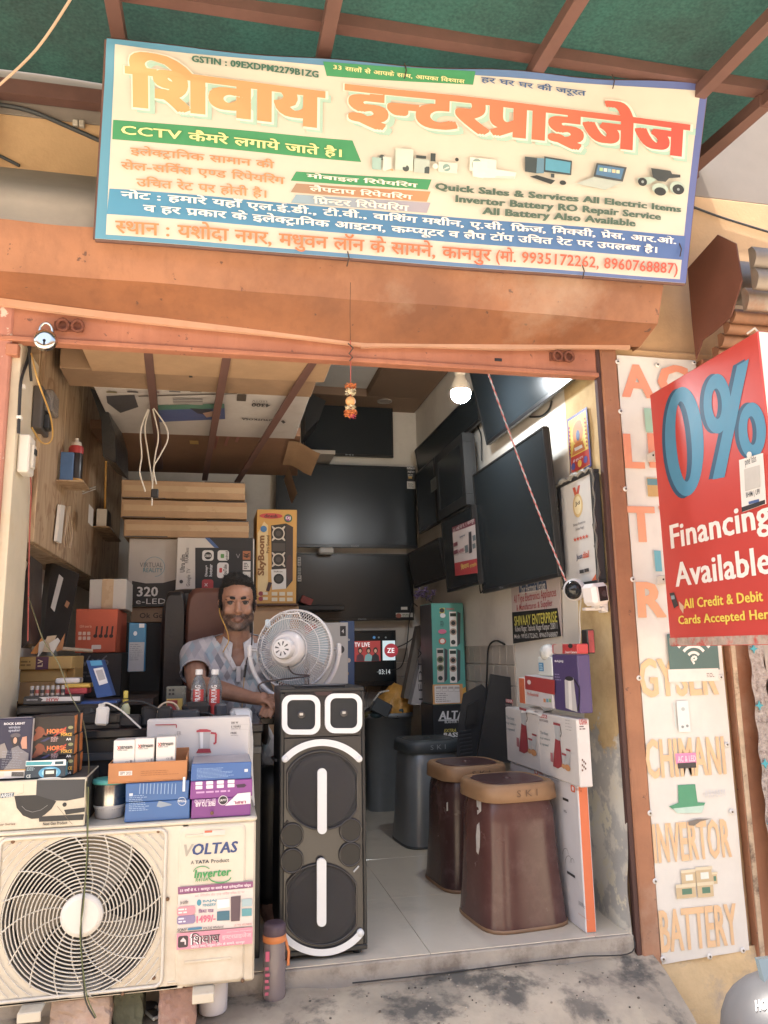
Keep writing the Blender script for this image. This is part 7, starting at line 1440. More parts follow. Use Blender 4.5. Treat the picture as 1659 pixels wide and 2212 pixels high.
F.poly([zB(*p) for p in ((40, 820), (130, 700), (120, 600), (185, 560), (215, 600), (300, 650), (292, 815))], '#7a7880'); F.ell(*zB(160, 515), 5, 8, '#c99a80'); F.ell(*zB(165, 462), 11, 5, '#5a5660'); F.poly([zB(*p) for p in ((110, 490), (150, 475), (195, 480), (210, 560), (140, 590))], '#2a2430'); F.ell(*zB(160, 515), 4, 7, '#c99a80'); F.poly([zB(*p) for p in ((235, 480), (282, 470), (284, 600), (232, 600), (218, 540))], '#c08a74'); F.poly([zB(*p) for p in ((0, 560), (50, 540), (80, 620), (60, 700), (0, 700))], '#8a8484'); F.lines(*zB(28, 620), *zB(250, 800), 11, '#9aa0b0', .2); F.rect(*zB(-20, 825), *zB(285, 832), '#c89a4a'); F.rect(*zB(-10, 838), *zB(255, 902), '#d9d6d4'); F.rect(*zB(0, 845), *zB(44, 895), '#e0cfc0')
for i in range(16): F.rect(*zB(125 + i * 8, 842), *zB(128.5 + i * 8, 890), '#3a3a3c'); F.e -= F.step
F.e += F.step; F.done(o)
# horse battery cartons: three levels, two deep
hz = [(1602.5, 1565), (1639, 1604), (1676, 1641)]
for lv in range(3):
    for dp in range(2):
        v1, v0 = hz[lv]; y = -.165 + dp * .055
        x0, x1, _, _ = rect(66, v0, 160, v1, -.165); h_ = .0565
        lb = ('front', 'rear')[dp] + ' battery carton of the ' + ('top', 'middle', 'bottom')[lv] + ' layer in the horse stack'
        zz = TA + (2 - lv) * (h_ + .0008)
        o = carton('battery_carton', lb, 'carton', (x0 - .004 * lv + dp * .004, x1 + dp * .006, zz, zz + h_), y, .053, mat('#211c1c', .35, var=.15), group='horse battery cartons', sides={'R': mat('#e07d22', .4, var=.15, scale=25)}, bev=.0015)
        if dp == 0:
            F = front(y); d_ = [0, 176, 352][lv]
            S = lambda x, yy: zB(x, yy + d_)
            F.poly([S(*p) for p in ((328, 520), (380, 430), (365, 405), (400, 370), (430, 372), (462, 395), (470, 430), (496, 450), (488, 470), (455, 452), (440, 480), (400, 500), (360, 522))], '#8a4426'); F.text('HORSE', *S(492, 396), *S(690, 438), '#e89a24', .06); F.text('HORSE', *S(492, 396), *S(690, 438), '#e8641e', .02); F.text('FORCE', *S(640, 438), *S(754, 466), '#e8b42a', .04); F.text('AA', *S(692, 488), *S(744, 512), '#e0e0e2', .04, shear=.1); F.poly([S(*p) for p in ((560, 470), (690, 372), (700, 376), (580, 470))], '#b8342c'); F.lines(*S(535, 475), *S(632, 525), 4, '#cfa8a8', .45); F.ell(*S(740, 378), 5.5, 3.6, '#8a8a5a'); F.poly([S(*p) for p in ((420, 525), (510, 480), (530, 490), (470, 526))], '#3a3a6a'); F.done(o)
o = carton('radio_carton', 'blue and black radio carton with a glowing picture, in front of the battery cartons', 'carton', (54, 1648, 141, 1687), -.208, .04, mat('#17344a', .35, var=.1), on=TA, sides={'T': mat('#c4d4dc', .4), 'R': mat('#4f97b0', .4, var=.1)}, ); F = front(-.208)
F.poly([zB(*p) for p in ((272, 730), (690, 712), (690, 775), (268, 785))], '#dfe6ea'); F.poly([zB(*p) for p in ((275, 738), (550, 735), (535, 768), (272, 778))], '#2f9aa8'); F.rect(*zB(576, 735), *zB(662, 762), '#1d4a58'); F.ell(*zB(520, 850), 24, 13, '#3f9ac8'); F.ell(*zB(520, 850), 17, 10, '#8fd0ea'); F.rrect(*zB(460, 815), *zB(585, 905), '#20242a', .15); F.rect(*zB(478, 832), *zB(565, 862), '#c9d4cc'); F.text('CE', *zB(278, 872), *zB(320, 905), '#c9d4da', .02); F.lines(*zB(282, 795), *zB(385, 828), 3, '#9ab4c0'); F.ell(*zB(520, 912), 25, 2.4, '#e4e8ea'); F.done(o)
# steel tiffin
sb = thing('steel_tin', 'steel tin with a turquoise lid standing in a white bowl', 'tin', tuple(at(233, 1765, -.10))); c = at(236, 1764, -.10); c.z = T0
b = MB(); b.lathe([(.036, 0), (.04, .003), (.044, .028), (.047, .034), (.047, .038), (.041, .038), (.036, .01)], c, mat('#dcdad6', .4, var=.04), 36); b.build('bowl', sb)
b = MB(); b.lathe([(.040, .012), (.047, .04), (.0475, .095), (.046, .1)], c, STEEL, 40); b.build('tin', sb); b = MB(); b.lathe([(.046, .1), (.0525, .1), (.053, .106), (.050, .112), (.03, .114)], c, mat('#3fb0ac', .35, var=.04), 40); b.build('lid', sb)
# blue and purple boxes
def flat_box(label, r, y, d, m, on, h, top=None, rz=0): 
    x0, x1, _, _ = rect(*r, y); return carton('flat_carton', label, 'carton', (x0, x1, on, on + h), y, d, m, sides=({'T': top} if top else None), rz=rz, bev=.002)
BLB = mat('#2f64a4', .4, var=.08)
hA2, hA1 = .055, .052
a2_ = flat_box('lower blue carton left of centre on the air conditioner', (270, 1718, 410, 1764), -.205, .20, BLB, T0, hA2); F = front(-.205); F.lines(*zA(762, 160), *zA(880, 250), 9, '#9ab8dc', .3); F.poly([zA(*p) for p in ((935, 192), (1008, 212), (1012, 218), (945, 232), (922, 226))], '#8a9aac'); F.line([zA(1072 + 24 * math.cos(t), 196 + 24 * math.sin(t)) for t in [k * .4 for k in range(17)]], .0012, '#e0e8f0'); F.text('MPEG2', *zA(1048, 188), *zA(1097, 200), '#e0e8f0', .02); F.done(a2_)
a1_ = flat_box('upper blue carton under the brown tray', (272, 1684, 408, 1720), -.203, .20, BLB, T0 + hA2 + .001, hA1); F = front(-.203); F.rect(*zA(762, 150), *zA(782, 166), '#d0d8e0')
for i in range(11): F.line([zA(822 + i * 21, 152), zA(826 + i * 21, 90)], .0022, '#8fb0d8')
F.rect(*zA(1078, 52), *zA(1090, 136), '#dfe6ee'); F.done(a1_)
b3 = flat_box('lower purple set top box carton', (414, 1706, 542, 1752), -.21, .19, mat('#7a2f86', .4, var=.08), T0, .054); F = front(-.21); F.poly([zA(*p) for p in ((1325, 222), (1400, 150), (1476, 142), (1476, 210))], '#e2dce2'); F.ell(*zA(1314, 190), 10.5, 10.5, '#d6ccd8'); F.ell(*zA(1314, 190), 9, 9, '#26202a'); F.text('LR777', *zA(1295, 184), *zA(1334, 194), '#e0dce4', .03); F.text('FREE TO AIR', *zA(1150, 202), *zA(1268, 222), '#e8dcea', .04, turn=2); F.text('SET TOP BOX HD', *zA(1146, 186), *zA(1270, 200), '#e0c8e4', .02, turn=2); F.text('LRIPL', *zA(1376, 196), *zA(1448, 208), '#a0386a', .03, turn=2); F.done(b3)
b2 = flat_box('upper purple carton with white icons', (412, 1676, 545, 1708), -.208, .19, mat('#84358f', .4, var=.08), T0 + .055, .05); F = front(-.208)
for i in range(4):
    for j in range(2): F.rrect(*zA(1152 + i * 63, 82 - i * 4 + j * 24), *zA(1192 + i * 63, 100 - i * 4 + j * 24), '#e4dce6', .15); F.e -= F.step
F.e += F.step; F.poly([zA(*p) for p in ((1390, 98), (1440, 92), (1452, 102), (1438, 114), (1398, 116))], '#3a1a42'); F.lines(*zA(1156, 132), *zA(1440, 142), 1, '#c89ad0', .4); F.done(b2)
b1 = flat_box('blue carton on the purple ones with a clear sleeve', (413, 1646, 543, 1682), -.205, .19, mat('#2f62a8', .4, var=.08), T0 + .106, .05, mat('#a9a4ac', .4, var=.25, scale=14)); F = front(-.205); F.lines(*zA(1160, 2), *zA(1380, 52), 8, '#8fb4e0', .3); F.rect(*zA(1440, 6), *zA(1460, 22), '#d0d8e0'); F.done(b1)
# brown tray with three white cartons
TB0 = T0 + hA2 + hA1 + .002
x0, x1, _, _ = rect(234, 1640, 404, 1687, -.195); tr_ = thing('carton_tray', 'shallow brown carton tray holding the three white cartons', 'tray', ((x0 + x1) / 2, -.12, TB0)); TRM = mat('#b9773c', .7, var=.1)
h_ = .058; b = MB(); b.box(x0, x1, -.195, -.04, TB0, TB0 + .004, TRM, .001); b.build('bottom', tr_)
for q in ((x0, x1, -.195, -.191, TB0 + .004, TB0 + h_), (x0, x1, -.044, -.04, TB0 + .004, TB0 + h_ + .02), (x0, x0 + .004, -.191, -.044, TB0 + .004, TB0 + h_), (x1 - .004, x1, -.191, -.044, TB0 + .004, TB0 + h_ + .01)): b = MB(); b.box(*q, TRM, .001); b.build('side', tr_)
F = front(-.195); F.rect(*zA(700, 20), *zA(778, 42), '#dcd6d2'); F.text('SEPT 2023', *zA(706, 24), *zA(772, 38), '#6a5a50', .02); F.lines(*zA(830, 14), *zA(1060, 38), 3, '#8a5424', .2); F.done(tr_)
for k in range(3):
    x0, x1, _, zt = rect((246, 291.5, 335.5)[k], (1599, 1596, 1592)[k], (290.5, 334.5, 379)[k], 1650, -.18)
    o = carton('white_carton', ('left', 'middle', 'right')[k] + ' one of three small white cartons standing in the brown tray', 'carton', (x0, x1, TB0 + .005, zt), -.18, .075, mat('#dad7d3', .45, var=.03), group='white cartons in the brown tray', sides={'T': mat('#c9c5c0', .5)}, bev=.002)
    F = front(-.18); uo = 0.3667 * (0, 122, 240)[k]; vo = .3667 * (0, -9, -20)[k]; S = lambda x, y: (x * .3667 + uo, 1133.7 + y * .3667 + vo)
    F.line([S(692, 1304), S(708, 1324)], .0022, '#d03a30'); F.line([S(708, 1303), S(692, 1325)], .0022, '#d03a30'); F.text('stream', *S(709, 1302), *S(780, 1318), '#3c3a3c', .03); F.lines(*S(695, 1322), *S(778, 1332), 1, '#a0a0a4', .4); F.text('CE', *S(740, 1392), *S(758, 1402), '#5a5a5c', .0); F.rect(*S(766, 1385), *S(777, 1402), '#8a8a8c'); F.done(o)
# white mixer carton behind
x0, x1, _, zt = rect(316, 1552, 540, 1690, -.005); o = carton('mixer_carton', 'wide white mixer carton lying behind the white and blue cartons', 'carton', (x0, x1, T0, zt), -.005, .06, mat('#d6d2cf', .45, var=.04), bev=.003); F = front(-.005); zC = lambda x, y: (331.8 + x * .3333, 1189 + y * .3333)
F.text('500 W', *zC(503, 1110), *zC(548, 1122), '#5a5658', .03); F.text('5 YEARS', *zC(503, 1136), *zC(564, 1147), '#5a5658', .03); F.text('FREE', *zC(500, 1178), *zC(538, 1188), '#5a5658', .03); F.lines(*zC(503, 1150), *zC(590, 1158), 1, '#a9a4a6', .3); F.lines(*zC(500, 1194), *zC(568, 1201), 1, '#a9a4a6', .3)
for y_ in (1128, 1160): F.line([zC(502, y_), zC(615, y_ - 2)], .0006, '#b5b0b0')
F.poly([zC(*p) for p in ((286, 1172), (366, 1172), (362, 1282), (294, 1284))], '#b9b9ba'); F.poly([zC(*p) for p in ((300, 1176), (322, 1176), (320, 1282), (304, 1282))], '#e6e6e6'); F.poly([zC(*p) for p in ((276, 1168), (300, 1158), (345, 1158), (372, 1166), (370, 1176), (280, 1178))], '#c0394a'); F.line([zC(370, 1182), zC(405, 1186), zC(402, 1248), zC(388, 1252)], .006, '#c0394a'); F.poly([zC(*p) for p in ((290, 1286), (366, 1284), (374, 1310), (276, 1312))], '#b02f40'); F.text('ER', *zC(152, 1172), *zC(180, 1196), '#a8a0a0', .01); F.line([zC(12, 1130), zC(148, 1128), zC(148, 1150)], .003, '#b8404a'); F.done(o)
# water flask on the step
fl_ = thing('flask', 'smoky water flask with purple lid and orange collar on the step', 'bottle', tuple(atz(592, 2158, -.068))); c = atz(592, 2158, -.068)
z1f = at(594, 1992, c.y).z - c.z; r = .036
b = MB(); b.lathe([(r * .85, 0), (r * .97, .005), (r, .02), (r * .97, z1f * .5), (r * .95, z1f * .76)], c, mat('#94878a', .12, var=.1, alpha=.78), 28); b.build('body', fl_); b = MB(); b.lathe([(r * .98, z1f * .76), (r * 1.03, z1f * .765), (r * 1.03, z1f * .845), (r, z1f * .85)], c, mat('#e5822a', .4), 28); b.build('collar', fl_)
b = MB(); b.lathe([(r * .98, z1f * .85), (r, z1f * .855), (r * .98, z1f * .97), (r * .85, z1f), (r * .5, z1f * 1.002)], c, mat('#5a4654', .5, var=.1), 28); b.build('lid', fl_)
b = MB(); b.tube([c + V((r * .9, .0, z1f * .8)), c + V((r * 1.25, .0, z1f * .6)), c + V((r * 1.2, 0, z1f * .42))], .005, mat('#e07a28', .4), 6); b.build('strap', fl_)
F = Face(c + V((0, -r * 1.02, 0)), (1, 0, 0), (0, 0, 1)); F.loc = lambda a, q: (a, q); F.rect(-.030, z1f * .55, -.018, z1f * .68, '#d04a78'); F.ell
for k in range(5): F.rect(-.031, z1f * (.12 + k * .08), -.020 + .003 * (k % 2), z1f * (.16 + k * .08), '#c04a70')
F.done(fl_, 'print')
# ================================================================ office chair
ch = thing('office_chair', 'high backed office chair in black and brown leather behind the man', 'chair', (.0, 1.0, 0))
LB = mat('#1c1a1b', .35, var=.15, bump=.15, bscale=60); LN = mat('#6a3d2c', .4, var=.15, scale=5, bump=.12, bscale=50)
cy = 1.04
def cush(u0, u1, v0, v1, y, d, m, nm, e=5):
    x0, x1, z0, z1 = rect(u0, v0, u1, v1, y); b = MB(); cx_, cz2 = (x0 + x1) / 2, (z0 + z1) / 2; rings = []
    for f, s_ in ((0, .86), (.12, .95), (.35, 1), (.75, 1), (1, .93)):
        rings.append([V((cx_ + p.x * (x1 - x0) / 2 * s_, y + d * f, cz2 + p.y * (z1 - z0) / 2 * (s_ * .5 + .5))) for p in sq2])
    b.loft(rings, m); return b.build(nm, ch)
sq2 = []
for k in range(40):
    t = 2 * PI * k / 40; c_, s_ = math.cos(t), math.sin(t); r = (abs(c_) ** 7 + abs(s_) ** 7) ** (-1 / 7); sq2.append(V((r * c_, r * s_, 0)))
cush(344, 545, 1270, 1600, cy + .01, .13, LB, 'back_shell'); cush(397, 506, 1269, 1590, cy - .035, .08, LN, 'back_cushion'); cush(350, 398, 1276, 1595, cy - .03, .07, LB, 'side_bolster'); cush(506, 540, 1276, 1595, cy - .03, .07, LB, 'side_bolster')
x0 = at(350, 1500, cy).x; x1 = at(542, 1500, cy).x; xm = (x0 + x1) / 2
b = MB(); b.box(x0, x1, .62, 1.1, .42, .52, LB, .04); b.build('seat', ch)
for xa in (x0 - .03, x1 + .03): b = MB(); b.tube([(xa, 1.03, .62), (xa, .96, .72), (xa, .78, .73), (xa, .70, .66), (xa, .72, .5)], [.02, .033, .035, .03, .02], mat('#2b1d19', .4, var=.2), 10); b.build('armrest', ch)
b = MB(); b.tube([(xm, .85, .42), (xm, .85, .1)], .03, STEEL, 10); b.build('column', ch)
for k in range(5):
    a = k * 2 * PI / 5 + .3; b = MB(); b.tube([(xm, .85, .12), (xm + .26 * math.cos(a), .85 + .22 * math.sin(a), .07)], [.025, .016], BLACK, 8); b.ball((xm + .26 * math.cos(a), .85 + .22 * math.sin(a), .03), .029, BLACK, 10, 7); b.build('foot', ch)

# ================================================================ the man
HC = at(513, 1304, .72)                                 # between the eyes, middle of the head
base = V((HC.x, .80, .52))
def cap(b, p, q, r0, r1, m, n=10, k=8):
    p, q = V(p), V(q); b.tube([p.lerp(q, i / k) for i in range(k + 1)], [r0 + (r1 - r0) * i / k for i in range(k + 1)], m, n); b.ball(p, r0, m, 10, 7); b.ball(q, r1, m, 10, 7)
SKIN = bpy.data.materials.new('skin'); SKIN.use_nodes = True; nt = SKIN.node_tree; N = nt.nodes; L = nt.links; pb = N['Principled BSDF']
pb.inputs['Roughness'].default_value = .48; pb.inputs['Subsurface Weight'].default_value = .0
tc = N.new('ShaderNodeTexCoord'); mp = N.new('ShaderNodeMapping'); mp.inputs['Location'].default_value = tuple(base - HC); L.new(tc.outputs['Object'], mp.inputs[0]); sx = N.new('ShaderNodeSeparateXYZ'); L.new(mp.outputs[0], sx.inputs[0])
X_, Y_, Z_ = sx.outputs; ab = mth('ABSOLUTE', X_, 0)
def smooth(x, a, c): m = N.new('ShaderNodeMapRange'); m.interpolation_type = 'SMOOTHSTEP'; m.inputs['From Min'].default_value = a; m.inputs['From Max'].default_value = c; L.new(x, m.inputs['Value']); return m.outputs['Result']
low = smooth(Z_, -.042, -.056); side = mth('MULTIPLY', smooth(ab, .048, .060), smooth(Z_, .02, -.012)); bd = mth('MAXIMUM', low, side)
ex = mth('POWER', mth('DIVIDE', X_, .027), 2); ez = mth('POWER', mth('DIVIDE', mth('ADD', Z_, .0735), .0105), 2); bd = mth('MULTIPLY', bd, smooth(mth('ADD', ex, ez), .75, 1.1))
bd = mth('MULTIPLY', bd, smooth(Z_, -.125, -.112)); bd = mth('MULTIPLY', bd, smooth(Y_, .03, .0)); bd = mth('MULTIPLY', bd, smooth(mth('ADD', mth('POWER', mth('DIVIDE', X_, .016), 2), mth('POWER', mth('DIVIDE', mth('ADD', Z_, .040), .014), 2)), .8, 1.2))
cheek = mth('MULTIPLY', smooth(ab, .036, .02), 0); nz = noise(420, 2, .6); bd = mth('MULTIPLY', bd, rng(nz, .36, .54, .38, .75))
skn = mixc(rng(noise(30), .3, .7), '#a06f54', '#b48468'); bc = mixc(smooth(Z_, -.06, -.105), '#1a1514', '#77706c'); bc = mixc(rng(noise(700, 2), .5, .62), bc, '#1f1a19')
lip = mth('MULTIPLY', mth('SUBTRACT', 1, smooth(mth('ADD', ex, ez), .55, 1.0)), smooth(Y_, -.05, -.07)); skn = mixc(mth('MULTIPLY', lip, .7), skn, '#6e4036')
L.new(mixc(bd, skn, bc), pb.inputs['Base Color'])
bp = N.new('ShaderNodeBump'); bp.inputs['Strength'].default_value = .18; bp.inputs['Distance'].default_value = .002; L.new(noise(260, 3), bp.inputs['Height']); L.new(bp.outputs[0], pb.inputs['Normal'])
CLR = mat('#d7d4d6', .8, var=.05)
b = MB(); m = SKIN; H = lambda x, y, z: HC + V((x, y, z))
for c, r in (((0, .012, .03), (.073, .092, .084)), ((0, -.028, -.02), (.064, .060, .078)), ((0, -.024, .035), (.062, .058, .055)), ((0, -.036, -.072), (.053, .047, .042)), ((0, -.066, -.098), (.026, .022, .019))): b.ball(H(*c), r, m, 20, 14)
for s in (-1, 1):
    for c, r in (((s * .040, -.056, -.033), (.024, .026, .022)), ((s * .027, -.078, .0185), (.026, .013, .008)), ((s * .0125, -.097, -.041), (.009, .011, .0075)), ((s * .030, -.0735, .0085), (.019, .0115, .0065)), ((s * .030, -.0705, -.0115), (.019, .012, .0068)), ((s * .052, -.03, -.06), (.018, .03, .03)), ((s * .073, .012, -.008), (.009, .018, .029)), ((s * .078, .016, .006), (.007, .015, .014))): b.ball(H(*c), r, m, 12, 9)
cap(b, H(0, -.082, .008), H(0, -.104, -.034), .009, .0115, m); b.ball(H(0, -.108, -.037), (.0125, .012, .0105), m, 12, 9)
b.ball(H(0, -.080, -.058), (.03, .014, .013), m, 12, 8); b.ball(H(0, -.0905, -.0685), (.020, .008, .0042), m, 12, 8); b.ball(H(0, -.0895, -.0785), (.017, .008, .0052), m, 12, 8)
cap(b, H(0, .018, -.06), H(0, .045, -.20), .052, .060, m, 14)
cap(b, H(-.045, .04, -.16), H(-.13, .055, -.20), .035, .045, m); cap(b, H(.045, .04, -.16), H(.13, .055, -.20), .035, .045, m)
for c, r in (((0, .05, -.27), (.15, .09, .11)), ((0, .05, -.42), (.145, .095, .17)), ((0, .05, -.62), (.15, .105, .16)), ((0, .06, -.76), (.16, .12, .1))): b.ball(H(*c), r, m, 20, 14)
ShR, ElR, WrR = H(-.178, .05, -.215), at(424, 1478, .60), at(545, 1508, .40); ElR.z = max(ElR.z, DZ + .052); WrR.z = max(WrR.z, DZ + .038)
ShL, ElL, WrL = H(.178, .05, -.215), at(640, 1478, .60), at(600, 1512, .42); ElL.z = DZ + .052; WrL.z = DZ + .036
for sh, el, wr in ((ShR, ElR, WrR), (ShL, ElL, WrL)):
    cap(b, sh, sh.lerp(el, .5), .052, .047, m, 12); cap(b, sh.lerp(el, .5), el, .047, .038, m, 12); cap(b, el, el.lerp(wr, .35), .038, .040, m, 12); cap(b, el.lerp(wr, .35), wr, .040, .025, m, 12)
def hand(wr, dirv, upv):
    d = V(dirv).normalized(); u_ = V(upv); s_ = d.cross(u_).normalized(); u_ = s_.cross(d)
    cap(b, wr, wr + d * .04, .025, .026, m); b.ball(wr + d * .055, .026, m, 12, 8)
    for k, (o_, ln) in enumerate(((-.024, .062), (-.008, .072), (.008, .068), (.022, .052))):
        p = wr + d * .070 + s_ * o_; q = p + d * ln * .5 - u_ * .006; r_ = q + d * ln * .3 - u_ * .02; cap(b, p, q, .0085, .008, m, 8, 3); cap(b, q, r_, .008, .0068, m, 8, 3)
    p = wr + d * .02 - s_ * .022; q = p + d * .035 - s_ * .02; cap(b, p, q, .011, .0095, m, 8, 3); cap(b, q, q + d * .026 + s_ * .002, .0092, .0078, m, 8, 3)
hand(WrR, (WrR - ElR) * V((1, 1, .2)), (0, -.3, 1)); hand(WrL, (WrL - ElL) * V((1, 1, .2)), (0, -.3, 1))
for s in (-1, 1): cap(b, H(s * .085, .06, -.78), V((HC.x + s * .13, .40, .50)), .085, .06, m, 12); cap(b, V((HC.x + s * .13, .40, .50)), V((HC.x + s * .13, .44, .08)), .055, .04, m, 12); cap(b, V((HC.x + s * .13, .46, .05)), V((HC.x + s * .14, .30, .04)), .04, .03, m, 10)
man = b.build('person', loc=tuple(base), label='seated bearded man in a patterned polo shirt with a yellow earphone wire', cat='person', fix=False)
remesh(man, .0042, 3)
# tilt of the head is left out: the face looks at the viewer
EW = mat('#7d726a', .15, var=0); IR = mat('#1a0f0a', .1, var=0)
for s in (-1, 1):
    b = MB(); c = H(s * .0305, -.0728, -.0012); b.ball(c, .0128, EW, 16, 10); e_ = b.build('eye', man); b = MB(); b.ball(c + V((-.001, -.0086, .0006)), (.0092, .0048, .0086), IR, 12, 8); b.build('iris', e_)
    b = MB(); pts = [H(s * (.012 + .038 * t), -.090 + .022 * t * t, .0155 + .0045 * math.sin(PI * min(t * 1.1, 1)) - .002 * t) for t in [i / 8 for i in range(9)]]; b.tube(pts, [.0042, .0056, .0062, .0064, .0062, .0056, .0048, .004, .0025], mat('#120d0b', .8), 8); b.build('eyebrow', man)
    b = MB(); pts = [c + V((s * .0145 * math.cos(t), -.0095 - .0035 * math.sin(t), .0062 * math.sin(t) + .0012)) for t in [PI * i / 8 for i in range(9)]]; b.tube(pts, .0019, mat('#33201a', .6), 6); b.build('upper_lid', man)
HAIR = mat('#121010', .75, var=.3, scale=60, bump=.9, bscale=260)
b = MB()
for c, r in (((0, .026, .052), (.0755, .09, .075)), ((0, -.012, .093), (.063, .06, .031)), ((-.012, -.032, .104), (.052, .048, .025)), ((-.062, .022, .035), (.017, .052, .052)), ((.062, .022, .035), (.017, .052, .052)), ((0, .07, .0), (.066, .045, .07)), ((.036, -.036, .088), (.026, .03, .02)), ((-.04, -.034, .088), (.026, .03, .02)), ((-.068, .0, .0), (.009, .018, .028)), ((.068, .0, .0), (.009, .018, .028))): b.ball(H(*c), r, HAIR, 18, 12)
hr = b.build('hair', man, fix=False); remesh(hr, .0045, 2)
for v_ in hr.data.vertices:
    p = v_.co; d = (p - (HC - base)).normalized(); v_.co = p + d * (.0055 * mn.noise(p * 55) + .004 * mn.noise(p * 140))
rnd = random.Random(9); b = MB(); b2 = MB(); b3 = MB(); HS = mat('#16120f', .6, var=0); GS = mat('#6f6a66', .7, var=0)
for v_ in hr.data.vertices:
    if rnd.random() < .55:
        p = v_.co + base; n_ = v_.normal; d = (n_ * .7 + V((rnd.uniform(-.5, .5) + .15, rnd.uniform(-.6, .2), rnd.uniform(-.2, .6)))).normalized(); t_ = d.cross(V((rnd.random(), rnd.random(), rnd.random()))).normalized() * .0009; ln = rnd.uniform(.004, .010)
        b.add([p - t_, p + t_, p + d * ln], [[0, 1, 2]], HS)
b.build('hair_strand', man, fix=False)['kind'] = 'stuff'
for v_ in man.data.vertices:
    q = v_.co + base - HC
    if q.y < .02 and -.118 < q.z < -.03 and abs(q.x) < .075:
        lipd = (q.x / .026) ** 2 + ((q.z + .0735) / .0115) ** 2; chk = q.z < -.048 - .02 * max(0, .03 - abs(abs(q.x) - .0)) or abs(q.x) > .052
        if lipd < 1.05 or not chk or (abs(q.x) < .016 and q.z > -.053): continue
        for _ in range(2):
            if rnd.random() < .75:
                p = v_.co + base + V((rnd.uniform(-.002, .002), 0, rnd.uniform(-.002, .002))); d = (v_.normal * .5 + V((rnd.uniform(-.3, .3), 0, -.8))).normalized(); t_ = d.cross(v_.normal).normalized() * .0005; gray = rnd.random() < (.55 if q.z < -.08 else .2)
                (b3 if gray else b2).add([p - t_, p + t_, p + d * rnd.uniform(.003, .006) + v_.normal * .0012], [[0, 1, 2]], GS if gray else HS)
b2.build('beard', man, fix=False)['kind'] = 'stuff'; b3.build('grey_beard', man, fix=False)['kind'] = 'stuff'
# shirt
SHIRT = bpy.data.materials.new('patterned_cloth'); SHIRT.use_nodes = True; nt = SHIRT.node_tree; N = nt.nodes; L = nt.links; pb = N['Principled BSDF']; pb.inputs['Roughness'].default_value = .85
tc = N.new('ShaderNodeTexCoord'); mp = N.new('ShaderNodeMapping'); mp.inputs['Rotation'].default_value = (0, .78, 0); mp.inputs['Scale'].default_value = (1 / .019, .001, 1 / .034); L.new(tc.outputs['Object'], mp.inputs[0])
fl2 = N.new('ShaderNodeVectorMath'); fl2.operation = 'FLOOR'; L.new(mp.outputs[0], fl2.inputs[0]); wn = N.new('ShaderNodeTexWhiteNoise'); L.new(fl2.outputs[0], wn.inputs['Vector'])
r1 = N.new('ShaderNodeValToRGB'); r1.color_ramp.interpolation = 'CONSTANT'; e = r1.color_ramp.elements; e[0].color = (*lin('#cbc9ce'), 1); e[1].position = .26; e[1].color = (*lin('#b3b3bc'), 1)
for ps, h in ((.42, '#cdcbd0'), (.56, '#a5b9c6'), (.68, '#c2c1c8'), (.80, '#8e9099'), (.88, '#bccad2'), (.95, '#a09ea6')): x_ = e.new(ps); x_.color = (*lin(h), 1)
L.new(wn.outputs['Value'], r1.inputs[0]); L.new(r1.outputs[0], pb.inputs['Base Color'])
nb_ = N.new('ShaderNodeTexNoise'); nb_.inputs['Scale'].default_value = 9; nb_.inputs['Detail'].default_value = 3; L.new(tc.outputs['Object'], nb_.inputs['Vector']); bp = N.new('ShaderNodeBump'); bp.inputs['Strength'].default_value = .7; bp.inputs['Distance'].default_value = .03; L.new(nb_.outputs['Fac'], bp.inputs['Height']); L.new(bp.outputs[0], pb.inputs['Normal'])
b = MB(); m = SHIRT
for c, r in (((0, .05, -.27), (.168, .105, .115)), ((0, .05, -.42), (.168, .112, .18)), ((0, .05, -.62), (.175, .125, .17)), ((0, .06, -.75), (.18, .14, .10))): b.ball(H(*c), r, m, 22, 15)
for s in (-1, 1): cap(b, H(s * .05, .045, -.165), H(s * .15, .05, -.205), .045, .06, m, 12)
for sh, el in ((ShR, ElR), (ShL, ElL)): cap(b, sh, sh.lerp(el, .62), .063, .061, m, 14)
shirt = b.build('shirt', man, fix=False); remesh(shirt, .006, 5)
me = shirt.data; bm = bmesh.new(); bm.from_mesh(me); kill = []
for f in bm.faces:
    p = f.calc_center_median() + base - HC
    vtx = -.268
    if p.y < .06 and p.z > vtx and abs(p.x - .006) < .010 + (p.z - vtx) * .62 * (1 if p.z < -.17 else 1.15): kill.append(f)
    elif p.z > -.145 and abs(p.x) < .06: kill.append(f)
    for (sh, el) in ((ShR, ElR), (ShL, ElL)):
        d = (el - sh); t = ((p + HC) - sh).dot(d) / d.length_squared
        if t > .60 and ((p + HC) - sh - d * t).length < .085 and f not in kill: kill.append(f)
bmesh.ops.delete(bm, geom=kill, context='FACES'); bm.to_mesh(me); bm.free()
md = shirt.modifiers.new('th', 'SOLIDIFY'); md.thickness = .003
b = MB()                                                # collar and placket
for s in (-1, 1):
    def coll(i, j, s=s):
        a = (1 - i) * 2.2 + .35                                           # from behind the neck round to the throat
        x = s * (.064 + .012 * j * (1 + i)) * math.sin(min(a, PI * .62)) if a < PI * .62 else s * (.064 + .02 * j) * math.sin(a)
        y = .042 - (.062 + .028 * j) * -math.cos(a) if False else .03 - (.066 + .03 * j) * math.cos(a)
        z = -.118 - .05 * i * i - .042 * j * (1 + .9 * i) - .012 * (1 - i)
        return H(x + .004, y, z)
    b.grid(coll, 16, 6, CLR)
for s in (-1, 1):
    b.grid(lambda i, j, s=s: H(.006 + s * (.004 + (1 - i) * .052) + s * j * .017, -.052 - .012 * i + .012 * (1 - i) - .004 * j, -.175 - .097 * i - .012 * j), 8, 3, CLR)
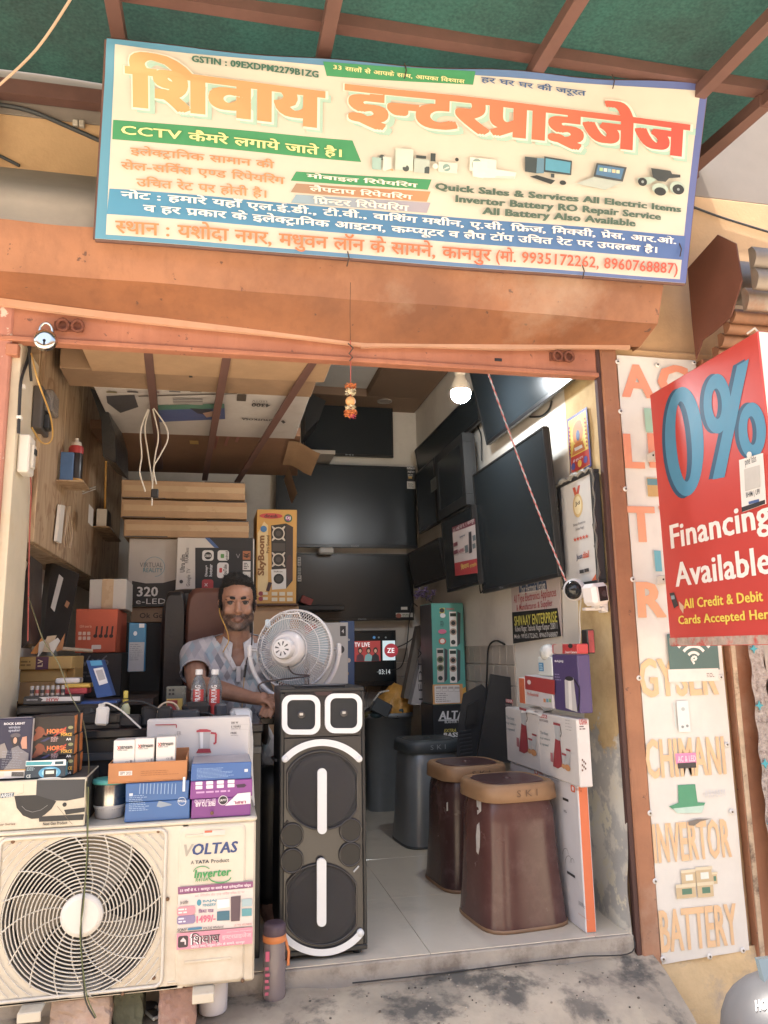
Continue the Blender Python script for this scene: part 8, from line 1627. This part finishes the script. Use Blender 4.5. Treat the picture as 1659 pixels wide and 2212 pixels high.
b.box(HC.x - .002, HC.x + .016, HC.y - .071, HC.y - .066, HC.z - .33, HC.z - .265, CLR, .001)
co = b.build('collar', man); md = co.modifiers.new('th', 'SOLIDIFY'); md.thickness = .003
for sh, el in ((ShR, ElR), (ShL, ElL)):
    p, q = sh.lerp(el, .565), sh.lerp(el, .615); b = MB(); b.tube([p, p.lerp(q, .5), q], [.0615, .063, .062], CLR, 24, caps=False); b.build('cuff', man)
b = MB()
for s in (-1, 1): cap(b, H(s * .085, .06, -.78), V((HC.x + s * .13, .40, .50)), .1, .075, BLACK, 14); cap(b, V((HC.x + s * .13, .40, .50)), V((HC.x + s * .13, .44, .12)), .072, .06, BLACK, 14)
b.build('trousers', man)
b = MB(); b.ball(H(-.076, -.012, -.012), (.006, .011, .010), BLACK, 12, 8); b.build('earbud', man)
YW = mat('#d9a62a', .4, var=0); q = [H(-.076, -.016, -.02), H(-.072, -.05, -.05), H(-.045, -.078, -.115), H(-.036, -.085, -.16), H(-.05, -.072, -.19), H(-.058, -.055, -.205)]
cable('earphone_wire', None, q, .0022, YW, parent=man); cable('earphone_wire', None, [H(.062, -.03, -.12), H(.06, -.06, -.175), H(.045, -.085, -.22), H(.036, -.1, -.26)], .003, mat('#3a2426', .5, var=0), parent=man); cable('earphone_wire', None, [H(.036, -.1, -.26), H(.03, -.104, -.31)], .0055, BLACK, parent=man); cable('earphone_wire', None, [H(.03, -.104, -.31), H(.026, -.11, -.36), H(.022, -.115, -.43)], .0018, YW, parent=man)

# ================================================================ table fan
FC = at(636, 1403, .46); fa = V((-.42, -.9, .03)).normalized()      # the motor points at the viewer
fs = fa.cross(V((0, 0, 1))).normalized(); fu = fs.cross(fa); RF = .157
FW = mat('#dedde0', .35, var=.04); fn_ = thing('table_fan', 'white table fan seen from behind on a swivel yoke beside the man', 'fan', (FC.x - .02, .46, DZ))
b = MB(); b.box(.166, .43, .37, .64, DZ - .028, DZ, mat('#1d2024', .15, var=.1), .004); b.build('top', dk); b = MB(); b.box(.41, .43, .38, .62, 0, DZ - .028, DB, .002); b.build('side_panel', dk)
def fp(r, a, h): return FC + fa * h + (fs * math.cos(a) + fu * math.sin(a)) * r
b = MB()
for k in range(84):
    a = 2 * PI * k / 84; b.tube([fp(.055, a, .066), fp(.09, a + .05, .064), fp(.13, a + .10, .045), fp(RF, a + .10, .006)], .0013, FW, 4)
for r, h in ((.075, .067), (.122, .052)): b.tube([fp(r, 2 * PI * k / 48, h) for k in range(48)], .002, FW, 5, closed=True)
b.build('rear_grille', fn_)
b = MB()
for k in range(84):
    a = 2 * PI * k / 84; b.tube([fp(.03, a, -.062), fp(.10, a - .06, -.056), fp(.14, a - .1, -.035), fp(RF, a - .10, -.006)], .0013, FW, 4)
for r, h in ((.08, -.06), (.125, -.046)): b.tube([fp(r, 2 * PI * k / 48, h) for k in range(48)], .002, FW, 5, closed=True)
b.build('front_grille', fn_)
b = MB()
for h in (-.006, .006): b.tube([fp(RF, 2 * PI * k / 64, h) for k in range(64)], .0042, FW, 6, closed=True)
b.build('rim', fn_)
for k in range(3):
    b = MB(); a0 = k * 2 * PI / 3
    b.grid(lambda i, j, a0=a0: fp(.03 + i * .11, a0 + j * 1.2 + i * .3, -.03 + .04 * j), 7, 7, mat('#aebfc6', .3, var=.05)); b.build('blade', fn_)
b = MB(); b.lathe([(.02, .0), (.064, .045), (.070, .075), (.066, .098), (.055, .108)], FC, FW, 36, axis=fa); b.lathe([(.042, .105), (.040, .135), (.036, .142)], FC, FW, 32, axis=fa); b.build('motor_housing', fn_)
b = MB(); b.lathe([(.033, .1425), (.033, .1432)], FC, mat('#e6e5e8', .35), 32, axis=fa); b.build('motor_cap', fn_)
b = MB()
for k in range(8):
    a = 2 * PI * k / 8 + .2; b.add([fp(.012, a - .1, .1442), fp(.012, a + .1, .1442), fp(.028, a + .13, .1442), fp(.028, a - .13, .1442)], [[0, 1, 2, 3]], mat('#4a4a50', .5))
b.build('vent_slot', fn_)
b = MB(); yk = []
for i in range(25):
    t = PI + PI * i / 24; yk.append(FC + V((1, -.06, 0)).normalized() * (.178 * math.cos(t)) + V((0, 0, 1)) * (.196 * math.sin(t)))
rings = [[p + V((0, dy, 0)) + (FC - p).normalized() * dr for dr, dy in ((-.008, -.013), (.008, -.013), (.008, .013), (-.008, .013))] for p in yk]; b.loft(rings, FW, True)
for s in (0, 24): p = yk[s]; b.box(p.x - .010, p.x + .010, p.y - .016, p.y + .016, p.z - .03, p.z + .022, FW, .006)
b.build('yoke', fn_)
for s in (0, 24): p = yk[s]; b = MB(); b.tube([p, p.lerp(FC, .16)], .008, mat('#b9b9bc', .4), 8); b.build('pivot', fn_)
b = MB(); zb = FC.z - .196; b.lathe([(.105, DZ), (.108, DZ + .012), (.10, DZ + .04), (.06, zb - .012), (.04, zb + .006)], (FC.x, FC.y, 0), FW, 36); b.build('base', fn_)
b = MB(); c = fp(RF, .75, .0); b.box(c.x - .012, c.x + .012, c.y - .012, c.y + .012, c.z - .016, c.z + .016, mat('#cfe0ec', .35), .004); b.build('clip', fn_)
b = MB(); b.tube([fp(RF - .03, 1.9, .045), fp(RF - .01, 1.87, .075), fp(RF - .02, 1.6, .085), fp(RF - .01, 1.33, .075), fp(RF - .03, 1.3, .045)], .003, FW, 6); b.build('handle', fn_)
cable('cord', None, [fp(.05, -1.5, .09), fp(.1, -1.9, .1), fp(.14, -2.3, .1), at(566, 1475, .35), at(565, 1500, .36), at(572, 1512, .36)], .003, mat('#4a3c38', .5, var=0), parent=fn_)
# cartons behind the fan
o = carton('carton', 'white carton with a number 4 badge behind the fan', 'carton', (668, 1345, 752, 1482), 1.7, .12, mat('#c6c2c0', .5, var=.05)); F = front(1.7); F.rect(*zC(1208, 490), *zC(1246, 555), '#2a2a2e'); F.text('4', *zC(1218, 512), *zC(1234, 536), '#e0e0e0', .04); F.ell(*zC(1210, 642), 9, 9, '#3a3a3e'); F.rrect(*zC(980, 480), *zC(1055, 540), '#c05a50', .2); F.done(o)
z0 = dim(o)[4]; x0, x1 = dim(o)[:2]
o2 = carton('carton', 'blue carton peeking out behind the white number 4 carton', 'carton', (735, 1342, 766, 1485), 1.84, .06, mat('#3c5a8c', .45, var=.1)); F = front(1.84); F.ell(*zC(1265, 712), 4, 5, '#d8c8c0'); F.ell(*zC(1252, 798), 4, 5, '#c8984a'); F.text('o', *zC(1258, 572), *zC(1272, 586), '#d8dce4', .03); F.done(o2)
b = MB(); xr_ = dim(o2)[1] + .01; b.box(x0 - .05, xr_, 1.66, 1.95, z0 - .03, z0 - .002, mat('#3a3230', .6), .003); sd_ = b.build('low_shelf', label='low dark shelf behind the fan carrying the white and blue cartons', cat='shelf')
for xx in (x0 - .03, xr_ - .03): b = MB(); b.box(xx - .015, xx + .015, 1.68, 1.93, 0, z0 - .03, mat('#3a3230', .6), .002); b.build('side_panel', sd_)
b = MB(); c = at(665, 1300, 2.6); b.box(c.x - .05, c.x + .03, 2.6, 2.66, c.z - .02, c.z + .03, mat('#b0403a', .5, var=.3, scale=20), .003, rot(c, .4, 'Y')); o = b.build('small_box', label='small red and yellow box before the lower back wall television', cat='box')
b = MB(); c2 = c.copy(); b.box(c.x - .2, c.x + .25, 2.56, 2.70, c.z - .06, c.z - .025, mat('#1c1d20', .4), .004); b.build('sound_bar', label='black bar shaped speaker below the lower back wall television', cat='speaker')
b = MB(); b.prism([at(*p, 2.2) for p in ((660, 865), (672, 850), (704, 866), (690, 905), (660, 935))], (0, .3, .0), BLACK); b.build('loudspeaker', label='black wedge loudspeaker high up beside the loft cartons', cat='speaker')
b = MB(); x0, x1, z0, z1 = rect(634, 975, 722, 984, 2.55); b.box(x0, x1, 2.5, 2.84, z0 + .002, z1, mat('#d2c6b8', .6, var=.08), .002); b.build('wall_shelf', label='pale narrow shelf between the two upper back wall televisions', cat='shelf')

# ================================================================ tower speaker at the entrance
SY = .05; x0 = at(604, 1800, SY).x; x1 = at(791, 1800, SY).x; z1 = at(698, 1486, SY).z
ts = thing('tower_speaker', 'tall black tower speaker with white light strips at the shop entrance', 'speaker', ((x0 + x1) / 2, SY + .15, 0))
CB = mat('#16181c', .4, var=.12, bump=.08, bscale=200); GLS = mat('#2c2a2d', .18, var=.12, scale=3); GRL = mat('#45474b', .5, var=.08, bump=1.0, bscale=900); MESH = mat('#34353a', .5, var=.1, bump=.6, bscale=700, alpha=.72); LED = mat('#dde3e9', .3, var=.03); DK = mat('#0c0d0f', .5, var=0)
b = MB(); b.box(x0, x1, SY + .012, SY + .31, .018, z1, CB, .006)
for q in ((x0, x1, SY, SY + .0118, .018, .034), (x0, x1, SY, SY + .0118, z1 - .014, z1), (x0, x0 + .014, SY, SY + .0118, .034, z1 - .014), (x1 - .012, x1, SY, SY + .0118, .034, z1 - .014)): b.box(*q, CB, .003)
b.build('cabinet', ts)
zS = lambda x, y: (525.4 + x * .325, 1437.8 + y * .325)
def plate(pts, y0_, y1_, m, nm, par=ts, sm=False):
    b = MB(); b.prism([at(*p, SY + y0_) for p in pts], (0, y1_ - y0_, 0), m, sm); return b.build(nm, par)
def rr_pts(u0, v0, u1, v1, r, n=6):
    o = []
    for cx_, cy_, t in ((u1 - r, v0 + r, 3), (u1 - r, v1 - r, 0), (u0 + r, v1 - r, 1), (u0 + r, v0 + r, 2)):
        for k in range(n + 1): a = (t + k / n) * PI / 2; o.append((cx_ + r * math.cos(a), cy_ + r * math.sin(a)))
    return o
b = MB(); b.box(x0 + .0142, x1 - .0122, SY + .004, SY + .0119, at(698, 1591, SY).z, z1 - .0142, GLS, .001); b.build('upper_baffle', ts)
b = MB(); b.box(x0 + .0142, x1 - .0122, SY + .0045, SY + .0119, .0342, at(698, 1592.5, SY).z, GLS, .001); b.build('lower_baffle', ts)
for (o_, i_) in (((609, 1501, 692, 1587), (620.5, 1512, 681, 1576)), ((702, 1498, 782.5, 1584), (713.5, 1508, 772, 1573))):
    op, ip = rr_pts(*o_, 21), rr_pts(*i_, 13); b = MB(); A_ = [at(*p, SY - .006) for p in op]; B_ = [at(*p, SY - .006) for p in ip]; A0 = [p + V((0, .01, 0)) for p in A_]; B0 = [p + V((0, .011, 0)) for p in B_]
    b.loft([A0, A_, B_, B0], LED, False, (False, False)); b.build('light_ring', ts)
    g_ = plate(ip, -.001, .0038, GRL, 'tweeter_grille'); uc, vc = (i_[0] + i_[2]) / 2, (i_[1] + i_[3]) / 2; c = at(uc, vc, SY - .0015)
    b = MB(); b.lathe([(.014, 0), (.012, .003), (.009, .003)], c, mat('#4a4a4e', .3, .6), 20, axis=(0, -1, 0)); b.box(c.x - .006, c.x + .006, c.y - .0045, c.y - .0031, c.z - .002, c.z + .006, mat('#c9c9c9', .3, .5), .0005); b.build('logo', ts)
plate([zS(*p) for p in ((462, 165), (598, 165), (575, 198), (490, 198))], .002, .0039, mat('#3a2028', .3), 'badge')
def disc(uc, vc, r, nm, clipu=74):
    pts = []
    for k in range(56): t = 2 * PI * k / 56; pts.append((uc + max(-clipu, min(clipu, r * math.cos(t))), vc + r * math.sin(t)))
    op = [(uc + (p[0] - uc) * 1.05, vc + (p[1] - vc) * 1.05) for p in pts]
    b = MB(); b.loft([[at(*p, SY + .0044) for p in op], [at(*p, SY - .005) for p in op], [at(*p, SY - .005) for p in pts], [at(*p, SY + .0) for p in pts]], GLS, True, (False, False)); b.build('woofer_ring', ts)
    b = MB(); prof = [[at(uc + (p[0] - uc) * f, vc + (p[1] - vc) * f, SY - .001 - .007 * (1 - f * f)) for p in pts] for f in (1, .8, .55, .3, .08)]; b.loft(prof, MESH, True, (False, True)); b.build('woofer_grille', ts)
    c = at(uc, vc, SY + .0035); k_ = r * .00166; b = MB(); b.lathe([(k_ * .86, .0), (k_ * .82, .005), (k_ * .76, .001), (k_ * .72, .004), (k_ * .3, .0005), (k_ * .26, .004), (k_ * .1, .0065), (.001, .007)], c, mat('#6a625c', .45, var=.15), 48, axis=(0, -1, 0)); b.build('woofer_cone', ts)
disc(696, 1707.5, 83, 'a'); disc(694.5, 1954, 85, 'b')
def bar(u0, v0, u1, v1): plate(rr_pts(u0, v0, u1, v1, (u1 - u0) / 2 - .05), -.016, -.006, LED, 'light_bar')
bar(686, 1660, 706, 1802); bar(684.7, 1854, 705, 2002)
def arc(uc, vc, r, a0, a1, th, n=26):
    pts = [(uc + (r + th / 2) * math.cos(a0 + (a1 - a0) * k / n), vc + (r + th / 2) * math.sin(a0 + (a1 - a0) * k / n)) for k in range(n + 1)]
    e_ = a1; pts += [(uc + r * math.cos(e_) + th / 2 * math.cos(e_ + q), vc + r * math.sin(e_) + th / 2 * math.sin(e_ + q)) for q in (PI * .25, PI * .5, PI * .75)]
    pts += [(uc + (r - th / 2) * math.cos(a1 + (a0 - a1) * k / n), vc + (r - th / 2) * math.sin(a1 + (a0 - a1) * k / n)) for k in range(n + 1)]
    pts += [(uc + r * math.cos(a0) + th / 2 * math.cos(a0 + q), vc + r * math.sin(a0) + th / 2 * math.sin(a0 + q)) for q in (-PI * .75, -PI * .5, -PI * .25)]
    A_ = [at(*p, SY - .008) for p in pts]; n_ = len(A_); b = MB(); mid = n + 1
    out = pts[:n + 1]; inn = pts[n + 4:n + 4 + n + 1][::-1]
    rings = []
    for (p, q) in zip(out, inn): rings.append([at(*p, SY + .003), at(*p, SY - .008), at(*q, SY - .008), at(*q, SY + .003)])
    b.loft(rings, LED, False, (True, True))
    for pp, qq in ((out[0], inn[0]), (out[-1], inn[-1])):
        c = at((pp[0] + qq[0]) / 2, (pp[1] + qq[1]) / 2, SY - .008); rad = (at(*pp, SY - .008) - at(*qq, SY - .008)).length / 2; b.lathe([(rad, -.011), (rad, 0), (0.001, 0.0001)], c, LED, 18, axis=(0, -1, 0))
    b.build('light_arc', ts)
arc(696, 1712, 108, PI + .735, 2 * PI - .735, 14.5); arc(694, 1950, 108, .66, PI - .66, 15)
for (u, v, r) in ((631, 1805, 20), (758, 1794, 20), (631, 1860, 20), (757, 1846, 20)):
    c = at(u, v, SY - .004); rad = r * .00166; b = MB(); b.lathe([(rad * 1.22, .0), (rad * 1.2, .007), (rad * 1.02, .008), (rad, .002)], c + V((0, .006, 0)), GLS, 30, axis=(0, -1, 0), caps=False); p_ = b.build('bass_port', ts)
    b = MB(); b.lathe([(rad, 0), (rad * .8, -.004)], c + V((0, .0005, 0)), DK, 30, axis=(0, -1, 0)); b.build('opening', p_)
b = MB()
for p in ((268, 205), (780, 188), (262, 450), (780, 425), (264, 495), (772, 468), (776, 1195), (262, 1232), (780, 1895)): c = at(*zS(*p), SY + .003); b.lathe([(.0045, 0), (.0045, .001)], c, DK, 10, axis=(0, -1, 0))
b.build('screw_hole', ts)
b = MB(); p0, p1 = at(*zS(300, 1030), SY + .002), at(*zS(270, 1062), SY + .002); b.tube([p0, p1], .003, GLS, 6); p0, p1 = at(*zS(733, 1372), SY + .001), at(*zS(768, 1332), SY + .001); b.tube([p0, p1], .0028, mat('#c9ccd0', .3), 6); b.build('trim', ts)
for xx in (x0 + .03, x1 - .03):
    for yy in (SY + .04, SY + .27): b = MB(); b.lathe([(.014, 0), (.016, .018)], (xx, yy, 0), DK, 14); b.build('foot', ts)
b = MB(); b.box((x0 + x1) / 2 - .09, (x0 + x1) / 2 + .09, SY + .06, SY + .2, z1, z1 + .006, mat('#23262b', .3), .002); b.box((x0 + x1) / 2 - .06, (x0 + x1) / 2 + .07, SY + .08, SY + .1, z1 + .006, z1 + .0075, mat('#8a9096', .3), .0005); b.build('control_panel', ts)
b = MB(); b.tube([(x0 - .002, SY + .13, .62), (x0 - .012, SY + .15, .62), (x0 - .012, SY + .22, .62), (x0 - .002, SY + .24, .62)], .005, mat('#7a7a80', .3, .4), 6); b.build('handle', ts)
